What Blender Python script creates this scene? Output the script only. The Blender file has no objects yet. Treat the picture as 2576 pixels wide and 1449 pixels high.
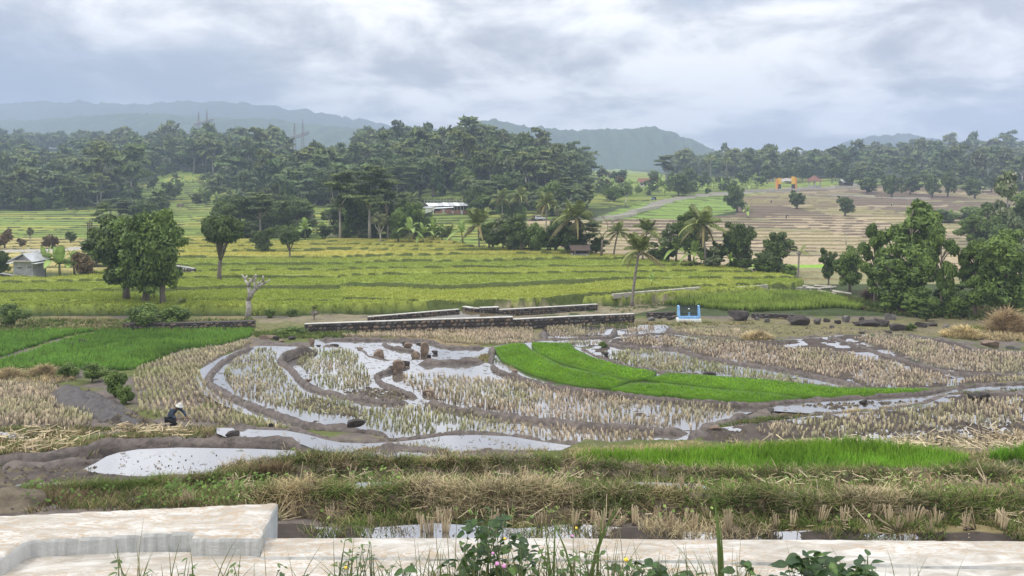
import bpy, bmesh, math, random
import numpy as np
from mathutils import Vector, Matrix, Euler
from mathutils.geometry import tessellate_polygon

random.seed(11)
rng = np.random.default_rng(11)
SC = bpy.context.scene
COL = SC.collection
PI = math.pi

# ------------------------------------------------------------------ camera
F, CX, HY = 1860.0, 1288.0, 440.0          # focal length, centre column, horizon row (2576 px wide picture)
cam_d = bpy.data.cameras.new('camera')
cam = bpy.data.objects.new('camera', cam_d)
COL.objects.link(cam)
cam_d.sensor_width = 36.0
cam_d.lens = 36.0 * F / 2576.0
cam_d.shift_y = -(724.5 - HY) / 2576.0
cam_d.clip_start = 0.1
cam_d.clip_end = 9000
cam.location = (0, 0, 0)
cam.rotation_euler = (PI / 2, 0, 0)
SC.camera = cam

# ------------------------------------------------------------------ light
SUN_EL, SUN_AZ = 54.0, -105.0                 # azimuth from the view axis, negative = to the left
sun_d = bpy.data.lights.new('sun', 'SUN')
sun_d.energy = 1.5
sun_d.angle = math.radians(13)
sun_d.color = (1.0, 0.95, 0.87)
sun = bpy.data.objects.new('sun', sun_d)
COL.objects.link(sun)
sd = Vector((math.sin(math.radians(SUN_AZ)) * math.cos(math.radians(SUN_EL)),
             math.cos(math.radians(SUN_AZ)) * math.cos(math.radians(SUN_EL)),
             math.sin(math.radians(SUN_EL))))
sun.rotation_euler = sd.to_track_quat('Z', 'Y').to_euler()

SC.view_settings.view_transform = 'Standard'
SC.view_settings.look = 'None'
SC.view_settings.exposure = 0.17
SC.view_settings.gamma = 1.0
SC.view_settings.use_curve_mapping = False
SC.render.engine = 'CYCLES'
cy = SC.cycles
cy.use_denoising = True
cy.max_bounces = 5
cy.diffuse_bounces = 3
cy.glossy_bounces = 3
cy.transmission_bounces = 4
cy.transparent_max_bounces = 4
cy.volume_bounces = 1
cy.caustics_reflective = False
cy.caustics_refractive = False


# ------------------------------------------------------------------ node helpers
class NT:
    def __init__(s, tree):
        s.t = tree
        s.n = tree.nodes
        s.l = tree.links

    def new(s, typ, **kw):
        n = s.n.new(typ)
        for k, v in kw.items():
            setattr(n, k, v)
        return n

    def set(s, sock, v):
        if isinstance(v, bpy.types.NodeSocket):
            s.l.new(v, sock)
        elif isinstance(v, bpy.types.Node):
            s.l.new(v.outputs[0], sock)
        elif v is not None:
            if isinstance(v, (tuple, list)) and len(v) == 3 and len(sock.default_value) == 4:
                v = (*v, 1)
            sock.default_value = v

    def math(s, op, a, b=None, c=None, clamp=False):
        n = s.new('ShaderNodeMath', operation=op)
        n.use_clamp = clamp
        for i, v in enumerate((a, b, c)):
            if v is not None:
                s.set(n.inputs[i], v)
        return n.outputs[0]

    def vmath(s, op, a, b=None):
        n = s.new('ShaderNodeVectorMath', operation=op)
        s.set(n.inputs[0], a)
        if b is not None:
            s.set(n.inputs[1], b)
        return n

    def mix(s, fac, a, b, blend='MIX'):
        n = s.new('ShaderNodeMix', data_type='RGBA', blend_type=blend)
        n.clamp_factor = True
        s.set(n.inputs[0], fac)
        s.set(n.inputs[6], a)
        s.set(n.inputs[7], b)
        return n.outputs[2]

    def noise(s, scale, detail=4, rough=0.55, vec=None, dist=0.0):
        n = s.new('ShaderNodeTexNoise')
        n.inputs['Scale'].default_value = scale
        n.inputs['Detail'].default_value = detail
        n.inputs['Roughness'].default_value = rough
        n.inputs['Distortion'].default_value = dist
        if vec is not None:
            s.set(n.inputs['Vector'], vec)
        return n.outputs['Fac']

    def ramp(s, fac, lo, hi, a=0.0, b=1.0):
        n = s.new('ShaderNodeMapRange')
        n.interpolation_type = 'SMOOTHSTEP'
        s.set(n.inputs[0], fac)
        n.inputs[1].default_value = lo
        n.inputs[2].default_value = hi
        n.inputs[3].default_value = a
        n.inputs[4].default_value = b
        return n.outputs[0]


# ------------------------------------------------------------------ sky
world = bpy.data.worlds.new('World')
SC.world = world
world.use_nodes = True
w = NT(world.node_tree)
w.n.clear()
out = w.new('ShaderNodeOutputWorld')
bg = w.new('ShaderNodeBackground')
sky = w.new('ShaderNodeTexSky')
sky.sky_type = 'NISHITA'
sky.sun_disc = False
sky.sun_elevation = math.radians(SUN_EL)
sky.sun_rotation = math.radians(SUN_AZ)
tc = w.new('ShaderNodeTexCoord')
sep = w.new('ShaderNodeSeparateXYZ')
w.set(sep.inputs[0], tc.outputs['Generated'])
zz = w.math('MAXIMUM', sep.outputs[2], 0.0)
den = w.math('ADD', zz, 0.30)
comb = w.new('ShaderNodeCombineXYZ')
w.set(comb.inputs[0], w.math('DIVIDE', sep.outputs[0], den))
w.set(comb.inputs[1], w.math('DIVIDE', sep.outputs[1], den))
comb.inputs[2].default_value = 21.4
cv = comb.outputs[0]
big = w.noise(1.0, 3, 0.5, cv, 0.3)
puff = w.noise(2.7, 8, 0.55, cv, 0.35)
fine = w.noise(8.0, 6, 0.6, cv, 0.2)
# cloud deck colours: CIE-like overcast, darker to the horizon and brighter overhead
elev = w.ramp(zz, 0.0, 0.85)
deck_dark = w.mix(elev, (0.365, 0.395, 0.465), (1.45, 1.47, 1.52))
deck_lite = w.mix(elev, (0.96, 0.955, 0.975), (2.3, 2.32, 2.36))
cl = w.math('ADD', w.math('MULTIPLY', puff, 0.62), w.math('ADD', w.math('MULTIPLY', big, 0.40), w.math('MULTIPLY', fine, 0.12)))
deck = w.mix(w.ramp(cl, 0.48, 0.68), deck_dark, deck_lite)
blue = w.mix(0.5, w.mix(1.0, sky.outputs[0], (0.11, 0.11, 0.11), 'MULTIPLY'), (0.62, 0.74, 0.95))
gap = w.math('MULTIPLY', w.ramp(big, 0.50, 0.36), w.ramp(zz, 0.08, 0.2))
skyc = w.mix(w.math('MULTIPLY', gap, 0.55), deck, blue)
# the dark rain cloud that lies on the mountain to the left
lft = w.math('MULTIPLY', w.ramp(sep.outputs[0], -0.12, -0.55), w.ramp(zz, 0.21, 0.07))
skyc = w.mix(w.math('MULTIPLY', lft, 0.75), skyc, (0.22, 0.30, 0.44))
skyc = w.mix(w.ramp(sep.outputs[2], -0.015, 0.01), (0.50, 0.54, 0.64), skyc)
w.set(bg.inputs[0], skyc)
bg.inputs[1].default_value = 1.0
w.set(out.inputs[0], bg.outputs[0])

# ------------------------------------------------------------------ object helpers
MATS = {}


def tag(o, label=None, cat=None, group=None, kind=None):
    if label:
        o['label'] = label
    if cat:
        o['category'] = cat
    if group:
        o['group'] = group
    if kind:
        o['kind'] = kind
    return o


def new_mat(name):
    m = bpy.data.materials.new(name)
    m.use_nodes = True
    nt = NT(m.node_tree)
    bs = nt.n['Principled BSDF']
    MATS[name] = m
    return m, nt, bs


def simple_mat(name, col, rough=0.7, var=0.25, scale=3.0, bump=0.0, spec=0.3, metal=0.0, detail=5, col2=None, bscale=None):
    """one colour with procedural grain, wear and fine relief"""
    m, nt, bs = new_mat(name)
    tcn = nt.new('ShaderNodeTexCoord')
    nz = nt.noise(scale, detail, 0.6, tcn.outputs['Object'])
    dark = tuple(c * (1 - var) for c in col)
    lite = tuple(min(1, c * (1 + var)) for c in (col2 or col))
    nt.set(bs.inputs['Base Color'], nt.mix(nt.ramp(nz, 0.25, 0.75), dark, lite))
    bs.inputs['Roughness'].default_value = rough
    bs.inputs['Specular IOR Level'].default_value = spec
    bs.inputs['Metallic'].default_value = metal
    if bump:
        b = nt.new('ShaderNodeBump')
        b.inputs['Strength'].default_value = bump
        b.inputs['Distance'].default_value = 0.05
        nt.set(b.inputs['Height'], nt.noise(bscale or scale * 4, 6, 0.6, tcn.outputs['Object']))
        nt.set(bs.inputs['Normal'], b.outputs[0])
    return m


def attr_mat(name, rough=0.75, spec=0.2, trans=0.0, var=0.3, scale=1.0, bump=0.0, bscale=8.0, dist=0.05, dens=5):
    """colour from the mesh's own 'Col' attribute (each leaf, stalk or plot has its own tint) times grain"""
    m, nt, bs = new_mat(name)
    at = nt.new('ShaderNodeAttribute')
    at.attribute_name = 'Col'
    tcn = nt.new('ShaderNodeNewGeometry')
    nz = nt.noise(scale, dens, 0.6, tcn.outputs['Position'])
    f = nt.ramp(nz, 0.2, 0.8, 1 - var, 1 + var)
    cmb = nt.new('ShaderNodeCombineColor')
    for i in range(3):
        nt.set(cmb.inputs[i], f)
    col = nt.mix(1.0, at.outputs['Color'], cmb.outputs[0], 'MULTIPLY')
    nt.set(bs.inputs['Base Color'], col)
    bs.inputs['Roughness'].default_value = rough
    bs.inputs['Specular IOR Level'].default_value = spec
    if bump:
        b = nt.new('ShaderNodeBump')
        b.inputs['Strength'].default_value = bump
        b.inputs['Distance'].default_value = dist
        nt.set(b.inputs['Height'], nt.noise(bscale, 6, 0.62, tcn.outputs['Position']))
        nt.set(bs.inputs['Normal'], b.outputs[0])
    if trans:
        tr = nt.new('ShaderNodeBsdfTranslucent')
        nt.set(tr.inputs[0], col)
        mx = nt.new('ShaderNodeMixShader')
        mx.inputs[0].default_value = trans
        nt.l.new(bs.outputs[0], mx.inputs[1])
        nt.l.new(tr.outputs[0], mx.inputs[2])
        nt.l.new(mx.outputs[0], nt.n['Material Output'].inputs[0])
    return m


def np_mesh(name, V, faces, k, col=None, smooth=False):
    """mesh from numpy: V (n,3), faces (m,k) with k = 3 or 4, col (n,3) point colours"""
    V = np.ascontiguousarray(V, dtype=np.float32)
    faces = np.ascontiguousarray(faces, dtype=np.int32)
    me = bpy.data.meshes.new(name)
    me.vertices.add(len(V))
    me.vertices.foreach_set('co', V.ravel())
    me.loops.add(faces.size)
    me.loops.foreach_set('vertex_index', faces.ravel())
    me.polygons.add(len(faces))
    me.polygons.foreach_set('loop_start', np.arange(0, faces.size, k, dtype=np.int32))
    me.polygons.foreach_set('loop_total', np.full(len(faces), k, dtype=np.int32))
    me.update(calc_edges=True)
    if col is not None:
        a = me.attributes.new('Col', 'FLOAT_COLOR', 'POINT')
        c = np.ones((len(V), 4), dtype=np.float32)
        c[:, :3] = col
        a.data.foreach_set('color', c.ravel())
    if smooth:
        me.polygons.foreach_set('use_smooth', np.ones(len(faces), dtype=bool))
    return me


def link(name, me, mat=None, parent=None):
    o = bpy.data.objects.new(name, me)
    COL.objects.link(o)
    if mat is not None and me is not None and not me.materials:
        me.materials.append(MATS[mat] if isinstance(mat, str) else mat)
    if parent is not None:
        o.parent = parent
    return o


def empty(name, loc=(0, 0, 0), rz=0.0):
    o = bpy.data.objects.new(name, None)
    o.empty_display_size = 0.2
    COL.objects.link(o)
    o.location = loc
    o.rotation_euler = (0, 0, rz)
    return o


class MB:
    """collects boxes, tubes, quads into one mesh"""
    def __init__(s):
        s.v = []
        s.f = []

    def add(s, vs, fs):
        b = len(s.v)
        s.v += [tuple(p) for p in vs]
        s.f += [tuple(i + b for i in f) for f in fs]
        return s

    def box(s, cx, cy, cz, sx, sy, sz, rz=0.0, taper=1.0):
        c, n = math.cos(rz), math.sin(rz)
        vs = []
        for dz, t in ((-0.5, 1.0), (0.5, taper)):
            for dx, dy in ((-.5, -.5), (.5, -.5), (.5, .5), (-.5, .5)):
                x, y = dx * sx * t, dy * sy * t
                vs.append((cx + x * c - y * n, cy + x * n + y * c, cz + dz * sz))
        return s.add(vs, [(3, 2, 1, 0), (4, 5, 6, 7), (0, 1, 5, 4), (1, 2, 6, 5), (2, 3, 7, 6), (3, 0, 4, 7)])

    def bar(s, a, b, r, r2=None, n=6):
        a, b = Vector(a), Vector(b)
        return s.tube([a, b], [r, r if r2 is None else r2], n)

    def tube(s, pts, rad, n=6):
        pts = [Vector(p) for p in pts]
        vs = []
        up = None
        for i, p in enumerate(pts):
            d = (pts[min(i + 1, len(pts) - 1)] - pts[max(i - 1, 0)]).normalized()
            if up is None:
                up = Vector((1, 0, 0)) if abs(d.x) < 0.9 else Vector((0, 1, 0))
            a = d.cross(up).normalized()
            bb = a.cross(d).normalized()
            up = bb
            for k in range(n):
                t = 2 * PI * k / n
                vs.append(p + (a * math.cos(t) + bb * math.sin(t)) * rad[i])
        fs = []
        for i in range(len(pts) - 1):
            for k in range(n):
                k2 = (k + 1) % n
                fs.append((i * n + k, i * n + k2, (i + 1) * n + k2, (i + 1) * n + k))
        fs.append(tuple(range(n - 1, -1, -1)))
        m = (len(pts) - 1) * n
        fs.append(tuple(range(m, m + n)))
        return s.add(vs, fs)

    def prism(s, poly, z0, z1):
        n = len(poly)
        vs = [(x, y, z0) for x, y in poly] + [(x, y, z1) for x, y in poly]
        fs = [tuple(range(n - 1, -1, -1)), tuple(range(n, 2 * n))]
        fs += [(i, (i + 1) % n, n + (i + 1) % n, n + i) for i in range(n)]
        return s.add(vs, fs)

    def quad(s, *ps):
        return s.add(ps, [tuple(range(len(ps)))])

    def mesh(s, name, smooth=False):
        me = bpy.data.meshes.new(name)
        me.from_pydata(s.v, [], s.f)
        me.update()
        if smooth:
            me.polygons.foreach_set('use_smooth', np.ones(len(me.polygons), dtype=bool))
        return me

    def build(s, name, mat, parent=None, smooth=False, bevel=0.0):
        o = link(name, s.mesh(name, smooth), mat, parent)
        if bevel:
            md = o.modifiers.new('edge', 'BEVEL')
            md.width = bevel
            md.segments = 2
        return o


# ------------------------------------------------------------------ numpy noise and polygons
def _h(ix, iy, s):
    n = (ix.astype(np.int64) * 374761393 + iy.astype(np.int64) * 668265263 + s * 1442695041) & 0xffffffff
    n = ((n ^ (n >> 13)) * 1274126177) & 0xffffffff
    n = ((n ^ (n >> 16)) * 2246822519) & 0xffffffff
    return ((n ^ (n >> 15)) & 0xffff) / 65535.0


def vnoise(x, y, s=0):
    x = np.asarray(x, float)
    y = np.asarray(y, float)
    ix, iy = np.floor(x), np.floor(y)
    fx, fy = x - ix, y - iy
    fx = fx * fx * (3 - 2 * fx)
    fy = fy * fy * (3 - 2 * fy)
    a = _h(ix, iy, s) * (1 - fx) + _h(ix + 1, iy, s) * fx
    b = _h(ix, iy + 1, s) * (1 - fx) + _h(ix + 1, iy + 1, s) * fx
    return a * (1 - fy) + b * fy


def fbm(x, y, s=0, o=4):
    t, a, m = 0, 0.5, 0
    for i in range(o):
        t = t + a * vnoise(x * 2 ** i, y * 2 ** i, s + i * 17)
        m += a
        a *= 0.5
    return t / m


def inside(poly, x, y):
    x = np.asarray(x, float)
    y = np.asarray(y, float)
    r = np.zeros(x.shape, bool)
    px = np.array([p[0] for p in poly], float)
    py = np.array([p[1] for p in poly], float)
    m = (x >= px.min()) & (x <= px.max()) & (y >= py.min()) & (y <= py.max())
    if not m.any():
        return r
    xs, ys = x[m], y[m]
    rr = np.zeros(xs.shape, bool)
    j = len(poly) - 1
    for i in range(len(poly)):
        if py[i] != py[j]:
            c = ((py[i] > ys) != (py[j] > ys)) & (xs < (px[j] - px[i]) * (ys - py[i]) / (py[j] - py[i]) + px[i])
            rr ^= c
        j = i
    r[m] = rr
    return r


def sstep(a, b, x):
    t = np.clip((x - a) / (b - a), 0, 1)
    return t * t * (3 - 2 * t)


# ------------------------------------------------------------------ the lie of the land
NEAR = [(8.0, -4.75), (10, -4.85), (12.2, -5.35), (14, -5.75), (16, -6.4), (18.5, -7.1), (22, -8.0), (26.5, -8.8),
        (31, -9.35), (36, -9.9), (42.5, -10.5), (49, -11.0), (55, -11.4), (61, -11.75)]
TC = [-300, 200, 450, 900, 1150, 1350, 1480, 1700, 2000, 2300, 2700]
FAR = [
    (65, [785] * 11), (72, [757] * 11), (85, [714] * 11), (105, [668] * 11),
    (125, [634, 634, 634, 632, 628, 628, 632, 640, 648, 648, 648]),
    (150, [603, 603, 603, 602, 598, 597, 600, 608, 612, 612, 612]),
    (180, [574, 574, 574, 570, 566, 564, 563, 570, 575, 575, 575]),
    (220, [546, 546, 545, 535, 525, 522, 520, 530, 536, 536, 536]),
    (260, [522, 520, 518, 505, 462, 468, 500, 500, 505, 505, 505]),
    (300, [500, 492, 485, 472, 412, 430, 478, 478, 482, 480, 480]),
    (340, [478, 468, 455, 440, 388, 408, 462, 466, 466, 462, 462]),
    (400, [450, 440, 420, 400, 385, 400, 448, 455, 455, 448, 445]),
    (480, [415, 405, 390, 385, 390, 410, 440, 445, 442, 430, 425]),
    (560, [396, 392, 392, 395, 404, 422, 437, 439, 432, 414, 410]),
    (620, [386, 379, 383, 396, 412, 427, 437, 438, 426, 402, 400]),
    (700, [378, 372, 380, 400, 418, 432, 439, 438, 421, 398, 398]),
    (820, [386, 382, 390, 405, 425, 436, 440, 440, 425, 395, 392]),
    (1000, [425] * 11), (1300, [436] * 11), (2600, [440.5] * 11)]
_D = np.array([a for a, _ in NEAR] + [a for a, _ in FAR], float)
_R = np.array([[HY - z * F / d] * 11 for d, z in NEAR] + [r for _, r in FAR], float)
_gl = np.linspace(math.log(_D[0]), math.log(_D[-1]), 900)
_gp = np.linspace(-300, 2876, 200)
_T = np.array([np.interp(_gl, np.log(_D), _R[:, c]) for c in range(11)])          # (11, 900)
_T = np.array([np.interp(_gp, TC, _T[:, i]) for i in range(900)])                 # (900, 200)
for _ in range(2):                                                                # soften the creases
    _T[4:-4] = (_T[:-8] + _T[2:-6] + 2 * _T[4:-4] + _T[6:-2] + _T[8:]) / 6
    _T[:, 4:-4] = (_T[:, :-8] + _T[:, 2:-6] + 2 * _T[:, 4:-4] + _T[:, 6:-2] + _T[:, 8:]) / 6


def rowbase(px, Y):
    """height of the land, kept as the picture row at which it would be seen"""
    fy = np.clip((np.log(np.maximum(Y, 8.01)) - _gl[0]) / (_gl[-1] - _gl[0]) * 899, 0, 898.999)
    fx = np.clip((px - _gp[0]) / (_gp[-1] - _gp[0]) * 199, 0, 198.999)
    iy, ix = np.floor(fy).astype(int), np.floor(fx).astype(int)
    ty, tx = fy - iy, fx - ix
    return ((_T[iy, ix] * (1 - tx) + _T[iy, ix + 1] * tx) * (1 - ty) + (_T[iy + 1, ix] * (1 - tx) + _T[iy + 1, ix + 1] * tx) * ty)


def zbase(X, Y):
    return (HY - rowbase(CX + F * X / Y, Y)) * Y / F


def P(px, py, Y):
    return Vector(((px - CX) * Y / F, Y, (HY - py) * Y / F))


def onz(px, py, z):
    Y = -z * F / (py - HY)
    return Vector(((px - CX) * Y / F, Y, z))


def onzs(poly, z):
    return [onz(a, b, z) for a, b in poly]


def wpoly(poly, z):
    return [(p.x, p.y) for p in onzs(poly, z)]


# ------------------------------------------------------------------ paddies: outline in the photograph, level of the water
B1 = [(650, 870), (620, 876), (590, 892), (562, 908), (538, 928), (525, 948), (527, 963), (540, 976), (562, 986), (600, 1006), (644, 1025),
      (674, 1036), (714, 1050), (756, 1067), (794, 1073), (869, 1077), (894, 1083), (931, 1092), (994, 1103), (1010, 1109)]
B2 = [(795, 873), (764, 873), (736, 881), (714, 891), (703, 903), (709, 913), (729, 923), (744, 941), (756, 958), (784, 976), (819, 987),
      (869, 996), (919, 1004), (969, 1011), (1019, 1012), (1060, 1008)]
B3 = [(999, 918), (976, 931), (949, 941), (946, 951), (956, 963), (981, 973), (1014, 983), (1039, 996), (1058, 1008)]
B23 = [(1056, 1007), (1094, 1016), (1144, 1027), (1206, 1037), (1286, 1048), (1388, 1058), (1450, 1068), (1513, 1073), (1588, 1077),
       (1663, 1083), (1755, 1084)]
B23b = [(1745, 1088), (1788, 1071), (1850, 1053), (1905, 1036)]
B4 = [(545, 1076), (595, 1077), (644, 1081), (719, 1083), (769, 1092), (819, 1106), (856, 1113), (919, 1116), (994, 1112), (1069, 1104),
      (1119, 1096), (1194, 1094), (1286, 1098), (1363, 1111), (1438, 1121), (1513, 1126), (1590, 1127), (1700, 1122), (1745, 1112)]
B5 = [(-60, 1170), (0, 1164), (60, 1157), (125, 1147), (185, 1136), (250, 1124), (325, 1114), (425, 1111), (525, 1114), (642, 1114), (694, 1111), (744, 1117), (790, 1134)]
B5b = [(-60, 1186), (0, 1181), (100, 1175), (175, 1163), (250, 1145), (270, 1136)]
B6 = [(905, 1140), (919, 1136), (969, 1129), (1044, 1131), (1106, 1136), (1134, 1146), (1158, 1158)]
B7 = [(1155, 1153), (1180, 1146), (1219, 1143), (1288, 1140), (1350, 1143), (1393, 1153)]
B8 = [(791, 855), (830, 853), (869, 853), (969, 854), (1074, 856), (1094, 863), (1111, 872), (1169, 874), (1233, 873)]
B9 = [(966, 857), (966, 868), (994, 875), (1031, 881), (1064, 885)]
B10 = [(884, 880), (912, 885), (926, 898), (956, 906), (1000, 912)]
B10b = [(791, 873), (840, 874), (884, 879)]
B11 = [(1230, 914), (1250, 932), (1288, 943), (1338, 959), (1388, 972), (1463, 982), (1538, 992), (1638, 1002), (1738, 1010), (1838, 1018), (1931, 1019),
       (1957, 1016), (2032, 1009), (2132, 1003), (2232, 998), (2332, 992), (2370, 982), (2432, 973), (2507, 967), (2640, 965)]
B12 = [(1453, 874), (1478, 886), (1500, 897), (1538, 908), (1575, 921), (1638, 933), (1673, 940), (1800, 950), (1931, 958), (2050, 971), (2130, 980)]
B13 = [(1508, 856), (1525, 864), (1563, 872), (1613, 877), (1688, 877), (1718, 882), (1750, 896), (1788, 905), (1863, 916), (1931, 923),
       (2007, 938), (2082, 953), (2157, 971), (2210, 980)]
B14 = [(1368, 855), (1438, 854), (1508, 850), (1538, 844), (1546, 834), (1545, 824)]
B14b = [(1545, 846), (1600, 844), (1638, 842), (1702, 838)]
B15 = [(1361, 831), (1370, 845), (1366, 864)]
B16 = [(1676, 822), (1698, 838), (1763, 848), (1863, 854), (1960, 852), (2085, 845)]
B17 = [(2078, 843), (2132, 863), (2207, 886), (2282, 911), (2357, 931), (2419, 943), (2640, 947)]
B18 = [(2260, 841), (2330, 848), (2407, 861), (2482, 883), (2640, 893)]
B19 = [(1905, 1062), (1957, 1060), (2032, 1048), (2157, 1038), (2257, 1031), (2332, 1016), (2382, 995), (2457, 990), (2640, 991)]
PAD = {  # name: (outline, z, depth of water over the mud)
    'A': (B1[:-1] + [(1069, 1107), (1194, 1098), (1286, 1102), (1438, 1124), (1513, 1128), (1700, 1124), (1748, 1100), (1752, 1086)] + B23[::-1][1:] + B2[::-1], -8.95, .055),
    'A2': (B1[1:] + [(900, 1090), (800, 1083), (740, 1076), (680, 1062), (620, 1043), (550, 1014), (505, 988), (488, 960), (498, 932), (560, 897), (625, 872)], -8.95, .05),
    'B': (B2[:-1] + B3[::-1] + B10[::-1] + B10b[::-1], -9.25, .05),
    'C': (B3 + B23[1:-1] + [(1755, 1082), (1850, 1050), (1905, 1034), (1931, 1022)] + B11[:11][::-1] + [(1150, 908), (1040, 905)], -9.3, .05),
    'D': ([(791, 873), (788, 853)] + B8 + [(1240, 895), (1195, 910), (1100, 908), (1050, 912)] + B10[::-1] + B10b[::-1], -10.75, .09),
    'E': (B8[-1:] + [(1285, 866), (1340, 861), (1438, 871)] + B12 + [(2170, 986), (2300, 984), (2340, 988)] + B11[:-5][::-1], -9.8, .05),
    'F': (B12[:-1] + [(2135, 982), (2205, 980)] + B13[::-1][1:-1] + [(1500, 872), (1480, 878)], -10.15, .03),
    'G': ([(1373, 849), (1440, 852), (1508, 848), (1540, 840), (1545, 818), (1363, 822)], -11.35, .03),
    'H': ([(1550, 843), (1638, 840), (1700, 836), (1676, 818), (1552, 817)], -11.45, .03),
    'I': ([(1366, 858), (1508, 854), (1525, 864), (1563, 872), (1480, 878), (1438, 870), (1340, 861)], -10.95, .02),
    'J': ([(1550, 848), (1698, 842), (1763, 852), (1863, 858), (2000, 854), (2082, 848)] + B17[1:] + [(2640, 962), (2507, 964), (2420, 972), (2360, 979), (2210, 979)] + B13[::-1][1:-1], -10.45, -.005),
    'K': ([(2085, 845), (2200, 841)] + B18 + [(2640, 943)] + B17[::-1][1:], -10.7, .0),
    'L': ([(1945, 1020), (2032, 1012), (2132, 1007), (2232, 1002), (2332, 996), (2382, 984), (2432, 976), (2507, 970), (2640, 969), (2640, 988), (2457, 987),
           (2390, 988), (2332, 1010), (2257, 1026), (2157, 1033), (2040, 1040), (1945, 1034)], -9.2, .05),
    'M': ([(1765, 1092), (1790, 1078), (1905, 1066)] + B19[1:] + [(2640, 1150), (2400, 1140), (2200, 1122), (2000, 1124), (1870, 1124), (1770, 1116)], -8.55, -.012),
    'N': (B4[:-4] + [(1400, 1138), (1286, 1133), (1219, 1137), (1160, 1146), (1106, 1130), (1044, 1124), (969, 1123), (919, 1130), (860, 1146), (790, 1130), (744, 1112), (694, 1106), (580, 1104), (545, 1090)], -8.0, .06),
    'O': ([(268, 1148), (300, 1138), (350, 1130), (450, 1126), (642, 1129), (744, 1134), (745, 1150), (700, 1172), (640, 1185), (590, 1200), (525, 1209), (350, 1214), (300, 1209), (250, 1190), (200, 1184), (240, 1165)], -6.6, .07),
    'P': ([(-60, 1180), (40, 1168), (120, 1157), (212, 1149), (216, 1154), (110, 1169), (20, 1178)], -6.7, .05),
    'Q': ([(35, 1222), (60, 1215), (180, 1214), (270, 1226), (285, 1245), (150, 1243), (45, 1235)], -5.85, .02),
    'R': ([(920, 1142), (969, 1136), (1044, 1137), (1106, 1142), (1130, 1150), (1150, 1162), (1080, 1166), (980, 1160), (930, 1152)], -7.0, .05),
    'S': ([(1165, 1160), (1190, 1153), (1219, 1150), (1288, 1147), (1350, 1150), (1390, 1158), (1390, 1168), (1250, 1170)], -7.0, .05),
    'T': ([(850, 1222), (900, 1214), (960, 1212), (1080, 1214), (1090, 1228), (1020, 1240), (900, 1244)], -5.45, .03),
    'T2': ([(1560, 1215), (1640, 1213), (1760, 1218), (1790, 1230), (1740, 1256), (1640, 1252), (1570, 1236)], -5.45, .0),
    'U': ([(500, 1420), (690, 1322), (900, 1330), (1100, 1316), (1300, 1330), (1450, 1318), (1700, 1338), (1900, 1340), (2050, 1334), (2200, 1342), (2400, 1345), (2700, 1345), (2700, 1425)], -4.85, .0),
    'V': ([(-60, 1092), (0, 1086), (45, 1091), (80, 1100), (76, 1109), (0, 1106), (-60, 1106)], -8.1, .03),
}
PW = {k: (wpoly(p, z), z, d) for k, (p, z, d) in PAD.items()}

# ------------------------------------------------------------------ ground mesh: one sheet, finer close by
cols = np.arange(-420, 3001, 7.0)
Ys = [8.2]
while Ys[-1] < 1300:
    y = Ys[-1]
    Ys.append(y * (1.0075 if y < 62 else 1.0055 if y < 330 else 1.022))
Ys = np.array(Ys)
GX = (cols[None, :] - CX) / F * Ys[:, None]
GY = np.repeat(Ys[:, None], len(cols), 1)
GP = np.repeat(cols[None, :], len(Ys), 0)
GR = rowbase(GP, GY)                                    # row at which each ground point is seen
Z = zbase(GX, GY)

Z_RICE = [(-420, 690), (0, 705), (120, 716), (240, 700), (330, 690), (455, 612), (480, 604), (620, 612), (760, 615), (900, 607), (1000, 612), (1100, 610), (1200, 632), (1400, 640), (1600, 660),
          (1750, 674), (1900, 697), (2005, 712), (2022, 722), (2000, 733), (1900, 742), (1750, 754), (1600, 763), (1500, 768), (1260, 779), (1150, 781),
          (900, 789), (770, 793), (620, 803), (300, 806), (0, 806), (-420, 806)]
Z_TAN = [(1330, 556), (1480, 560), (1560, 549), (1760, 549), (1850, 540), (1860, 500), (1960, 478), (2250, 468), (2600, 478), (3000, 480), (3000, 716), (2030, 716), (1900, 697), (1760, 672), (1600, 655), (1440, 640), (1330, 600)]
Z_PLOUGH = [(1750, 480), (1900, 476), (2100, 466), (2420, 478), (2600, 492), (2700, 540), (2400, 548), (2100, 536), (1880, 552), (1780, 566), (1740, 540)]
Z_STRIP = [(1480, 556), (1545, 530), (1600, 516), (1700, 500), (1850, 497), (1850, 532), (1760, 550), (1560, 553)]
Z_SEED = [(1880, 667), (2110, 666), (2110, 675), (1880, 675)]
Z_LEFT = [(-420, 530), (0, 530), (350, 520), (500, 505), (620, 500), (760, 515), (1000, 520), (1300, 530), (1480, 545), (1480, 640), (1200, 634), (1000, 612), (480, 610), (455, 614), (300, 690), (-420, 690)]
Z_GOLD = [(-420, 600), (0, 602), (240, 606), (330, 630), (330, 680), (100, 712), (-420, 712)]
Z_CLEAR = [[(330, 470), (380, 450), (450, 432), (520, 440), (560, 470), (640, 490), (640, 512), (560, 522), (420, 508), (340, 490)],
           [(735, 398), (745, 376), (860, 374), (880, 384), (850, 402), (760, 410)], [(70, 398), (110, 384), (190, 385), (200, 398)],
           [(1480, 432), (1560, 425), (1700, 445), (1900, 455), (1960, 470), (1960, 500), (1850, 498), (1560, 520), (1480, 530), (1420, 500)],
           [(1700, 445), (2480, 452), (2480, 480), (1860, 500)],
           [(1060, 470), (1180, 490), (1190, 505), (1060, 505)]]
m_far = GY > 62.5
in_rice = inside(Z_RICE, GP, GR) & m_far
in_tan = inside(Z_TAN, GP, GR) & m_far
in_left = inside(Z_LEFT, GP, GR) & m_far & ~in_rice
in_clear = np.zeros_like(in_rice)
for q in Z_CLEAR:
    in_clear |= inside(q, GP, GR) & m_far
terr = (in_rice | in_tan | in_left | in_clear)
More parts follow.
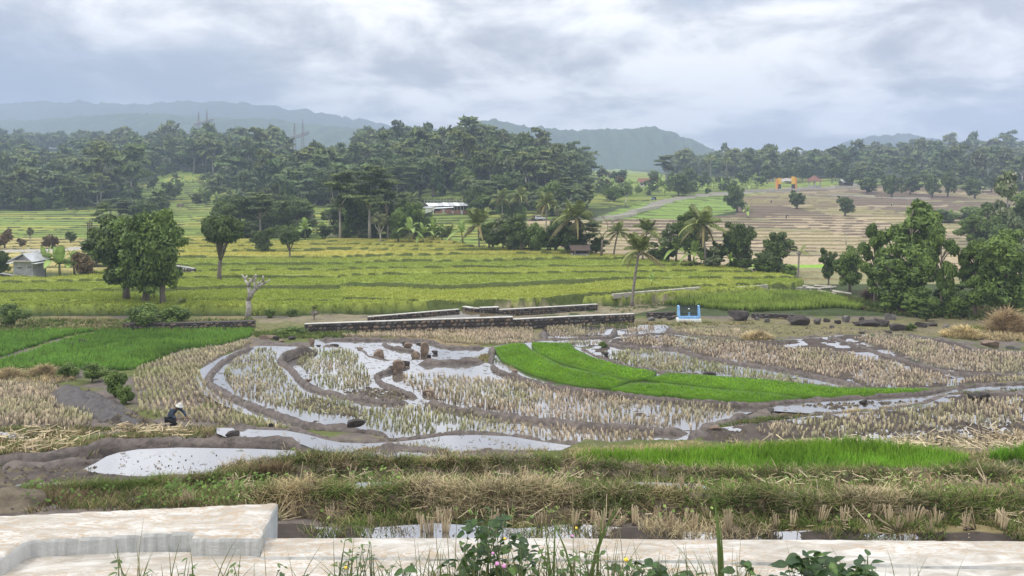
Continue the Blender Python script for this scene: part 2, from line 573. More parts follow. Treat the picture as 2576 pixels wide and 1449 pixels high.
# terraces: contour strips, staggered where one plot ends and the next begins
S = 7.0
skew = np.where(in_rice, np.maximum(GX, 0) * 0.30, 0) + np.where(in_tan, (GX - 20) * 0.05, 0)
cell = np.floor((GX + 9 * vnoise(GX / 30, GY / 30, 5) + 0.15 * GY) / np.where(in_rice, 44.0, 26.0))
cellh = _h(cell, np.floor(GY / 60.0), 9)
tt = (GY - skew) / S + np.where(in_rice, 4.2, 2.6) * (fbm(GX / 60, GY / 44, 3, 2) - .5) + 0.25 * (vnoise(GX / 7, GY / 7, 8) - .5) + np.where(in_rice, 0.35, 0.5) * cellh
kt = np.floor(tt)
fr = tt - kt
wr = np.where(in_tan, 0.24, np.where(in_rice, 0.13, 0.20))
# some strips are split by a second low step
Yc = GY + S * (0.5 - fr)
zc = zbase(GX * Yc / GY, Yc)
zp = zbase(GX * (Yc - S) / GY, Yc - S)
zq = zp + (zc - zp) * sstep(0.0, 1.0, fr / wr)
extra = np.where(in_tan, 0.28, np.where(in_rice, 0.62, 0.38))
zq = zq + extra * (sstep(0, 1, fr / wr) - 0.5 * 1 - (fr - wr) * 0.5)
Z = np.where(terr, zq, Z)
crop = (in_rice & (fr > wr * .9)) | ((in_left | in_clear) & (fr > wr))
plot = _h(kt, cell, 21)
edge = sstep(wr * .9, wr * 1.25, fr)
Z += np.where(in_rice, 0.66 * edge * (0.9 + 0.2 * vnoise(GX * 1.2, GY * 1.2, 2)) + 0.1 * (vnoise(GX * 2.5, GY * 2.5, 4) - .5) * edge, 0)
Z += np.where((in_left | in_clear) & m_far, 0.4 * edge, 0)
Z += np.where(m_far & ~terr, 0.9 * (fbm(GX / 9, GY / 9, 6) - .5), 0)

# near paddies: level the ground inside each outline, fill the banks between
m_near = GY < 62
known = np.ones_like(Z)
lev = Z.copy()
pid = np.full(Z.shape, -1)
keys = list(PW)
for i, k in enumerate(keys):
    poly, z, d = PW[k]
    q = inside(poly, GX, GY) & m_near
    n = fbm(GX * 1.6, GY * 1.6, 31 + i, 4) - .5
    n2 = fbm(GX * .35, GY * .35, 77 + i, 2) - .5
    lev = np.where(q, z - d + 0.17 * n + 0.08 * n2, lev)
    pid = np.where(q, i, pid)
inp = pid >= 0
ring = inp.copy()
for _ in range(9):
    r2 = ring.copy()
    r2[1:] |= ring[:-1]
    r2[:-1] |= ring[1:]
    r2[:, 1:] |= ring[:, :-1]
    r2[:, :-1] |= ring[:, 1:]
    ring = r2
gapm = ring & ~inp & m_near
nr = int((Ys < 66).sum())
zz_ = lev[:nr].copy()
gm = gapm[:nr]
for _ in range(260):
    av = zz_.copy()
    av[1:-1, 1:-1] = 0.25 * (zz_[:-2, 1:-1] + zz_[2:, 1:-1] + zz_[1:-1, :-2] + zz_[1:-1, 2:])
    zz_ = np.where(gm, av, zz_)
lev[:nr] = zz_
rough_ = 0.16 * (fbm(GX * 1.3, GY * 1.3, 91, 4) - .5)
Z = np.where(m_near, lev + np.where(inp, 0, rough_), Z)

# colours of the things the ground is made of
C = np.zeros(Z.shape + (3,))


def paint(mask, col, amt=1.0):
    a = (mask * amt)[..., None] if not np.isscalar(mask) else amt
    C[:] = C * (1 - a) + np.array(col) * a


one = np.ones_like(Z)
n1 = fbm(GX / 6, GY / 6, 51, 4)
n2 = fbm(GX / 1.7, GY / 1.7, 52, 4)
paint(one, (0.050, 0.066, 0.024))                                     # forest floor and scrub
paint(m_far & (GY > 240), (0.030, 0.046, 0.018), .8)
MUD = (0.135, 0.112, 0.098)
paint(m_near, MUD)
paint(inp.astype(float), (0.078, 0.063, 0.054))
# grassy and straw covered banks
bank = (m_near & ~inp).astype(float)
paint(bank * sstep(.45, .6, n2), (0.10, 0.115, 0.035))
paint(bank * sstep(.52, .66, n1), (0.25, 0.19, 0.10), .7)
paint(((GR > 800) & (GR < 850) & m_near & ~inp).astype(float), (0.17, 0.15, 0.075), .7)
L_GRASS = [(-420, 800), (640, 800), (790, 812), (790, 850), (650, 846), (-420, 846)]
paint((inside(L_GRASS, GP, GR)).astype(float), (0.13, 0.135, 0.05), .7)
# rice standing on the terraces
gold = sstep(120, 88, GR * 0 + GY) * 0
ripe = np.clip(sstep(92, 128, GY) * 0.9 + 0.5 * (plot - .5) + 0.25 * (n1 - .5), 0, 1)
ricec = np.array((0.190, 0.240, 0.042)) * (1 - ripe[..., None]) + np.array((0.315, 0.285, 0.070)) * ripe[..., None]
ricec = ricec * (0.92 + 0.16 * plot[..., None])
C[in_rice] = ricec[in_rice]
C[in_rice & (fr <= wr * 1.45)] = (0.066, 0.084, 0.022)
lc = np.array((0.175, 0.235, 0.050)) * (0.8 + 0.4 * plot[..., None]) + np.array((0.05, 0.0, 0.0)) * (plot[..., None] > .75)
lm = in_left | in_clear
C[lm] = lc[lm]
gz = inside(Z_GOLD, GP, GR) & lm
C[gz] = (np.array((0.34, 0.29, 0.11)) * (0.85 + 0.3 * plot[..., None]))[gz]
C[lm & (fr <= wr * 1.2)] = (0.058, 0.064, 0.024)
tcx = np.array((0.355, 0.285, 0.180)) * (0.82 + 0.32 * plot[..., None]) * (0.9 + .2 * n2[..., None])
C[in_tan] = tcx[in_tan]
pl = inside(Z_PLOUGH, GP, GR) & in_tan & ((plot + .35 * (n1 - .5)) > .12)
C[pl] = (np.array((0.150, 0.110, 0.082)) * (0.85 + .3 * plot[..., None]))[pl]
C[in_tan & (plot > .80)] = (0.23, 0.215, 0.11)
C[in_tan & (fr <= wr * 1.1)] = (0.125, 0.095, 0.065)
C[in_tan & (fr <= wr) & (cellh > .7)] = (0.20, 0.17, 0.08)
st = inside(Z_STRIP, GP, GR) & m_far
C[st & (fr > wr)] = (0.17, 0.25, 0.05)
C[st & (fr <= wr)] = (0.07, 0.085, 0.03)
C[inside(Z_SEED, GP, GR) & m_far] = (0.22, 0.36, 0.05)
cliff = inside([(1085, 400), (1120, 395), (1200, 392), (1260, 398), (1240, 420), (1150, 425), (1125, 450), (1105, 448)], GP, GR) & (GY > 230)
C[cliff] = (0.30, 0.22, 0.15)
# pale road that climbs to the gate, and the track along the left
m_road = inside([(1480, 552), (1560, 538), (1660, 506), (1760, 490), (1960, 476), (2080, 472), (2170, 462), (2170, 467), (2080, 478), (1960, 484), (1760, 498), (1670, 514), (1570, 545), (1480, 558)], GP, GR) & m_far
C[m_road] = (0.22, 0.205, 0.17)
m_dig = inside([(120, 968), (220, 985), (310, 1032), (420, 1078), (300, 1075), (250, 1060), (205, 1020), (150, 990)], GP, GR)
C[m_dig] = (0.052, 0.043, 0.038)
C[inside(PW['U'][0], GX, GY)] = (0.055, 0.045, 0.038)
Z[m_dig] += 0.42 * (vnoise(GX[m_dig] * 3.1, GY[m_dig] * 3.1, 3) - .5)
m_mudl = inside([(-420, 1150), (250, 1120), (780, 1108), (800, 1140), (300, 1215), (330, 1235), (0, 1300), (-420, 1320)], GP, GR)
C[m_mudl] = np.array((0.098, 0.080, 0.070)) * (0.7 + .6 * n2[m_mudl])[:, None]
m_road2 = inside([(-420, 640), (120, 632), (260, 625), (330, 627), (330, 634), (260, 633), (120, 641), (-420, 650)], GP, GR) & m_far
C[m_road2] = (0.36, 0.34, 0.30)
m_can = inside([(640, 803), (770, 794), (900, 791), (1150, 783), (1500, 769), (1640, 760), (1700, 757), (1690, 772), (1600, 790), (1500, 800), (1290, 803), (930, 812), (800, 814), (660, 812)], GP, GR) & (n2 > .40)
C[m_can] = np.array((0.19, 0.165, 0.105)) * (0.8 + .4 * n2[m_can][:, None])

attr_mat('earth', rough=0.85, spec=0.12, var=0.34, scale=2.2, bump=0.5, bscale=5.0, dist=0.08, dens=8)
nrw, ncl = Z.shape
idx = np.arange(nrw * ncl).reshape(nrw, ncl)
fq = np.stack([idx[:-1, :-1], idx[:-1, 1:], idx[1:, 1:], idx[1:, :-1]], -1).reshape(-1, 4)
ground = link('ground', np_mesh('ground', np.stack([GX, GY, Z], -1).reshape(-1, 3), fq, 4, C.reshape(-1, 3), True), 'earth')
tag(ground, kind='structure')


def zt(X, Y):
    """height of the finished ground"""
    X = np.asarray(X, float)
    Y = np.asarray(Y, float)
    fx = np.clip((CX + F * X / Y - cols[0]) / 7.0, 0, ncl - 1.001)
    fy = np.interp(Y, Ys, np.arange(nrw))
    fy = np.clip(fy, 0, nrw - 1.001)
    ix, iy = fx.astype(int), fy.astype(int)
    tx, ty = fx - ix, fy - iy
    return (Z[iy, ix] * (1 - tx) + Z[iy, ix + 1] * tx) * (1 - ty) + (Z[iy + 1, ix] * (1 - tx) + Z[iy + 1, ix + 1] * tx) * ty


def G(px, py, ymax=1300):
    """the ground point seen at a spot of the photograph (by depth, first hit)"""
    yy = np.exp(np.linspace(math.log(9), math.log(ymax), 1500))
    rr = rowbase(np.full(1500, float(px)), yy)
    hit = np.nonzero(rr <= py)[0]
    Y = yy[hit[0]] if len(hit) else yy[int(np.argmin(rr))]
    X = (px - CX) * Y / F
    return Vector((X, Y, float(zt(X, Y))))


# ------------------------------------------------------------------ water in the paddies
m, nt, bs = new_mat('paddy_water')
ge = nt.new('ShaderNodeNewGeometry')
rip = nt.new('ShaderNodeBump')
rip.inputs['Strength'].default_value = 0.06
rip.inputs['Distance'].default_value = 0.02
nt.set(rip.inputs['Height'], nt.noise(3.0, 4, 0.6, ge.outputs['Position']))
scum = nt.ramp(nt.noise(1.4, 7, 0.65, ge.outputs['Position'], 0.4), 0.60, 0.70)
bs.inputs['Base Color'].default_value = (0.10, 0.085, 0.07, 1)
bs.inputs['Roughness'].default_value = 0.5
gl = nt.new('ShaderNodeBsdfGlossy')
gl.inputs[0].default_value = (0.92, 0.92, 0.94, 1)
gl.inputs[1].default_value = 0.03
nt.set(gl.inputs['Normal'], rip.outputs[0])
fz = nt.new('ShaderNodeFresnel')
fz.inputs[0].default_value = 2.6
mx = nt.new('ShaderNodeMixShader')
nt.set(mx.inputs[0], nt.math('MULTIPLY', nt.math('ADD', nt.math('MULTIPLY', fz.outputs[0], 0.9), 0.32, clamp=True), nt.math('SUBTRACT', 1.0, nt.math('MULTIPLY', scum, 0.25))))
nt.l.new(bs.outputs[0], mx.inputs[1])
nt.l.new(gl.outputs[0], mx.inputs[2])
nt.l.new(mx.outputs[0], nt.n['Material Output'].inputs[0])
for k in keys:
    poly, z, d = PW[k]
    tris = tessellate_polygon([[Vector((x, y, 0)) for x, y in poly]])
    me = bpy.data.meshes.new('water')
    me.from_pydata([(x, y, z) for x, y in poly], [], [t for t in tris])
    me.update()
    if len(me.polygons) and me.polygons[0].normal.z < 0:
        me.flip_normals()
    tag(link('water', me, 'paddy_water'), kind='structure')

# ------------------------------------------------------------------ mud bunds between the paddies
simple_mat('bund_mud', (0.105, 0.084, 0.072), rough=0.6, var=0.5, scale=4.5, bump=1.0, spec=0.4, detail=9, bscale=7)


def chaikin(pts, n=2):
    for _ in range(n):
        q = [pts[0]]
        for a, b in zip(pts[:-1], pts[1:]):
            q += [a * .75 + b * .25, a * .25 + b * .75]
        pts = q + [pts[-1]]
    return pts


BUNDS = []


def bund(pxs, z, w=0.30, h=0.20, mat='bund_mud', z2=None, name='bund', drop=0.35, taper=True):
    if mat == 'bund_mud':
        w *= .64
        h *= .9
    n = len(pxs)
    zs = [z + ((z2 if z2 is not None else z) - z) * i / (n - 1) for i in range(n)]
    pts = chaikin([onz(a, b, zz0) for (a, b), zz0 in zip(pxs, zs)], 3)
    P0 = np.array([tuple(p) for p in pts])
    seg = np.r_[0, np.cumsum(np.linalg.norm(np.diff(P0, axis=0), axis=1))]
    step = 0.12 * max(1, P0[:, 1].mean() / 24)
    s = np.arange(0, seg[-1], step)
    Q = np.stack([np.interp(s, seg, P0[:, i]) for i in range(3)], 1)
    BUNDS.append((Q, w, h, mat))
    T = np.gradient(Q[:, :2], axis=0)
    T /= np.linalg.norm(T, axis=1)[:, None] + 1e-9
    N = np.stack([-T[:, 1], T[:, 0]], 1)
    prof = [(-1.35, -drop), (-1.0, -h * .9), (-.72, -h * .1), (-.35, h * .38), (0, h * .5), (.35, h * .40), (.72, -h * .08), (1.0, -h * .9), (1.35, -drop)]
    V = []
    ww = w * (0.85 + 0.35 * vnoise(s * .8, s * 0, 3))
    for j, (o, dz) in enumerate(prof):
        nn = vnoise(s * 2.2 + j * 9.1, s * 0 + j * 3.3, 7) - .5
        n3 = vnoise(s * 7 + j * 5, s * 0 + j, 9) - .5
        x = Q[:, 0] + N[:, 0] * (o * ww + .10 * nn * w / .3)
        y = Q[:, 1] + N[:, 1] * (o * ww + .10 * nn * w / .3)
        ends = np.clip(np.minimum(s, s[-1] - s) / .7, 0, 1) if taper else 1.0
        V.append(np.stack([x, y, Q[:, 2] + dz - (1 - ends) * .34 + (.15 * nn + .08 * n3) * (abs(o) < 1.2)], 1))
    V = np.stack(V, 1)
    L, Kp = V.shape[:2]
    ii = np.arange(L * Kp).reshape(L, Kp)
    f = np.stack([ii[:-1, :-1], ii[1:, :-1], ii[1:, 1:], ii[:-1, 1:]], -1).reshape(-1, 4)
    o = link(name, np_mesh(name, V.reshape(-1, 3), f[:, ::-1], 4, None, True), mat)
    return tag(o, kind='structure')


bund(B1, -8.88, .30)
bund(B2, -8.88, .27)
bund(B3, -9.2, .27)
bund(B23, -8.85, .30)
bund(B23b, -8.8, .34)
bund(B4, -8.0, .30, z2=-8.4)
bund(B5, -6.55, .27, .26, z2=-6.7)
bund(B5b, -6.5, .30, .22)
bund(B6, -7.0, .26, .2)
bund(B7, -7.0, .22, .18)
bund(B8, -10.68, .26)
bund(B9, -10.68, .22)
bund(B10, -9.9, .28)
bund(B10b, -9.9, .28)
bund(B11, -9.2, .20, .2)
bund(B12, -9.8, .2, .16)
bund(B13, -10.1, .28)
bund(B14, -10.95, .3)
bund(B14b, -11.0, .3)
bund(B15, -11.1, .36)
bund(B16, -11.0, .3, .16)
bund(B17, -10.4, .3)
bund(B18, -10.65, .3, .15)
bund(B19, -8.9, .34, .16)
bund([(1740, 1118), (1752, 1104), (1762, 1090), (1790, 1074)], -8.5, .5, .25)
bund([(1233, 870), (1240, 885), (1238, 900), (1228, 915)], -9.7, .28, .2)
bund([(640, 866), (680, 862), (720, 866), (760, 870), (795, 872)], -10.0, .5, .18)
bund([(1040, 913), (1100, 910), (1160, 909), (1210, 905), (1232, 912)], -9.2, .36, .26)

# ------------------------------------------------------------------ far hills
def ridge(name, pts, Y, depth, seed, col, bump, label=None):
    """a wooded hill: silhouette rows of the photograph at its own distance, real depth, a knobbly canopy"""
    nx, ny = 420, 26
    px = np.linspace(pts[0][0], pts[-1][0], nx)
    row = np.interp(px, [p[0] for p in pts], [p[1] for p in pts])
    row = np.convolve(np.pad(row, 6, 'edge'), np.ones(13) / 13, 'valid')
    X = (px - CX) / F * Y
    top = (HY - row) / F * Y
    v = np.linspace(0, 1, ny)
    XX = np.repeat(X[None], ny, 0)
    base = -14.0
    prof = np.sin(v * PI) ** 0.8
    YY = Y + (v[:, None] - .5) * depth + 0 * XX
    n = fbm(XX / 60, YY / 60, seed, 3) - .5
    k = fbm(XX / bump, YY / bump, seed + 5, 3)
    ZZ = base + (top[None] - base) * prof[:, None] * (1 + .1 * n) + (k - .5) * bump * 1.1 * (v[:, None] > .02)
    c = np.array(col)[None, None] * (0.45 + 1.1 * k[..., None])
    ii = np.arange(nx * ny).reshape(ny, nx)
    f = np.stack([ii[:-1, :-1], ii[:-1, 1:], ii[1:, 1:], ii[1:, :-1]], -1).reshape(-1, 4)
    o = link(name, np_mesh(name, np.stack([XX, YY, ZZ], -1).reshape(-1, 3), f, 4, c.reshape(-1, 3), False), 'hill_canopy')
    return tag(o, kind='structure')


attr_mat('hill_canopy', rough=0.9, spec=0.05, var=0.35, scale=0.12, dens=4)
ridge('mountain', [(-500, 262), (300, 258), (560, 260), (700, 272), (800, 288), (840, 286), (900, 303), (1000, 320), (1100, 330), (1250, 352), (1500, 400), (1700, 440)], 2150, 500, 3, (0.035, 0.05, 0.03), 22)
ridge('hills', [(-500, 318), (200, 300), (330, 290), (420, 294), (560, 300), (720, 306), (860, 322), (960, 332), (1060, 345), (1200, 372), (1400, 420)], 1550, 300, 8, (0.05, 0.075, 0.035), 16)
ridge('hill', [(1080, 380), (1180, 318), (1240, 302), (1300, 312), (1430, 326), (1500, 326), (1560, 326), (1640, 317), (1700, 338), (1760, 362), (1800, 384), (1850, 405), (1920, 436)], 1500, 300, 12, (0.045, 0.07, 0.035), 12)
ridge('hill', [(2020, 420), (2090, 375), (2150, 352), (2200, 342), (2280, 338), (2340, 350), (2450, 385), (2560, 430)], 1800, 240, 15, (0.03, 0.05, 0.025), 14)

# ------------------------------------------------------------------ the air
hz = MB()
hz.box(0, 1080, 82, 5200, 2720, 236)
haze = hz.build('haze', None)
m = bpy.data.materials.new('haze_air')
m.use_nodes = True
nt = NT(m.node_tree)
nt.n.clear()
vo = nt.new('ShaderNodeVolumePrincipled')
vo.inputs['Color'].default_value = (0.56, 0.665, 0.85, 1)
vo.inputs['Density'].default_value = 0.00054
vo.inputs['Anisotropy'].default_value = 0.0
mo = nt.new('ShaderNodeOutputMaterial')
nt.l.new(vo.outputs[0], mo.inputs['Volume'])
haze.data.materials.append(m)
tag(haze, kind='stuff', label='pale bluish haze lying over the whole valley')

# ------------------------------------------------------------------ stalks and blades, many to a mesh
def blades(N, pos, h, wd, lean, K, c0, c1, spread, seg=1, var=0.25, gam=0.5, droop=0.5):
    """K narrow blades per point. c0 root colour, c1 tip colour (3,) or (N,3)"""
    n = N * K
    p = np.repeat(pos, K, 0) + np.c_[rng.normal(0, 1, (n, 2)) * spread, np.zeros(n)]
    hh = np.repeat(h, K) * rng.uniform(.65, 1.15, n)
    yaw = rng.uniform(0, 2 * PI, n)
    la = rng.uniform(0, 1, n) ** gam * lean
    ld = rng.uniform(0, 2 * PI, n)
    off = np.stack([np.cos(ld) * la, np.sin(ld) * la], 1) * hh[:, None]
    side = np.stack([np.cos(yaw), np.sin(yaw)], 1) * wd
    rows = []
    cr = []
    c0 = np.broadcast_to(np.asarray(c0, float), (N, 3))
    c1 = np.broadcast_to(np.asarray(c1, float), (N, 3))
    tint = rng.uniform(1 - var, 1 + var, (n, 1))
    for s in range(seg + 1):
        t = s / seg
        wscale = (1 - .35 * t) if seg == 1 else (1 - .85 * t ** 1.5)
        ctr = p[:, :2] + off * (t if seg == 1 else t ** 1.6)
        z = p[:, 2] + hh * (t if seg == 1 else (t - droop * la * t * t * .5))
        rows.append(np.c_[ctr - side * wscale, z])
        rows.append(np.c_[ctr + side * wscale, z])
        cc = (np.repeat(c0, K, 0) * (1 - t) + np.repeat(c1, K, 0) * t) * tint
        cr += [cc, cc]
    V = np.stack(rows, 1).reshape(-1, 3)
    Cc = np.stack(cr, 1).reshape(-1, 3)
    m_ = 2 * (seg + 1)
    b = np.arange(n)[:, None] * m_
    f = np.concatenate([np.stack([b[:, 0] + 2 * s, b[:, 0] + 2 * s + 1, b[:, 0] + 2 * s + 3, b[:, 0] + 2 * s + 2], -1) for s in range(seg)])
    return V, f, Cc


def merge(parts):
    V, Fc, Cc = [], [], []
    o = 0
    for v, f, c in parts:
        V.append(v)
        Fc.append(f + o)
        Cc.append(c)
        o += len(v)
    return np.concatenate(V), np.concatenate(Fc), np.concatenate(Cc)


def stuff(name, parts, mat, label):
    v, f, c = merge(parts)
    o = link(name, np_mesh(name, v, f, f.shape[1], c), mat)
    return tag(o, label, None, None, 'stuff')


def scatter(poly, z, dens, jitter=None, step=None, rot=0.0, px=True):
    """random (dens per m2) or row planted (step, m) points inside a photographed outline laid on level z"""
    wp = wpoly(poly, z) if px else poly
    a = np.array(wp)
    x0, y0, x1, y1 = a[:, 0].min(), a[:, 1].min(), a[:, 0].max(), a[:, 1].max()
    if step:
        c, s = math.cos(rot), math.sin(rot)
        R = max(x1 - x0, y1 - y0) * .75 + 1
        g = np.arange(-R, R, step)
        u, v = np.meshgrid(g, g)
        u, v = u.ravel(), v.ravel()
        x = (x0 + x1) / 2 + u * c - v * s + rng.normal(0, jitter, len(u))
        y = (y0 + y1) / 2 + u * s + v * c + rng.normal(0, jitter, len(u))
    else:
        n = int((x1 - x0) * (y1 - y0) * dens)
        x = rng.uniform(x0, x1, n)
        y = rng.uniform(y0, y1, n)
    k = inside(wp, x, y)
    return np.stack([x[k], y[k]], 1)


attr_mat('straw_stalk', rough=0.8, spec=0.15, trans=0.12, var=0.25, scale=1.5)
attr_mat('young_rice', rough=0.6, spec=0.2, trans=0.35, var=0.2, scale=1.2)
attr_mat('wild_grass', rough=0.75, spec=0.15, trans=0.25, var=0.35, scale=1.1)

STRAW = np.array((0.78, 0.645, 0.48))
STRAWG = np.array((0.56, 0.58, 0.29))
ROOT = np.array((0.07, 0.055, 0.045))
STUB = [  # outline, level (paddy key or None for the slope), how green, rows' turn, height
    ([(640, 862), (610, 861), (560, 874), (450, 888), (345, 932), (335, 950), (342, 985), (350, 1040), (400, 1052), (450, 1060), (600, 1075), (740, 1086), (700, 1066), (655, 1052), (620, 1041), (550, 1011), (510, 986), (488, 960), (497, 931), (560, 896), (620, 872)], None, .45, .5, .30),
    ([(-60, 960), (0, 964), (107, 968), (150, 988), (200, 1015), (240, 1056), (225, 1080), (0, 1074), (-60, 1074)], None, .2, .4, .32),
    ([(650, 876), (690, 878), (696, 895), (690, 905), (715, 940), (745, 972), (759, 991), (869, 1010), (919, 1026), (1020, 1022), (1094, 1020), (1169, 1036), (1244, 1055), (1288, 1062), (1288, 1092), (1144, 1094), (1019, 1096), (924, 1072), (869, 1048), (759, 1040), (669, 1016), (600, 995), (572, 970), (560, 932), (600, 900)], 'A', .55, .7, .30),
    ([(1288, 1066), (1463, 1078), (1643, 1088), (1643, 1116), (1463, 1114), (1288, 1094)], 'A', .25, .1, .32),
    ([(736, 893), (794, 880), (869, 880), (900, 896), (925, 925), (935, 965), (906, 978), (844, 982), (799, 973), (781, 948), (751, 915)], 'B', .6, .55, .30),
    ([(1004, 945), (1069, 941), (1288, 957), (1413, 985), (1538, 995), (1663, 1012), (1833, 1020), (1850, 1040), (1775, 1060), (1738, 1080), (1588, 1072), (1463, 1066), (1288, 1040), (1206, 1029), (1094, 1006), (1031, 975)], 'C', .12, .3, .32),
    ([(1505, 889), (1613, 880), (1713, 893), (1763, 910), (1931, 937), (2057, 967), (2150, 980), (2057, 980), (1932, 957), (1675, 938), (1590, 922), (1530, 905)], 'F', .75, .2, .30),
    ([(1563, 849), (1680, 850), (1790, 858), (1880, 864), (1960, 875), (2050, 880), (2130, 890), (2200, 902), (2260, 918), (2340, 938), (2390, 950), (2420, 960), (2330, 974), (2210, 973), (2130, 960), (2050, 940), (1931, 920), (1800, 903), (1740, 885), (1690, 872), (1600, 869), (1560, 860)], 'J', .12, .15, .30),
    ([(1703, 832), (1850, 832), (1888, 845), (1863, 853), (1725, 844)], None, .1, .1, .3),
    ([(2147, 853), (2207, 844), (2307, 853), (2432, 881), (2600, 893), (2600, 938), (2419, 937), (2332, 913), (2227, 878)], 'K', .2, .2, .30),
    ([(2457, 950), (2600, 950), (2600, 961), (2400, 967), (2330, 975)], 'J', .5, .2, .30),
    ([(2007, 1058), (2182, 1045), (2357, 1020), (2457, 1000), (2600, 1000), (2600, 1058), (2307, 1082), (1932, 1108), (1900, 1085)], 'M', .3, .25, .30),
    ([(2232, 1108), (2400, 1098), (2600, 1090), (2600, 1128), (2450, 1136), (2300, 1132)], 'M', .3, .1, .28),
    ([(859, 846), (944, 840), (1144, 832), (1300, 828), (1340, 829), (1342, 866), (1219, 868), (1119, 864), (1100, 853), (869, 851)], None, .05, .65, .30),
    ([(1373, 824), (1518, 818), (1520, 838), (1470, 846), (1388, 848)], 'G', .1, .5, .3),
    ([(1576, 826), (1645, 822), (1645, 838), (1573, 840)], 'H', .15, .3, .3),
    ([(1380, 859), (1508, 857), (1520, 866), (1420, 868)], 'I', .15, .3, .26),
]
parts = []
nst = 0
for poly, key, green, rot, ht in STUB:
    cyp = np.mean([p[1] for p in poly])
    z = PW[key][1] if key else None
    if z is None:
        g = G(np.mean([p[0] for p in poly]), cyp)
        wp = [(lambda q: (q.x, q.y))(G(a, b)) for a, b in poly]
    else:
        wp = wpoly(poly, z)
    pts = scatter(wp, 0, 0, jitter=.028, step=.205, rot=rot, px=False)
    # thin places and bare patches
    keep = (fbm(pts[:, 0] * .8, pts[:, 1] * .8, 13, 3) > (.25 if key in ('C', 'J', 'K', None) else .33)) & (rng.uniform(0, 1, len(pts)) < .93)
    pts = pts[keep]
    zz0 = zt(pts[:, 0], pts[:, 1])
    if key:
        zz0 = np.minimum(zz0, z) - .02
    n = len(pts)
    nst += n
    gmask = np.clip(green + 1.3 * (fbm(pts[:, 0] * .45, pts[:, 1] * .45, 41, 3) - .5) + rng.normal(0, .12, n), 0, 1)[:, None]
    tip = (STRAW * (1 - gmask) + STRAWG * gmask) * rng.uniform(.62, 1.25, (n, 1))
    parts.append(blades(n, np.c_[pts, zz0], np.full(n, ht - .08) * rng.uniform(.7, 1.2, n), .018, .22, 6, ROOT * .7 + tip * .28, tip, .018))
stuff('rice_stubble', parts, 'straw_stalk', 'rows of cut straw coloured rice stubble standing in the wet paddies')

# loose clods and trampled straw lying in the shallow water
parts = []
for poly, z, n in (([(930, 975), (1010, 985), (1040, 1002), (990, 1008), (900, 1000), (860, 988)], -9.25, 420), ([(790, 1000), (920, 1035), (900, 1048), (800, 1040), (720, 1020)], -8.95, 420),
                   ([(1600, 866), (1570, 850), (1640, 853), (1680, 870)], -10.45, 160), ([(2000, 1018), (2320, 1008), (2100, 1030)], -9.2, 160), ([(1790, 1090), (1880, 1085), (1870, 1110), (1800, 1112)], -8.55, 260),
                   ([(1900, 1090), (2576, 1060), (2576, 1130), (1900, 1118)], -8.55, 900), ([(280, 1150), (720, 1140), (600, 1190), (320, 1205)], -6.6, 90), ([(1665, 1088), (1740, 1090), (1730, 1110), (1650, 1112)], -8.95, 70),
                   ([(690, 1325), (2640, 1340), (2640, 1360), (690, 1350)], -4.85, 94), ([(120, 968), (220, 985), (310, 1032), (420, 1078), (300, 1075), (250, 1060), (205, 1020), (150, 990)], 2, 900), ([(1560, 820), (2080, 822), (2400, 840), (2082, 846), (1700, 834)], 1, 700),
                   ([(-60, 1172), (250, 1140), (250, 1180), (330, 1225), (0, 1290), (-60, 1290)], 1, 500), ([(1430, 852), (1900, 860), (2400, 945), (2200, 975), (1700, 885)], 1, 1200)):
    wp = wpoly(poly, z if z < 0 else -9)
    z_ground = z > 0
    if z_ground:
        wp = [(lambda q: (q.x, q.y))(G(a_, b_)) for a_, b_ in poly]
    a = np.array(wp)
    x = rng.uniform(a[:, 0].min(), a[:, 0].max(), n * 3)
    y = rng.uniform(a[:, 1].min(), a[:, 1].max(), n * 3)
    k = inside(wp, x, y)
    x, y = x[k][:n], y[k][:n]
    n = len(x)
    s = rng.uniform(.04, .13, n) * (0.36 if n < 95 else 1.7 if z == 2 else 1)
    ang = rng.uniform(0, 2 * PI, n)
    V = np.zeros((n, 5, 3))
    for j in range(4):
        V[:, j, 0] = x + np.cos(ang + j * PI / 2) * s * rng.uniform(.7, 1.5, n)
        V[:, j, 1] = y + np.sin(ang + j * PI / 2) * s * rng.uniform(.5, 1.1, n)
        V[:, j, 2] = z - .03
    if z_ground:
        V[:, :4, 2] = zt(V[:, :4, 0], V[:, :4, 1]) - .03
        z = zt(x, y)
    V[:, 4] = np.stack([x, y, z + s * rng.uniform(.35, .8, n)], 1)
    b = np.arange(n)[:, None] * 5
    f = np.concatenate([np.c_[b + j, b + (j + 1) % 4, b + 4] for j in range(4)])
    c = np.repeat(np.where(rng.uniform(0, 1, (n, 1)) < .55, [[.085, .07, .06]], [[.16, .135, .085]]) * rng.uniform(.6, 1.2, (n, 1)), 5, 0)
    parts.append((V.reshape(-1, 3), f, c))
stuff('mud_clods', parts, 'straw_stalk', 'dark clods and rotting straw lying in the shallow paddy water')

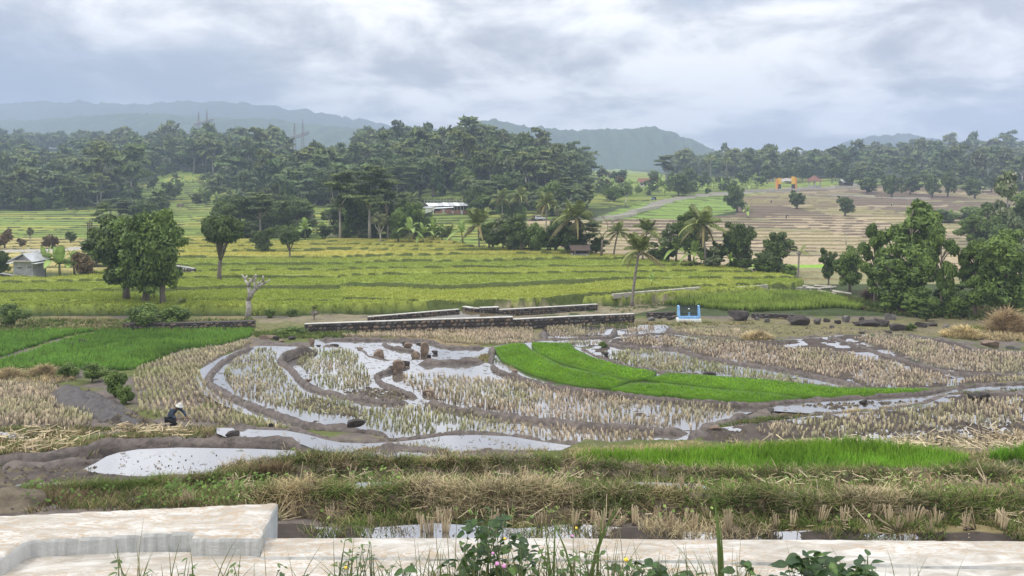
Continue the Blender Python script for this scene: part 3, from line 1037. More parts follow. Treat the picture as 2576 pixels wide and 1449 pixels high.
# bits of straw and leaf afloat
parts = []
for k_ in ('A', 'A2', 'B', 'C', 'D', 'F', 'L', 'N', 'O', 'R', 'S', 'U', 'T', 'T2'):
    wp, z, d = PW[k_]
    a = np.array(wp)
    ar = 0.5 * abs(np.dot(a[:, 0], np.roll(a[:, 1], 1)) - np.dot(a[:, 1], np.roll(a[:, 0], 1)))
    n = int(min(900, ar * 6))
    x, y = rng.uniform(a[:, 0].min(), a[:, 0].max(), n * 4), rng.uniform(a[:, 1].min(), a[:, 1].max(), n * 4)
    q = inside(wp, x, y) & (fbm(x * .9, y * .9, 44, 3) > .42)
    x, y = x[q][:n], y[q][:n]
    n = len(x)
    an = rng.uniform(0, PI, n)
    l = rng.uniform(.02, .15, n) * (.1 + y.mean() / 42)
    dx, dy = np.cos(an) * l, np.sin(an) * l * .8
    wq = .2 + y.mean() / 40
    wx, wy = -np.sin(an) * .010 * wq, np.cos(an) * .018 * wq
    zz0 = np.full(n, z + .006)
    V = np.stack([np.c_[x - dx - wx, y - dy - wy, zz0], np.c_[x + dx - wx, y + dy - wy, zz0 + .03 * rng.uniform(0, 1, n)], np.c_[x + dx + wx, y + dy + wy, zz0 + .01], np.c_[x - dx + wx, y - dy + wy, zz0]], 1)
    c = np.repeat(np.array([(.10, .075, .05), (.06, .05, .04), (.30, .24, .15), (.13, .14, .05)])[rng.integers(0, 4, n)], 4, 0)
    parts.append((V.reshape(-1, 3), np.arange(4 * n).reshape(n, 4), c))
stuff('floating_straw', parts, 'straw_stalk', 'bits of straw and rotten leaf floating on the paddy water')

# ------------------------------------------------------------------ seedling beds, bright green carpets
def carpet(poly, z, h, dens, c0, c1, name, label, wd=.012, lean=.35, hump=0.0, slope=False, lens=.5, inset=0, path=None):
    if slope:
        wp = [(lambda q: (q.x, q.y))(G(a, b)) for a, b in poly]
    else:
        wp = wpoly(poly, z)
    a = np.array(wp)
    # soft body of the bed
    x0, y0, x1, y1 = a[:, 0].min(), a[:, 1].min(), a[:, 0].max(), a[:, 1].max()
    pts = scatter(wp, 0, dens, px=False)
    if inset:
        dmin = np.full(len(pts), 9.)
        for (ax, ay), (bx, by) in zip(wp, wp[1:] + wp[:1]):
            L2 = (bx - ax) ** 2 + (by - ay) ** 2 + 1e-9
            t = np.clip(((pts[:, 0] - ax) * (bx - ax) + (pts[:, 1] - ay) * (by - ay)) / L2, 0, 1)
            dmin = np.minimum(dmin, np.hypot(pts[:, 0] - ax - t * (bx - ax), pts[:, 1] - ay - t * (by - ay)))
        pts = pts[dmin > inset * (.5 + 1.3 * fbm(pts[:, 0] * 3, pts[:, 1] * 3, 19, 2))]
    if path is not None:
        dmin = np.full(len(pts), 9.)
        pp = [(lambda q: (q.x, q.y))(G(a, b)) for a, b in path]
        for (ax, ay), (bx, by) in zip(pp[:-1], pp[1:]):
            t = np.clip(((pts[:, 0] - ax) * (bx - ax) + (pts[:, 1] - ay) * (by - ay)) / ((bx - ax) ** 2 + (by - ay) ** 2), 0, 1)
            dmin = np.minimum(dmin, np.hypot(pts[:, 0] - ax - t * (bx - ax), pts[:, 1] - ay - t * (by - ay)))
        pts = pts[dmin > .45]
    n = len(pts)
    zz0 = zt(pts[:, 0], pts[:, 1]) if slope else np.full(n, z) - .02
    v = fbm(pts[:, 0] * lens, pts[:, 1] * lens, 61, 3)[:, None]
    t1 = np.array(c1) * (.52 + .96 * v) + np.array((.06, .03, 0)) * (fbm(pts[:, 0] * .3, pts[:, 1] * 1.2, 62, 2)[:, None] - .5)
    part = blades(n, np.c_[pts, zz0], np.full(n, h), wd, lean, 3, np.array(c0), np.clip(t1, 0, 1), .03, seg=2, gam=.7)
    return part


SEED0, SEED1 = (0.07, 0.15, 0.015), (0.29, 0.50, 0.045)
BEDS = [
    ([(1241, 878), (1288, 868), (1320, 868), (1335, 882), (1413, 924), (1513, 947), (1583, 962), (1540, 979), (1463, 974), (1388, 959), (1325, 939), (1300, 926), (1262, 908)], 'seedling bed at the left end of the row, beside the stony bund'),
    ([(1337, 871), (1338, 864), (1435, 867), (1448, 882), (1495, 904), (1563, 923), (1652, 939), (1640, 955), (1590, 960), (1488, 938), (1400, 911), (1350, 888)], 'topmost seedling bed, tapering between two dark furrows'),
    ([(1627, 958), (1658, 949), (1678, 942), (1788, 949), (1931, 959), (2107, 979), (2332, 982), (2342, 988), (2207, 997), (2082, 1002), (2024, 1002), (1932, 992), (1788, 977), (1688, 965)], 'longest seedling bed, drawn out to a point on the right'),
    ([(1537, 983), (1588, 968), (1663, 968), (1788, 982), (1931, 993), (2024, 1006), (1932, 1013), (1888, 1015), (1738, 1003), (1613, 992)], 'lowest narrow seedling bed along the muddy bund'),
]
for poly, lab in BEDS:
    z = -9.78
    wp = wpoly(poly, z)
    tr = tessellate_polygon([[Vector((x, y, 0)) for x, y in wp]])
    nv = len(wp)
    V = np.array([(x, y, z - .05) for x, y in wp] + [(x, y, z + .10) for x, y in wp])
    f3 = [(a + nv, b + nv, c + nv) for a, b, c in tr]
    for i in range(nv):
        j = (i + 1) % nv
        f3 += [(i, j, j + nv), (i, j + nv, i + nv)]
    me = np_mesh('seedling_bed', V, np.array(f3), 3, np.array([SEED0] * nv + [(0.11, 0.23, 0.016)] * nv))
    o = link('seedling_bed', me, 'young_rice')
    tag(o, 'bright green ' + lab, 'seedling bed', 'seedling beds in the flooded paddy')
    v, f, c = carpet(poly, z + .04, .20, 95, SEED0, SEED1, '', '', wd=.018, lean=.35, inset=.13)
    b = link('seedlings', np_mesh('seedlings', v, f, 4, c), 'young_rice', o)
    tag(b, kind='stuff')

part = carpet([(1433, 1163), (1488, 1149), (1613, 1147), (1788, 1141), (1930, 1133), (2032, 1126), (2132, 1118), (2207, 1123), (2307, 1141), (2407, 1156), (2440, 1170), (2357, 1195), (2182, 1203), (1932, 1209), (1813, 1207), (1688, 1192), (1588, 1184), (1538, 1170), (1450, 1172)], -6.35, .30, 420, (0.06, 0.14, 0.015), (0.24, 0.43, 0.045), '', '', wd=.009, lean=.4)
part2 = carpet([(2480, 1150), (2576, 1136), (2660, 1134), (2660, 1158), (2520, 1160)], -6.7, .3, 380, (0.08, 0.17, 0.015), (0.24, 0.48, 0.04), '', '', wd=.009, lean=.4)
stuff('rice_plants', [part, part2], 'young_rice', 'lush bright green young rice growing behind the straw bank')
part = carpet([(-60, 840), (0, 838), (60, 832), (200, 834), (640, 832), (628, 850), (560, 868), (450, 885), (350, 925), (330, 935), (170, 930), (140, 925), (0, 937), (-60, 940)], 0, .32, 45, (0.07, 0.14, 0.025), (0.20, 0.36, 0.06), '', '', wd=.03, lean=.4, slope=True, lens=.25, path=[(-60, 925), (0, 906), (60, 888), (112, 870), (150, 858), (195, 846), (250, 836)])
stuff('rice_plants', [part], 'young_rice', 'deep green young rice filling the field left of the swirling paddies')
part = carpet([(1664, 768), (1750, 758), (1930, 746), (2082, 744), (2107, 755), (2172, 774), (2157, 783), (1932, 787), (1888, 787), (1763, 774)], 0, .6, 30, (0.08, 0.12, 0.025), (0.34, 0.44, 0.09), '', '', wd=.045, lean=.35, slope=True)
stuff('rice_plants', [part], 'young_rice', 'tall pale green rice above the boulders on the right')

# ------------------------------------------------------------------ standing rice of the middle field: ears over the plots
def crop_pts(n, zone, ylo, yhi):
    px = rng.uniform(-60, 2620, n * 3)
    Y = np.exp(rng.uniform(math.log(ylo), math.log(yhi), n * 3))
    r = rowbase(px, Y)
    k = inside(zone, px, r)
    px, Y = px[k][:n], Y[k][:n]
    X = (px - CX) / F * Y
    iy = np.clip(np.searchsorted(Ys, Y), 1, nrw - 1)
    ix = np.clip(((px - cols[0]) / 7).astype(int), 0, ncl - 1)
    return X, Y, iy, ix


X, Y, iy, ix = crop_pts(52000, Z_RICE, 62.5, 140)
ok = fr[iy, ix] > wr[iy, ix] * 1.6
X, Y, iy, ix = X[ok], Y[ok], iy[ok], ix[ok]
n = len(X)
tip = C[iy, ix] * np.array((1.75, 1.65, 1.6)) * rng.uniform(.92, 1.1, (n, 1))
pt = blades(n, np.c_[X, Y, zt(X, Y) - .12], np.full(n, .26), .04, .8, 3, C[iy, ix] * .9, tip, .15, seg=1, var=.12)
stuff('rice_plants', [pt], 'young_rice', 'ripening yellow green rice standing on the terraces of the middle field')

# ------------------------------------------------------------------ trees: shapes shared by all trees of a kind (unit size, scaled to each tree)
attr_mat('leaf_green', rough=0.55, spec=0.3, trans=0.22, var=0.12, scale=0.8)
simple_mat('bark', (0.17, 0.14, 0.115), rough=0.9, var=0.4, scale=6, bump=0.8, bscale=20)
simple_mat('pale_bark', (0.36, 0.33, 0.29), rough=0.85, var=0.35, scale=5, bump=0.6, bscale=18)
simple_mat('palm_bark', (0.24, 0.21, 0.18), rough=0.9, var=0.4, scale=9, bump=0.8, bscale=14)


def leafcloud(clumps, n, size, c0, c1, seed, up=.45, shell=.35, tipcol=None, tipfrac=0.0, flat=0.0):
    r = np.random.default_rng(seed)
    cl = np.array(clumps, float)
    vol = (cl[:, 3] * cl[:, 4] * cl[:, 5]) ** (2 / 3)
    k = r.choice(len(cl), n, p=vol / vol.sum())
    d = r.normal(0, 1, (n, 3))
    d /= np.linalg.norm(d, axis=1)[:, None]
    rad = r.uniform(shell, 1, n) ** .5
    c = cl[k]
    p = c[:, :3] + d * rad[:, None] * c[:, 3:6]
    nrm = d * .8 + r.normal(0, .5, (n, 3)) + np.array([0, 0, up])
    nrm /= np.linalg.norm(nrm, axis=1)[:, None]
    t = np.cross(nrm, r.normal(0, 1, (n, 3)))
    t /= np.linalg.norm(t, axis=1)[:, None]
    b = np.cross(nrm, t)
    s = size * r.uniform(.55, 1.35, n)[:, None]
    V = np.stack([p - t * s, p + b * s * .45 - nrm * s * .12, p + t * s - nrm * s * .25, p - b * s * .45 - nrm * s * .12], 1).reshape(-1, 3)
    f = np.arange(n * 4).reshape(n, 4)
    ck = r.uniform(-.22, .22, len(cl))[k]
    mixv = np.clip(r.uniform(0, 1, n) * .75 + ck + .12, 0, 1)[:, None]
    col = np.array(c0) * (1 - mixv) + np.array(c1) * mixv
    if tipcol is not None:
        tm = (r.uniform(0, 1, n) < tipfrac * (1 + d[:, 2]) * .8)
        col[tm] = np.array(tipcol) * r.uniform(.7, 1.2, (tm.sum(), 1))
    return V, f, np.repeat(col, 4, 0)


def limbs(mb, top, targets, r0, r1, rnd, n=5, bend=.12):
    for tg in targets:
        a, b = Vector(top), Vector(tg)
        mid = a.lerp(b, .5) + Vector((rnd.uniform(-1, 1), rnd.uniform(-1, 1), rnd.uniform(.0, 1))) * bend * (b - a).length
        mb.tube([a, mid, b], [r0, (r0 + r1) * .5, r1], n)


PROTO = {}
LEAFC = {'mango': ((0.035, 0.062, 0.018), (0.145, 0.200, 0.045)), 'bright': ((0.050, 0.090, 0.020), (0.200, 0.285, 0.055)),
         'albizia': ((0.036, 0.058, 0.019), (0.170, 0.220, 0.056)), 'teak': ((0.060, 0.085, 0.032), (0.19, 0.235, 0.085)),
         'forest': ((0.024, 0.046, 0.017), (0.128, 0.188, 0.046)), 'brown': ((0.075, 0.07, 0.03), (0.24, 0.15, 0.065)),
         'light': ((0.09, 0.105, 0.045), (0.27, 0.28, 0.125))}


def make_proto(name, kind, seed, n, size, palette, bark='bark', tip=None, tipf=0.0):
    """unit tree: crown about 1 wide, 1 high from the ground"""
    rn = random.Random(seed)
    cl = []
    mb = MB()
    c0, c1 = LEAFC[palette]
    if name.startswith('f'):                              # each wild tree shape has its own green
        j_ = rn.uniform(.62, 1.3)
        q_ = rn.uniform(-.12, .16)
        c0 = tuple(c * j_ * f_ for c, f_ in zip(c0, (1 + q_, 1, 1 - q_)))
        c1 = tuple(c * j_ * f_ for c, f_ in zip(c1, (1 + q_, 1, 1 - q_)))
    up = .45
    if kind == 'round':                                   # dense mango-like dome that starts low, lumpy outline
        lob = [(rn.uniform(-.22, .22), rn.uniform(-.22, .22), .33 + .42 * j / 5, rn.uniform(.20, .30)) for j in range(6)]
        for i in range(44):
            lx, ly, lz, lr = lob[i % 6]
            a, e = rn.uniform(0, 2 * PI), rn.uniform(-.8, 1)
            q = math.sqrt(max(0.02, 1 - e * e))
            s = rn.uniform(.07, .135)
            cl.append((lx + math.cos(a) * q * lr, ly + math.sin(a) * q * lr, min(.93, max(.15, lz + e * lr * .85)), s, s, s * .62))
        for lx, ly, lz, lr in lob:
            cl.append((lx, ly, lz, lr * .8, lr * .8, lr * .7))
        mb.tube([(0, 0, -.03), (.01, 0, .12), (-.01, .01, .28), (0, 0, .45)], [.055, .042, .038, .03], 8)
        limbs(mb, (0, 0, .22), [(c[0], c[1], c[2]) for c in cl[:9]], .024, .008, rn)
    elif kind == 'high':                                  # forked bare trunk, crown only above
        for i in range(26):
            a, e = rn.uniform(0, 2 * PI), rn.uniform(-.6, 1)
            rr = .34 * math.sqrt(max(0.05, 1 - e * e * .8)) * rn.uniform(.7, 1.15)
            s = rn.uniform(.10, .17)
            cl.append((math.cos(a) * rr, math.sin(a) * rr, .72 + e * .20, s, s, s * .6))
        cl.append((0, 0, .72, .28, .28, .19))
        mb.tube([(0, 0, -.03), (.015, 0, .1), (-.01, 0, .3)], [.055, .045, .038], 8)
        limbs(mb, (-.01, 0, .29), [(c[0] * .9, c[1] * .9, c[2] - .04) for c in cl[:9]], .026, .009, rn, bend=.16)
    elif kind == 'open':                                  # tall, broken crown with sky between its clumps
        for i in range(17):
            a = rn.uniform(0, 2 * PI)
            h = .30 + .66 * (i / 16)
            rr = rn.uniform(.14, .42) * (1 - .55 * abs(h - .62) / .4)
            s = rn.uniform(.09, .16)
            cl.append((math.cos(a) * rr, math.sin(a) * rr, h, s, s, s * .55))
            if i % 2 == 0:
                cl.append((math.cos(a) * rr * .6, math.sin(a) * rr * .6, h + .04, s * .8, s * .8, s * .5))
        mb.tube([(0, 0, -.03), (.02, 0, .15), (-.02, .01, .4), (.01, 0, .65), (0, 0, .85)], [.05, .036, .028, .018, .008], 8)
        for c in cl:
            limbs(mb, (0, 0, max(.18, c[2] - .17)), [(c[0], c[1], c[2])], .014, .005, rn)
    elif kind == 'albizia':                               # flat feathery layers on pale rising limbs
        for i in range(13):
            a = rn.uniform(0, 2 * PI)
            h = .50 + .48 * (i / 12)
            rr = rn.uniform(.05, .36) * (1.1 - .8 * (h - .5))
            s = rn.uniform(.14, .25) * (1.15 - .5 * (h - .5))
            cl.append((math.cos(a) * rr, math.sin(a) * rr, h, s, s, .022))
        up = 1.3
        mb.tube([(0, 0, -.03), (.01, 0, .2), (-.01, .01, .42)], [.03, .022, .018], 6)
        limbs(mb, (-.01, .01, .40), [(c[0], c[1], c[2] - .01) for c in cl[:9]], .014, .004, rn, bend=.1)
    elif kind == 'tall':                                  # upright column of leafy clumps
        for i in range(18):
            h = .22 + .72 * rn.random()
            rr = .34 * max(.05, 1 - abs(h - .5) * 1.9) * rn.uniform(.3, 1)
            a = rn.uniform(0, 2 * PI)
            s = rn.uniform(.10, .19)
            cl.append((math.cos(a) * rr, math.sin(a) * rr, h, s * 1.15, s * 1.15, s * .6))
        cl.append((0, 0, .90, .09, .09, .08))
        mb.tube([(0, 0, -.03), (.01, 0, .3), (0, 0, .8)], [.035, .026, .01], 6)
    elif kind == 'bush':
        for i in range(16):
            a, rr = rn.uniform(0, 2 * PI), rn.uniform(0, .36)
            s = rn.uniform(.13, .22)
            cl.append((math.cos(a) * rr, math.sin(a) * rr, rn.uniform(.2, .75) * (1.2 - rr), s, s, s * 1.0))
        mb.tube([(0, 0, -.03), (.0, 0, .3)], [.03, .02], 5)
    V, f, c = leafcloud(cl, n, size, c0, c1, seed, up=up, tipcol=tip, tipfrac=tipf)
    me = np_mesh('crown', V, f, 4, c)
    me.materials.append(MATS['leaf_green'])
    tm = mb.mesh('trunk', True)
    tm.materials.append(MATS[bark])
    PROTO[name] = (me, tm)


for i in range(3):
    make_proto('mango%d' % i, 'round', 100 + i, 9000, .031, 'mango')
    make_proto('bright%d' % i, 'round', 120 + i, 9000, .030, 'bright')
    make_proto('high%d' % i, 'high', 140 + i, 8000, .031, 'mango')
    make_proto('open%d' % i, 'open', 160 + i, 8000, .028, 'bright')
    make_proto('albizia%d' % i, 'albizia', 180 + i, 5200, .029, 'albizia', 'pale_bark')
    make_proto('teak%d' % i, 'tall', 200 + i, 4200, .042, 'teak', 'pale_bark', (.34, .33, .22), .14)
    make_proto('round%d' % i, 'round', 220 + i, 1800, .06, 'mango')
    make_proto('brown%d' % i, 'round', 230 + i, 1800, .06, 'brown')
    make_proto('bush%d' % i, 'bush', 240 + i, 4200, .038, 'bright')
    make_proto('pale%d' % i, 'high', 250 + i, 1500, .05, 'light', 'pale_bark')
for i in range(6):
    make_proto('fround%d' % i, 'round', 300 + i, 520, .105, 'forest')
    make_proto('ftall%d' % i, 'tall', 320 + i, 520, .105, 'forest', 'pale_bark')
    make_proto('fteak%d' % i, 'tall', 340 + i, 520, .105, 'teak', 'pale_bark', (.3, .3, .2), .10)
    make_proto('falb%d' % i, 'albizia', 360 + i, 620, .082, 'albizia', 'pale_bark')


def put(proto, base, w, h, name, label=None, cat='tree', group=None, rz=None):
    me, tm = PROTO[proto]
    o = empty(name, base, random.uniform(0, 2 * PI) if rz is None else rz)
    o.scale = (w, w, h)
    link('trunk', tm, None, o)
    link('crown', me, None, o)
    return tag(o, label, cat, group)


def tree(proto, bx, by, w, h, name, label, cat='tree', group=None):
    g = G(bx, by)
    k = g.y / F
    g.z -= .05
    return put(proto, g, w * k, h * k, name, label, cat, group)


# the forest on the hills
def forest(zone, n, ylo, yhi, pxlo, pxhi, mind, wlo, whi, avoid=()):
    pts = []
    tries = 0
    gridc = {}
    while len(pts) < n and tries < n * 30:
        tries += 1
        px = random.uniform(pxlo, pxhi)
        Y = math.sqrt(random.uniform(ylo ** 2, yhi ** 2))
        r = float(rowbase(np.array([px]), np.array([Y]))[0])
        if not inside(zone, np.array([px]), np.array([r]))[0]:
            continue
        if any(inside(a, np.array([px]), np.array([r]))[0] for a in avoid):
            continue
        X = (px - CX) / F * Y
        key = (int(X // mind), int(Y // mind))
        if any((X - q[0]) ** 2 + (Y - q[1]) ** 2 < mind * mind for a in (-1, 0, 1) for b in (-1, 0, 1) for q in gridc.get((key[0] + a, key[1] + b), ())):
            continue
        gridc.setdefault(key, []).append((X, Y))
        w_ = random.uniform(wlo, whi)
        pts.append((X, Y, float(zt(X, Y)), w_))
    return pts


ZF_L = [(-300, 530), (-300, 300), (1000, 300), (1080, 385), (1060, 470), (1010, 515), (900, 528), (760, 520), (650, 500), (640, 488), (340, 488), (330, 515), (250, 530), (0, 534)]
ZF_C = [(1000, 380), (1480, 380), (1490, 445), (1440, 480), (1320, 490), (1200, 478), (1060, 475), (1000, 480)]
ZF_R = [(1690, 380), (2900, 370), (2900, 520), (2500, 470), (2300, 455), (2050, 452), (1850, 456), (1690, 446)]
fp = []
for z_, n_, yl, yh, a_, b_, md, lo, hi, tg_ in ((ZF_L, 1250, 205, 700, -200, 1080, 6.2, 8, 13.5, 'left'), (ZF_C, 330, 205, 420, 1000, 1480, 4.6, 7, 11, 'mid'),
                                              (ZF_R, 520, 300, 740, 1690, 2760, 7.0, 8, 14, 'right')):
    for q in forest(z_, n_, yl, yh, a_, b_, md, lo, hi, Z_CLEAR[:3] + [[(712, 300), (805, 300), (805, 404), (712, 404)], [(60, 380), (215, 380), (215, 422), (60, 422)], [(728, 372), (895, 372), (890, 428), (735, 428)], [(1090, 405), (1130, 400), (1130, 450), (1100, 450)]]):
        fp.append((*q, tg_))
fp.sort(key=lambda q: q[1])
FKIND = (('falb', 'feathery flat topped', 'albizia_tree'), ('fround', 'round dark crowned', 'forest_tree'), ('ftall', 'upright dark', 'upright_tree'), ('fteak', 'pale flecked', 'teak_tree'))


def where(X, Y, z, tg_):
    """which part of the wood a tree stands in, by things one can find"""
    px, row = CX + F * X / Y, HY - F * z / Y
    if tg_ == 'left':
        a = 'far left' if px < 150 else 'above the left terraces' if px < 420 else 'below the left pylon' if px < 620 else 'between the two pylons' if px < 740 else 'around the bright hilltop field' if px < 900 else 'left of the brown cliff'
        b = 'on the skyline' if row < 385 else 'halfway up' if row < 450 else 'at the foot of the wood'
    elif tg_ == 'mid':
        a = 'left of the brown cliff' if px < 1095 else 'above the brown cliff' if px < 1210 else 'on the right shoulder' if px < 1330 else 'on the right slope'
        b = 'top of the middle hill' if row < 410 else 'middle hill side' if row < 450 else 'foot of the middle hill'
    else:
        a = 'left of the gateway' if px < 1930 else 'behind the gateway' if px < 2070 else 'above the row of dark trees' if px < 2420 else 'at the right edge'
        b = 'right wood skyline' if row < 415 else 'right wood' if row < 440 else 'front of the right wood'
    return a, b


rest = []
cnt = {k: 0 for k in FKIND}
for i, (X, Y, z, w_, tg_) in enumerate(fp):
    kd = FKIND[random.choices(range(4), (.40, .26, .18, .16))[0]]
    h_ = w_ * random.uniform(.85, 1.25) * (1.12 if kd[0] in ('falb', 'fteak', 'ftall') else .85)
    w2 = w_ * (1.3 if kd[0] == 'falb' else 1.0)
    pr = '%s%d' % (kd[0], random.randrange(6))
    if random.random() < .22 and kd[0] in ('falb', 'fteak'):
        h_ *= 1.3
    if sum(cnt.values()) < 560 and cnt[kd] < 240:
        cnt[kd] += 1
        wa, wb = where(X, Y, z, tg_)
        put(pr, (X, Y, z - .3), w2, h_, kd[2], '%s hazy tree %s, %s' % (kd[1], wa, wb), 'tree', '%s trees %s, %s' % (kd[1], wa, wb))
    else:
        rest.append((X, Y, z - .3, w2, h_, pr))
parts = []
for X, Y, z, w_, h_, pr in rest:
    me = PROTO[pr][0]
    if ('np', pr) not in PROTO:
        v = np.empty(len(me.vertices) * 3, np.float32)
        me.vertices.foreach_get('co', v)
        cc = np.empty(len(me.vertices) * 4, np.float32)
        me.attributes['Col'].data.foreach_get('color', cc)
        v = v.reshape(-1, 4, 3)[::2]
        v = (v - v.mean(1, keepdims=True)) * 1.35 + v.mean(1, keepdims=True)
        PROTO[('np', pr)] = (v.reshape(-1, 3), cc.reshape(-1, 4, 4)[::2].reshape(-1, 4)[:, :3])
    v, cc = PROTO[('np', pr)]
    a = random.uniform(0, 6.28)
    R = np.array([[math.cos(a), -math.sin(a), 0], [math.sin(a), math.cos(a), 0], [0, 0, 1]])
    parts.append(((v @ R.T) * np.array([w_, w_, h_]) + np.array([X, Y, z]), np.arange(len(v)).reshape(-1, 4), cc))
if parts:
    stuff('forest', parts, 'leaf_green', 'far rows of hazy forest along the skyline')
    print('forest things', sum(cnt.values()), 'rest', len(rest))

# ------------------------------------------------------------------ trees one can point at
T = tree
T('mango0', 318, 778, 190, 226, 'mango_tree', 'large leafy mango tree with reddish tufts beside the grey hut, left of the pair')
T('bright0', 366, 786, 190, 236, 'mango_tree', 'middle mango tree of the leafy group, merging with its neighbours')
T('bright2', 410, 790, 150, 262, 'mango_tree', 'tall dark mango tree on a thick pale trunk, right of the pair')
T('high0', 553, 722, 116, 168, 'spreading_tree', 'spreading dark tree with forked bare trunk standing in the rice')
T('high1', 729, 662, 60, 82, 'small_tree', 'small round headed tree on a thin straight trunk at the rice edge')
T('mango2', 662, 644, 66, 72, 'small_tree', 'low dark tree behind the rice, next to the thin trunked one')
T('high2', 588, 604, 108, 110, 'dark_tree', 'broad dark tree behind the spreading tree, left of its clump')
T('albizia0', 655, 602, 130, 112, 'albizia_tree', 'wide feathery tree in the middle of the dark clump behind the rice')
T('mango0', 708, 600, 84, 96, 'dark_tree', 'dark rounded tree closing the clump on its right side')
T('albizia1', 855, 610, 130, 172, 'albizia_tree', 'tall flat topped albizia with a long pale bare trunk')
T('albizia2', 930, 612, 165, 185, 'albizia_tree', 'widest layered dark albizia above the path')
T('albizia0', 975, 606, 110, 150, 'albizia_tree', 'dark albizia leaning over the brownish tree')
T('mango1', 905, 606, 80, 120, 'dark_tree', 'dense dark tree under the layered albizias')
T('pale0', 957, 622, 52, 78, 'small_tree', 'brownish thin crowned tree on white forked trunk')
T('bright1', 1002, 620, 62, 98, 'small_tree', 'olive tree with leaning pale trunk beside the brownish tree')
T('bright2', 1040, 612, 58, 104, 'small_tree', 'fresh green rounded tree left of the long shed')
T('teak0', 880, 560, 70, 130, 'teak_tree', 'pale flecked teak tree rising behind the albizias')
T('mango2', 1075, 572, 26, 34, 'small_tree', 'little dark tree on the terraces below the long shed')
T('teak1', 1265, 638, 74, 90, 'shrubby_tree', 'large leaved shrubby tree with pale blossom by the palm grove')
T('mango0', 1312, 642, 96, 98, 'dark_tree', 'dense dark tree below the white car')
T('teak2', 1350, 640, 50, 84, 'shrubby_tree', 'narrow large leaved tree right of the car')
T('mango1', 1398, 643, 86, 86, 'dark_tree', 'dense dark tree left of the bushy palm')
T('mango2', 1442, 648, 84, 84, 'dark_tree', 'dense dark tree under the bushy palm fronds')
T('albizia1', 1482, 652, 84, 82, 'small_tree', 'feathery small tree over the thatched shelter')
T('mango0', 1735, 674, 100, 138, 'dark_tree', 'dense tall dark tree beside the drooping palm')
T('teak1', 1682, 672, 72, 100, 'shrubby_tree', 'large leaved tree with pale yellow blossom by the bananas')
T('mango2', 1808, 684, 40, 66, 'small_tree', 'small dark tree right of the drooping palm trunk')
T('mango1', 1857, 686, 90, 138, 'dark_tree', 'tall rounded dark tree in front of the tan terraces')
T('mango0', 1942, 694, 104, 116, 'dark_tree', 'broad dark tree with forked trunk at the tip of the rice field')
T('bush0', 1990, 700, 46, 34, 'bush', 'low bush at the foot of the forked dark tree', 'bush')
T('bright1', 2138, 738, 84, 124, 'dark_tree', 'leafy tree beside the concrete water gate, thick trunk')
T('mango2', 2084, 720, 46, 96, 'small_tree', 'small dark tree leaning behind the water gate')
T('open0', 2290, 770, 215, 262, 'open_tree', 'tallest open crowned tree of the right bank')
T('bright0', 2262, 784, 165, 150, 'leafy_tree', 'wide low leafy tree in front of the tall open one')
T('open1', 2200, 760, 90, 190, 'open_tree', 'thin open tree with pale leaning trunk left of the tall one')
T('open2', 2368, 797, 100, 216, 'open_tree', 'narrow upright tree right of the tall open one')
T('bush1', 2320, 796, 100, 76, 'bush', 'dark shrub under the open trees by the stream', 'bush')
T('bush2', 2405, 800, 90, 60, 'bush', 'spreading shrub by the stream left of the dry grass', 'bush')
T('bright1', 2520, 806, 190, 240, 'leafy_tree', 'very large leafy tree cut by the right edge of the picture')
T('open0', 2455, 800, 110, 190, 'open_tree', 'feathery tree just left of the large leafy one')
T('bush0', 2562, 812, 70, 70, 'bush', 'bright green shrub at the right edge behind the dry grass', 'bush')
T('teak0', 2535, 640, 110, 212, 'teak_tree', 'tall yellow flecked tree at the right edge above the bananas')
T('mango0', 2590, 640, 90, 150, 'dark_tree', 'dark tree half out of the picture behind the yellow flecked tree')
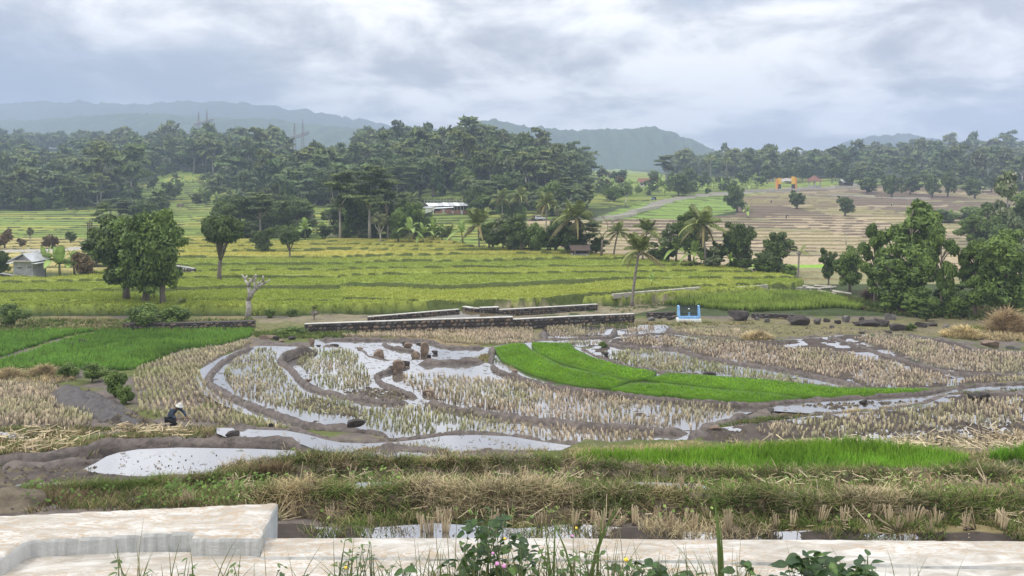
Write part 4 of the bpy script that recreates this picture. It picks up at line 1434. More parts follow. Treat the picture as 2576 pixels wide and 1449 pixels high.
for i, (bx, by, w_, h_, pr, lab) in enumerate((
        (2005, 526, 58, 48, 'round0', 'round dark tree on the ploughed terraces below the gate'),
        (2126, 544, 50, 52, 'round1', 'round olive tree alone in the middle of the tan terraces'),
        (1854, 534, 60, 78, 'round2', 'dark tree with a split trunk beside the green strip'),
        (2182, 488, 62, 48, 'round0', 'first dark tree of the row along the upper road, next to the kiosk'),
        (2243, 496, 56, 62, 'round1', 'second dark tree of the row along the upper road'),
        (2290, 490, 54, 50, 'round2', 'third dark tree of the row, a low one'),
        (2345, 496, 44, 62, 'round1', 'fourth dark tree of the row, narrow'),
        (2384, 496, 48, 72, 'round0', 'fifth and tallest dark tree of the row'),
        (2452, 500, 52, 58, 'round2', 'last dark tree of the row, near the right wood'),
        (1707, 496, 62, 62, 'round1', 'dark tree beside the climbing road'),
        (1740, 470, 52, 50, 'round0', 'green tree above the climbing road'),
        (1675, 462, 80, 72, 'albizia0', 'wide flat topped tree alone above the house'),
        (12, 632, 46, 52, 'brown0', 'reddish clipped tree cut by the left edge'),
        (53, 628, 24, 24, 'brown1', 'smallest reddish clipped tree on the track'),
        (128, 632, 46, 46, 'brown2', 'broad reddish clipped tree with two heads'),
        (178, 618, 28, 32, 'round1', 'small green clipped tree on the track'),
        (242, 612, 26, 36, 'brown0', 'reddish clipped tree by the poles'),
        (76, 622, 18, 44, 'pale1', 'faint bare sapling between the clipped trees'),
        (260, 618, 62, 104, 'albizia1', 'flat topped tree with bare lower trunk behind the mango trees'),
        (300, 560, 96, 52, 'albizia2', 'dark layered tree on the left terraces'),
        (345, 548, 70, 46, 'falb1', 'second dark layered tree on the left terraces'),
        (386, 478, 34, 34, 'fround0', 'round dark tree among the left hillside terraces'),
        (434, 505, 50, 48, 'fround1', 'dark domed tree at the foot of the left hillside terraces'),
        (518, 518, 30, 40, 'fround2', 'lone dark tree low on the left hillside terraces'),
        (700, 545, 44, 80, 'fround3', 'fresh green rounded tree near the leaning palm'),
        (615, 520, 76, 92, 'fteak0', 'pale flecked tree on the spur between two terraces'),
        (545, 500, 60, 60, 'fteak1', 'pale leafy tree beside the upper left terraces'),
        (1192, 400, 118, 104, 'falb0', 'highest flat topped tree on the middle hill'),
        (1130, 404, 70, 94, 'fteak2', 'leafy tall tree at the left shoulder of the middle hill'),
        (1238, 400, 70, 74, 'ftall1', 'tree right of the highest one on the middle hill'),
        (1318, 436, 84, 98, 'ftall2', 'tall leafy tree at the right shoulder of the middle hill'),
        (1360, 462, 92, 90, 'fround2', 'dark dome tree on the right slope of the middle hill'),
        (1400, 470, 72, 108, 'falb3', 'layered albizia that stands clear right of the middle hill'),
        (1440, 476, 80, 66, 'fround1', 'low dark tree at the right end of the middle hill'),
        (1020, 480, 80, 86, 'falb2', 'layered tree left of the brown cliff'),
        (1090, 500, 90, 100, 'fround0', 'dark tree below the brown cliff'),
        (1160, 480, 70, 56, 'bush1', 'bushy tree under the brown cliff'),
        (1230, 520, 120, 66, 'albizia1', 'broad layered tree behind the palm grove'),
        (1420, 540, 110, 92, 'albizia2', 'broad layered tree above the bushy palm'),
        (1400, 548, 60, 76, 'round2', 'dark tree beside the parked car'),
        (1545, 510, 90, 40, 'bush2', 'brown scrub tree by the lower end of the climbing road'),
        (1380, 490, 40, 20, 'brown1', 'reddish low clipped tree below the road'),
        (1645, 482, 40, 40, 'fteak3', 'pale leafy tree next to the house'),
        (1558, 470, 28, 26, 'brown2', 'reddish clipped tree in the banana garden'),
        (1530, 472, 24, 22, 'brown0', 'second reddish clipped tree in the banana garden'),
        (2455, 560, 130, 44, 'bush2', 'long leafy thicket below the bananas on the right'),
        (2370, 560, 90, 36, 'bush0', 'leafy thicket behind the tall open tree'),
        (205, 708, 62, 74, 'brown1', 'brownish leafy tree between the bananas and the mango trees'),
        (4, 706, 50, 76, 'mango0', 'dark tree at the left edge beside the hut'),
        (28, 826, 90, 66, 'bush1', 'spreading bush on the bank at the left edge'),
        (365, 828, 120, 66, 'bush0', 'feathery shrub under the mango trees on the stone bank'),
        (440, 826, 100, 60, 'bush2', 'feathery shrub right of the mango trunks'))):
    nm = {'b': 'bush', 'r': 'round_tree', 'a': 'albizia_tree', 'm': 'dark_tree', 'p': 'sapling', 'f': 'hillside_tree'}[pr[0]]
    nm = 'clipped_tree' if pr.startswith('brown') else nm
    T(pr, bx, by, w_, h_, nm, lab, 'bush' if nm == 'bush' else 'tree')


# ------------------------------------------------------------------ smaller growth between the trees
def filler(zone, n, kinds, wlo, whi, hr, name, label, group, cat='bush'):
    a = np.array(zone, float)
    k = 0
    while k < n:
        x, y = random.uniform(a[:, 0].min(), a[:, 0].max()), random.uniform(a[:, 1].min(), a[:, 1].max())
        if not inside(zone, np.array([x]), np.array([y]))[0]:
            continue
        k += 1
        w_ = random.uniform(wlo, whi)
        T(random.choice(kinds), x, y, w_, w_ * random.uniform(*hr), name, label, cat, group)


DK = ['mango0', 'mango1', 'mango2', 'bush0', 'bush1', 'bush2', 'teak0', 'bright0']
filler([(560, 592), (760, 600), (900, 596), (1120, 600), (1120, 614), (900, 606), (760, 612), (560, 606)], 30, DK, 30, 62, (.55, .95), 'shrub', 'dark shrub in the hedge along the far edge of the middle rice', 'shrubs along the far edge of the middle rice')
filler([(560, 560), (740, 556), (800, 585), (560, 596)], 22, ['mango0', 'mango1', 'albizia0', 'high0', 'bright2'], 60, 100, (.7, 1.05), 'dark_tree', 'dark tree filling the clump behind the rice', 'trees of the dark clump behind the rice', 'tree')
filler([(840, 575), (1020, 570), (1040, 605), (840, 605)], 22, ['mango0', 'mango1', 'albizia0', 'albizia1', 'bright1', 'high2'], 60, 105, (.8, 1.2), 'dark_tree', 'dark tree in the albizia clump above the path', 'trees of the albizia clump', 'tree')
filler([(1150, 480), (1240, 500), (1480, 500), (1500, 545), (1415, 562), (1405, 546), (1322, 543), (1305, 588), (1180, 560), (1190, 520)], 46, ['fround0', 'fround1', 'albizia0', 'mango1', 'bush0', 'bush1', 'teak1', 'fteak0', 'bright0'], 44, 92, (.6, 1.0), 'grove_tree', 'tree in the dense grove between the long shed and the climbing road', 'trees of the grove by the long shed', 'tree')
filler([(1230, 628), (1500, 645), (1500, 655), (1350, 648), (1230, 640)], 14, DK, 34, 70, (.7, 1.1), 'shrub', 'dark shrub under the trees at the right end of the middle rice', 'shrubs under the trees by the middle rice')
filler([(1640, 662), (1760, 674), (1900, 690), (2010, 702), (2000, 712), (1880, 700), (1750, 684), (1640, 672)], 18, DK, 30, 66, (.55, 1.0), 'shrub', 'dark shrub in the row of trees between rice and tan terraces', 'shrubs in the row between rice and tan terraces')
filler([(2170, 735), (2300, 742), (2580, 760), (2640, 800), (2500, 815), (2300, 808), (2200, 782)], 20, DK + ['open1'], 40, 80, (.45, .8), 'shrub', 'leafy shrub under the trees on the right stream bank', 'shrubs on the right stream bank')
filler([(2420, 590), (2640, 590), (2640, 720), (2500, 720), (2440, 690)], 12, ['bright0', 'bright1', 'open0', 'teak1', 'mango2'], 60, 120, (.8, 1.3), 'leafy_tree', 'leafy tree in the thicket at the right edge', 'trees of the thicket at the right edge', 'tree')
filler([(1480, 452), (1900, 452), (1960, 470), (1900, 492), (1560, 500), (1440, 505)], 44, ['fround0', 'fround2', 'fteak0', 'bush0', 'round0', 'bush1', 'fteak2'], 20, 46, (.55, 1.0), 'garden_shrub', 'shrub in the banana gardens along the climbing road', 'shrubs in the banana gardens')
filler([(2070, 455), (2640, 455), (2640, 500), (2480, 486), (2200, 474), (2080, 468)], 30, ['fround0', 'fround1', 'falb0', 'fteak1', 'ftall0'], 34, 62, (.6, 1.0), 'wood_edge_tree', 'tree at the near edge of the right wood behind the upper road', 'trees at the near edge of the right wood', 'tree')
filler([(280, 430), (620, 430), (640, 520), (330, 515)], 14, ['fround0', 'fround3', 'fteak1', 'bush1', 'falb1', 'ftall1'], 20, 44, (.6, 1.05), 'terrace_tree', 'small tree scattered on the left hillside terraces', 'small trees on the left hillside terraces', 'tree')
filler([(640, 505), (760, 520), (900, 530), (1050, 515), (1060, 480), (900, 490), (700, 490)], 46, ['fround0', 'fround2', 'falb1', 'albizia0', 'fteak2', 'ftall1', 'mango1'], 56, 100, (.7, 1.15), 'wood_edge_tree', 'tree at the foot of the wood above the middle fields', 'trees at the foot of the wood above the middle fields', 'tree')
filler([(-40, 505), (330, 500), (340, 530), (-40, 538)], 26, ['fround0', 'fround3', 'falb2', 'fteak2', 'ftall0', 'bush1'], 46, 84, (.6, 1.1), 'wood_edge_tree', 'tree at the foot of the left wood above the striped fields', 'trees at the foot of the left wood', 'tree')
filler([(560, 480), (700, 480), (740, 540), (640, 540)], 9, ['fround0', 'fteak3', 'fteak0', 'mango2', 'bright0'], 50, 90, (.8, 1.2), 'spur_tree', 'tree on the spur between terraces and the leaning palm', 'trees on the spur', 'tree')
filler([(1920, 452), (2100, 452), (2110, 464), (1920, 466)], 14, ['fround0', 'fround1', 'ftall0', 'fteak1', 'falb0'], 34, 56, (.7, 1.05), 'wood_edge_tree', 'tree right behind the orange gateway and the pavilion', 'trees behind the gateway', 'tree')
filler([(200, 640), (300, 640), (330, 690), (210, 700)], 8, ['bush0', 'bush1', 'brown1', 'bright0'], 40, 66, (.7, 1.1), 'shrub', 'shrub in the thicket behind the big mango tree', 'shrubs behind the big mango tree')
filler([(250, 540), (420, 530), (470, 560), (400, 575), (260, 560)], 10, ['albizia0', 'fround1', 'mango1', 'falb0'], 50, 90, (.5, .85), 'dark_tree', 'dark spreading tree on the left terraces behind the mango tree', 'dark spreading trees on the left terraces', 'tree')


# leafless trees
def bare_tree(bx, by, h_px, label, seed, r0=.17, stub=False, mat='pale_bark', lean=.5, depth=4, name='bare_tree'):
    g = G(bx, by)
    k = g.y / F
    H = h_px * k
    rn = random.Random(seed)
    mb = MB()

    def grow(p, d, ln, r, lev):
        q = p + d * ln
        mid = p.lerp(q, .5) + Vector((rn.uniform(-1, 1), rn.uniform(-1, 1), rn.uniform(-1, 1))) * ln * .14
        rr = r * (.82 if stub else .6)
        mb.tube([p, mid, q], [r, (r + rr) / 2, rr], 6)
        if lev == 0:
            return
        for i in range(3 if lev == depth and stub else 2 if lev > 2 or stub else 3):
            nd = (d + Vector((rn.uniform(-1, 1), rn.uniform(-1, 1), rn.uniform(-.25, .7))) * lean * 1.5).normalized()
            grow(q, nd, ln * rn.uniform(.55, .8), rr * (.85 if stub else .75), lev - 1)
    o = empty(name, g)
    grow(Vector((0, 0, -.1)), Vector((0.05, 0, 1)), H * (.36 if not stub else .42), r0, depth)
    me = mb.mesh('trunk', True)
    zs = max(v.co.z for v in me.vertices)
    for v in me.vertices:
        v.co.z *= H / zs if v.co.z > 0 else 1
    link('trunk', me, mat, o)
    return tag(o, label, 'tree')


bare_tree(622, 804, 116, 'leafless pollarded tree with stubby grey branches at the edge of the rice', 5, .24, True, lean=.62, depth=3)
bare_tree(1513, 657, 112, 'thin leafless reddish tree between two palms', 9, .2, False, 'bark', .5, 5)
bare_tree(2152, 700, 150, 'grey leafless tree tangled with the leafy tree by the water gate', 14, .2, False, 'pale_bark', .55, 5)
bare_tree(830, 600, 60, 'small forked leafless tree left of the long pale trunk', 21, .14, False, 'pale_bark', .5, 4)
bare_tree(795, 600, 62, 'pale leafless tree standing among the bananas', 23, .16, False, 'pale_bark', .5, 4)
bare_tree(990, 500, 62, 'leafless grey tree sticking out of the albizias', 27, .3, False, 'pale_bark', .6, 5)
bare_tree(1575, 520, 60, 'bare scrubby tree beside the climbing road', 31, .2, False, 'pale_bark', .7, 5)

# ------------------------------------------------------------------ palms and bananas
def frond_mesh(L, lift, sag, col0, col1, nl=26, seed=0):
    rn = np.random.default_rng(seed)
    t = np.linspace(0, 1, 13)
    ax = np.stack([L * t * math.cos(lift) * (1 - .12 * t * t), 0 * t, L * (t * math.sin(lift) - sag * t ** 2.2)], 1)
    V, Fc, Cc = [], [], []

    def at(u):
        return np.array([np.interp(u, t, ax[:, i]) for i in range(3)])
    # midrib
    for i in range(12):
        a, b = ax[i], ax[i + 1]
        w0, w1 = .05 * (1 - t[i]) + .012, .05 * (1 - t[i + 1]) + .012
        n0 = len(V)
        V += [a + [0, -w0, 0], a + [0, w0, 0], b + [0, w1, 0], b + [0, -w1, 0]]
        Fc.append((n0, n0 + 1, n0 + 2, n0 + 3))
        Cc += [np.array(col1) * 1.25] * 4
    for i in range(nl):
        u = .14 + .84 * i / (nl - 1)
        p = at(u)
        d = at(min(1, u + .02)) - at(u - .02)
        d /= np.linalg.norm(d)
        ll = L * .30 * math.sin(PI * (.18 + .80 * u)) * rn.uniform(.85, 1.1)
        for sgn in (-1, 1):
            q = p + d * ll * .55 + np.array([0, sgn * ll * .75, -ll * rn.uniform(.25, .55)])
            wv = d * ll * .085 + np.array([0, 0, .01])
            n0 = len(V)
            V += [p - wv, p + wv, q + wv * .25, q - wv * .25]
            Fc.append((n0, n0 + 1, n0 + 2, n0 + 3))
            c = (np.array(col0) * .5 + np.array(col1) * .5) * rn.uniform(.6, 1.3)
            Cc += [c, c, c * 1.15, c * 1.15]
    me = np_mesh('frond', np.array(V), np.array(Fc), 4, np.array(Cc))
    me.materials.append(MATS['leaf_green'])
    return me


PF0, PF1 = (0.075, 0.11, 0.028), (0.30, 0.33, 0.11)
FR = [frond_mesh(1, 1.15, .32, PF0, PF1, seed=1), frond_mesh(1, .75, .55, PF0, PF1, seed=2), frond_mesh(1, .28, .62, PF0, PF1, seed=3),
      frond_mesh(1, -.25, .55, (.08, .075, .025), (.24, .20, .08), seed=4)]
FRL = [frond_mesh(1, .95, .42, PF0, PF1, 11, 5), frond_mesh(1, .3, .6, PF0, PF1, 11, 6)]


def palm(bx, by, cx_, cy_, r_px, label, nf=15, near=True, group=None, lush=0, tr=.16):
    g = G(bx, by)
    k = g.y / F
    top = Vector(((cx_ - CX) * k, g.y + random.uniform(-.3, .3), (HY - cy_) * k))
    o = empty('coconut_palm', g)
    rel = top - g
    mb = MB()
    n = 9
    pts = [Vector((rel.x * (i / n) ** 1.4, rel.y * i / n, rel.z * i / n - (.1 if i == 0 else 0))) for i in range(n + 1)]
    mb.tube(pts, [tr * (1.55 if i == 0 else 1.0 - .4 * i / n) for i in range(n + 1)], 8 if near else 5)
    mb.build('trunk', 'palm_bark', o, True)
    L = r_px * k * 1.15
    for i in range(nf):
        u = (i + .5) / nf
        if near:
            v = 0 if u < .3 + lush else 1 if u < .6 + lush * .5 else 2 if u < .85 else 3
            me = FR[v]
        else:
            me = FRL[0 if u < .5 else 1]
        f = link('frond', me, None, o)
        f.location = rel
        f.rotation_euler = (random.uniform(-.25, .25), random.uniform(-.15, .15), i * 2.399 + random.uniform(-.3, .3))
        s = L * random.uniform(.85, 1.15)
        f.scale = (s, s, s)
    if near:
        nb = MB()
        for i in range(7):
            a = i * .9
            c = Vector((math.cos(a) * .2, math.sin(a) * .2, -.22 - .05 * (i % 3)))
            nb.tube([c + Vector((0, 0, .14)), c + Vector((0, 0, .05)), c - Vector((0, 0, .08)), c - Vector((0, 0, .14))], [.03, .12, .11, .02], 6)
        q = nb.build('coconuts', 'palm_bark', o, True)
        q.location = rel
    return tag(o, label, 'palm', group)


palm(1590, 769, 1607, 632, 62, 'nearest coconut palm, ragged, on a leaning grey trunk beside the canal', 15, lush=.25)
palm(1776, 684, 1768, 566, 68, 'tall coconut palm with drooping yellowish fronds among dark trees', 17)
palm(1543, 653, 1554, 584, 40, 'slim coconut palm with hanging dark fronds right of the thin leafless tree', 14)
palm(1616, 668, 1627, 582, 46, 'coconut palm with swept up fronds just behind the nearest one', 14, lush=.3)
palm(1446, 650, 1448, 546, 66, 'bushy coconut palm with wide fronds over the dark trees', 18)
palm(1205, 635, 1203, 566, 58, 'squat coconut palm at the left of the grove, fronds upright', 18, lush=.3)
palm(1128, 614, 1128, 592, 34, 'short young palm at the far edge of the rice', 12, lush=.3)
palm(1374, 590, 1374, 512, 42, 'coconut palm with yellowing fronds right behind the white car', 16)
palm(1308, 560, 1308, 494, 36, 'coconut palm of the grove, right of its neighbour', 15)
palm(1264, 560, 1262, 498, 34, 'coconut palm of the grove, left of its neighbour', 15)
palm(1400, 548, 1400, 520, 30, 'low coconut palm between the car and the layered tree', 12)
palm(752, 518, 746, 462, 20, 'slender leaning palm in front of the left wood', 12)
palm(1180, 506, 1178, 452, 22, 'palm under the brown cliff, left one', 11, False)
palm(1205, 505, 1204, 462, 20, 'palm under the brown cliff, right one', 11, False)
palm(1035, 530, 1033, 506, 34, 'low wide palm left of the long shed', 14)
palm(1494, 444, 1497, 388, 16, 'tallest palm against the blue hill', 11, False, tr=.2)
palm(1480, 440, 1482, 392, 14, 'middle palm of three against the blue hill', 10, False, tr=.2)
palm(1464, 438, 1466, 402, 14, 'shortest palm of three against the blue hill', 10, False, tr=.2)
palm(1788, 466, 1787, 398, 17, 'left palm in front of the flat topped wood', 11, False, tr=.22)
palm(1826, 466, 1829, 404, 18, 'right palm in front of the flat topped wood', 11, False, tr=.22)
palm(2283, 440, 2282, 402, 16, 'pale palm in the right wood', 10, False, tr=.22)
palm(2330, 432, 2331, 392, 14, 'thin palm inside the right wood', 10, False, tr=.22)
palm(160, 450, 160, 418, 14, 'palm in the left hillside forest', 10, False, tr=.22)
palm(790, 806, 790, 780, 18, 'tiny young palm on the bank by the canal wall', 9, lush=.4, tr=.08)
palm(455, 790, 455, 770, 26, 'young palm sprouting beside the mango trunk', 9, lush=.4, tr=.08)
# the palm that lost its crown
palm(2008, 706, 2012, 632, 34, 'dying palm with two broken fronds beside the water gate', 3, tr=.14)


def banana_leaf(lift, sag, seed):
    rn = np.random.default_rng(seed)
    n = 9
    t = np.linspace(0, 1, n)
    x = t * math.cos(lift)
    z = t * math.sin(lift) - sag * t ** 2.3
    wv = .19 * np.sin(PI * np.clip(t * .95 + .05, 0, 1)) ** .7
    V, Cc = [], []
    for i in range(n):
        j = rn.uniform(-.02, .02)
        V += [(x[i], -wv[i], z[i] + .35 * wv[i] + j), (x[i], 0, z[i]), (x[i], wv[i], z[i] + .35 * wv[i] - j)]
        c = np.array((0.24, 0.33, 0.085)) * rn.uniform(.7, 1.2)
        Cc += [c, c * 1.35, c * .9]
    f = []
    for i in range(n - 1):
        for s in (0, 1):
            f.append((i * 3 + s, i * 3 + s + 1, i * 3 + s + 4, i * 3 + s + 3))
    me = np_mesh('leaf', np.array(V), np.array(f), 4, np.array(Cc))
    me.materials.append(MATS['leaf_green'])
    return me


BL = [banana_leaf(1.3, .15, 1), banana_leaf(1.0, .45, 2), banana_leaf(.6, .65, 3), banana_leaf(.1, .7, 4)]
simple_mat('banana_stem', (0.17, 0.19, 0.08), rough=.6, var=.35, scale=8)


def banana(bx, by, h_px, label, nl=8, group=None):
    g = G(bx, by)
    k = g.y / F
    H = h_px * k
    o = empty('banana_plant', g, random.uniform(0, 6))
    mb = MB()
    lx = random.uniform(-.1, .1) * H
    mb.tube([(0, 0, -.1), (lx * .4, 0, H * .25), (lx, 0, H * .5)], [H * .045, H * .035, H * .022], 6)
    mb.build('stem', 'banana_stem', o, True)
    for i in range(nl):
        u = (i + .5) / nl
        f = link('leaf', BL[0 if u < .25 else 1 if u < .55 else 2 if u < .85 else 3], None, o)
        f.location = (lx, 0, H * .48)
        f.rotation_euler = (random.uniform(-.15, .15), 0, i * 2.4 + random.uniform(-.3, .3))
        s = H * random.uniform(.58, .74)
        f.scale = (s, s, s)
    return tag(o, label, 'banana plant', group)


for bx, by, h_, lab in ((112, 704, 84, 'banana plant nearest the grey hut'), (150, 708, 92, 'tall banana plant in the middle of the clump by the hut'), (188, 704, 78, 'banana plant at the right of the clump by the hut'),
                        (388, 776, 48, 'young banana plant with one dry leaf under the mango trees'), (584, 582, 44, 'pale banana plant above the dark clump'),
                        (768, 610, 54, 'yellowish banana plant right of the small round headed tree'), (812, 606, 44, 'banana plant by the path wall'), (1030, 622, 62, 'banana plant with one tall pale leaf right of the olive tree'),
                        (1064, 620, 54, 'dark leaved banana plant below the tiny hut roof'), (1090, 616, 56, 'banana plant between the tiny hut and the young palm'), (1112, 614, 46, 'low banana plant beside the young palm'),
                        (1165, 622, 60, 'banana plant left of the squat palm'), (1240, 630, 50, 'banana plant right of the squat palm'), (1668, 668, 56, 'banana plant at the left of the clump under the blossom tree'), (1700, 674, 60, 'banana plant in the middle of the clump under the blossom tree'),
                        (1745, 680, 66, 'banana plant with torn leaves left of the drooping palm'), (1762, 682, 44, 'leaning banana plant at the drooping palm foot'), (1640, 742, 30, 'tiny banana shoot on the canal path'),
                        (1832, 690, 40, 'dry leaved banana plant between two dark trees'), (1190, 520, 36, 'pale banana plant at the right end of the long shed'), (1215, 520, 30, 'banana plant just right of the pale one by the long shed'),
                        (1882, 548, 34, 'lone banana plant on the tan terraces'), (2395, 558, 30, 'first banana plant above the right thicket'), (2425, 556, 34, 'second banana plant above the right thicket, taller'),
                        (2465, 554, 30, 'third banana plant above the right thicket'), (2505, 556, 34, 'fourth banana plant above the right thicket, pale leaves'), (2545, 556, 34, 'last banana plant above the right thicket'), (2285, 548, 30, 'banana plant poking over the tall open tree')):
    banana(bx, by, h_, lab)
GARD = [(1540, 478), (1560, 486), (1586, 482), (1602, 492), (1624, 490), (1640, 478), (1655, 486), (1672, 490), (1690, 476), (1720, 482), (1735, 490), (1756, 482), (1775, 486), (1795, 478), (1815, 484), (1838, 480), (1860, 478), (1885, 484), (1905, 476), (1505, 488), (1520, 470), (1480, 492), (1455, 500), (1435, 508), (1660, 470), (1700, 468), (1830, 470), (1900, 466),
        (460, 470), (485, 460), (440, 476), (520, 470), (545, 506), (420, 492), (560, 520), (505, 498)]
for i, (bx, by) in enumerate(GARD):
    left = bx < 800
    banana(bx, by, random.uniform(22, 32), 'small banana plant on the left hillside terraces' if left else 'small banana plant in the garden along the climbing road', 6, 'bananas on the left hillside' if left else 'bananas along the climbing road')

# ------------------------------------------------------------------ stones
simple_mat('dark_stone', (0.060, 0.050, 0.046), rough=.85, var=.45, scale=3.5, bump=.8, bscale=10)
simple_mat('brown_stone', (0.23, 0.17, 0.125), rough=.85, var=.4, scale=4, bump=.8, bscale=12)
simple_mat('grey_stone', (0.14, 0.13, 0.12), rough=.85, var=.4, scale=4, bump=.7, bscale=12)
simple_mat('wall_mortar', (0.075, 0.065, 0.056), rough=.92, var=.4, scale=6, bump=.7, bscale=25)
simple_mat('white_cap', (0.50, 0.48, 0.44), rough=.8, var=.22, scale=3, bump=.3, bscale=20)
simple_mat('cement', (0.34, 0.34, 0.33), rough=.85, var=.28, scale=1.4, bump=.4, bscale=14)


def rock_mesh(seed, sub=2, flat=.7, jag=.32):
    bm = bmesh.new()
    bmesh.ops.create_icosphere(bm, subdivisions=sub, radius=.5)
    r = random.Random(seed)
    ax = [Vector((r.gauss(0, 1), r.gauss(0, 1), r.gauss(0, 1))).normalized() for _ in range(11)]
    cut = [r.uniform(.20, .40) for _ in ax]
    for v in bm.verts:
        for a, c in zip(ax, cut):
            d = v.co.dot(a)
            if d > c:
                v.co -= a * (d - c) * .97
        v.co *= 1 + r.uniform(-.04, .04) * jag * 3
    me = bpy.data.meshes.new('rock')
    bm.to_mesh(me)
    bm.free()
    return me


ROCK = [rock_mesh(i, 3) for i in range(7)]
BLOCK = [rock_mesh(40 + i, 1, jag=.5) for i in range(8)]
RM = {}


def rock(bx, by, w, h, label, mat='dark_stone', z=None, name='stone', rz=None, sink=.25, group=None):
    g = onz(bx, by, z) if z is not None else G(bx, by)
    k = g.y / F
    i = random.randrange(7)
    if (i, mat) not in RM:
        me = ROCK[i].copy()
        me.materials.append(MATS[mat])
        RM[(i, mat)] = me
    o = link(name, RM[(i, mat)])
    o.location = g + Vector((0, w * k * .3, h * k * .5 * (1 - sink)))
    w *= .86
    h *= .86
    o.scale = (w * k * 1.3, w * k * random.uniform(.7, .9), h * k * 1.75)
    o.rotation_euler = (0, 0, random.uniform(-.6, .6) if rz is None else rz)
    return tag(o, label, 'stone', group)


rock(1868, 809, 66, 32, 'huge dark boulder lying in front of the pale green rice', name='boulder', rz=.1)
rock(2012, 820, 58, 28, 'dark pointed boulder right of the huge one, by the stream', name='boulder')
for bx, by, w_, h_, lab, mt, z in (
        (205, 868, 28, 15, 'dark boulder sticking out of the green rice on the left', 'dark_stone', None), (179, 873, 18, 9, 'smaller dark stone beside the boulder in the green rice', 'dark_stone', None),
        (951, 903, 34, 20, 'pointed brown boulder standing in the upper pool', 'brown_stone', -10.75), (1024, 876, 24, 11, 'low brown stone in the back of the upper pool', 'brown_stone', -10.75),
        (1016, 866, 13, 7, 'small stone at the back edge of the upper pool', 'dark_stone', -10.75), (1066, 898, 24, 34, 'upright brown stone with a cobble on top in the pool', 'brown_stone', -10.75),
        (1044, 904, 26, 17, 'brown boulder leaning against the upright stone', 'brown_stone', -10.75), (1079, 901, 13, 9, 'small dark stone right of the upright one', 'dark_stone', -10.75),
        (1095, 891, 20, 11, 'slanted flat stone right of the upright one', 'dark_stone', -10.75), (1054, 867, 20, 7, 'pale flat stone awash in the pool', 'grey_stone', -10.75),
        (906, 884, 20, 13, 'brown block on the bund of the upper pool', 'brown_stone', -10.3), (836, 876, 28, 8, 'flat dark stone on the left shore of the upper pool', 'dark_stone', -10.6),
        (801, 873, 15, 6, 'low stone at the left tip of the upper pool', 'dark_stone', -10.6), (784, 870, 18, 24, 'tall brown stone at the head of the second bund', 'brown_stone', -10.2),
        (889, 1077, 52, 15, 'dark boulder lying against the lower bund', 'dark_stone', -8.6), (999, 936, 34, 26, 'tan boulder at the bend of the inner bund', 'brown_stone', -9.3),
        (1018, 922, 24, 16, 'dark stone behind the tan boulder at the bend', 'dark_stone', -9.3), (993, 942, 12, 9, 'pale cobble in front of the tan boulder', 'brown_stone', -9.3), (774, 962, 18, 10, 'reddish flat stone on the second bund', 'brown_stone', -8.95),
        (1077, 996, 38, 12, 'brown hump of stone among the stubble near the bund fork', 'brown_stone', -9.3), (679, 1078, 14, 11, 'round dark stone on the long bottom bund', 'dark_stone', -8.1),
        (669, 854, 38, 11, 'widest flat stone of the stony corner left of the pools', 'brown_stone', None), (694, 856, 22, 11, 'flat stone in the stony corner, next to the widest', 'dark_stone', None),
        (731, 857, 20, 11, 'dark stone at the right of the stony corner', 'dark_stone', None), (706, 862, 18, 9, 'lowest stone of the stony corner', 'brown_stone', None),
        (1525, 894, 24, 10, 'dark stone at the head of the greenish stubble', 'dark_stone', -10.1), (1785, 949, 38, 10, 'low dark stone above the longest seedling bed', 'dark_stone', -10.0),
        (1800, 1084, 30, 13, 'tan stone at the muddy crossing of bunds', 'brown_stone', -8.5), (1845, 1118, 20, 8, 'tan stone in the puddle right of the crossing', 'brown_stone', -8.55),
        (2474, 1016, 56, 26, 'large dark boulder in the right hand stubble', 'dark_stone', -8.6), (2177, 1020, 24, 13, 'dark stone on the bund beside the narrow stream', 'dark_stone', -9.1),
        (1942, 1038, 22, 16, 'grey round stone at the left end of the narrow stream', 'grey_stone', -9.1), (2500, 876, 44, 18, 'reddish slab on the far right mud', 'brown_stone', -10.6), (2556, 880, 36, 9, 'low pale slab at the far right edge', 'grey_stone', -10.6),
        (1294, 940, 16, 12, 'brown stone at the corner of the first seedling bed', 'brown_stone', -9.5), (1243, 885, 22, 16, 'brown stone where the pool meets the seedling bed', 'brown_stone', -10.0),
        (580, 1100, 40, 11, 'mossy brown stone in the narrow flooded strip', 'dark_stone', -8.0), (1065, 901 - 28, 9, 7, 'cobble balanced on the upright stone', 'brown_stone', None),
        (2344, 1284, 50, 44, 'rough brown block half buried in dry grass near the wall', 'brown_stone', None), (150, 1043, 14, 6, 'dark stone by the dug ditch', 'dark_stone', None)):
    if lab.startswith('cobble'):
        continue
    rock(bx, by, w_, h_, lab, mt, z)
RIV = [(2132, 812, 28, 15), (2110, 816, 18, 10), (2060, 817, 22, 16), (2082, 812, 16, 11), (2160, 820, 24, 12), (2190, 824, 52, 18), (2228, 822, 42, 22), (2244, 806, 26, 20), (2262, 834, 48, 15), (2322, 826, 30, 16),
       (2290, 830, 22, 10), (2348, 822, 26, 10), (2170, 808, 16, 9), (2095, 826, 16, 7), (2210, 810, 18, 10), (2385, 828, 26, 9), (2240, 846, 24, 8), (2170, 848, 20, 8), (1930, 812, 18, 9), (1905, 806, 14, 8), (1350 + 288, 808, 22, 11), (1660, 802, 16, 8), (1690, 806, 24, 9)]
for i, (bx, by, w_, h_) in enumerate(RIV):
    rock(bx, by, w_, h_, 'grey brown rock in the bed of the little stream' if bx > 2000 else 'dark stone on the grassy bank by the blue sluice', random.choice(['dark_stone', 'grey_stone', 'dark_stone']),
         group='rocks in the little stream' if bx > 2000 else 'stones by the blue sluice')

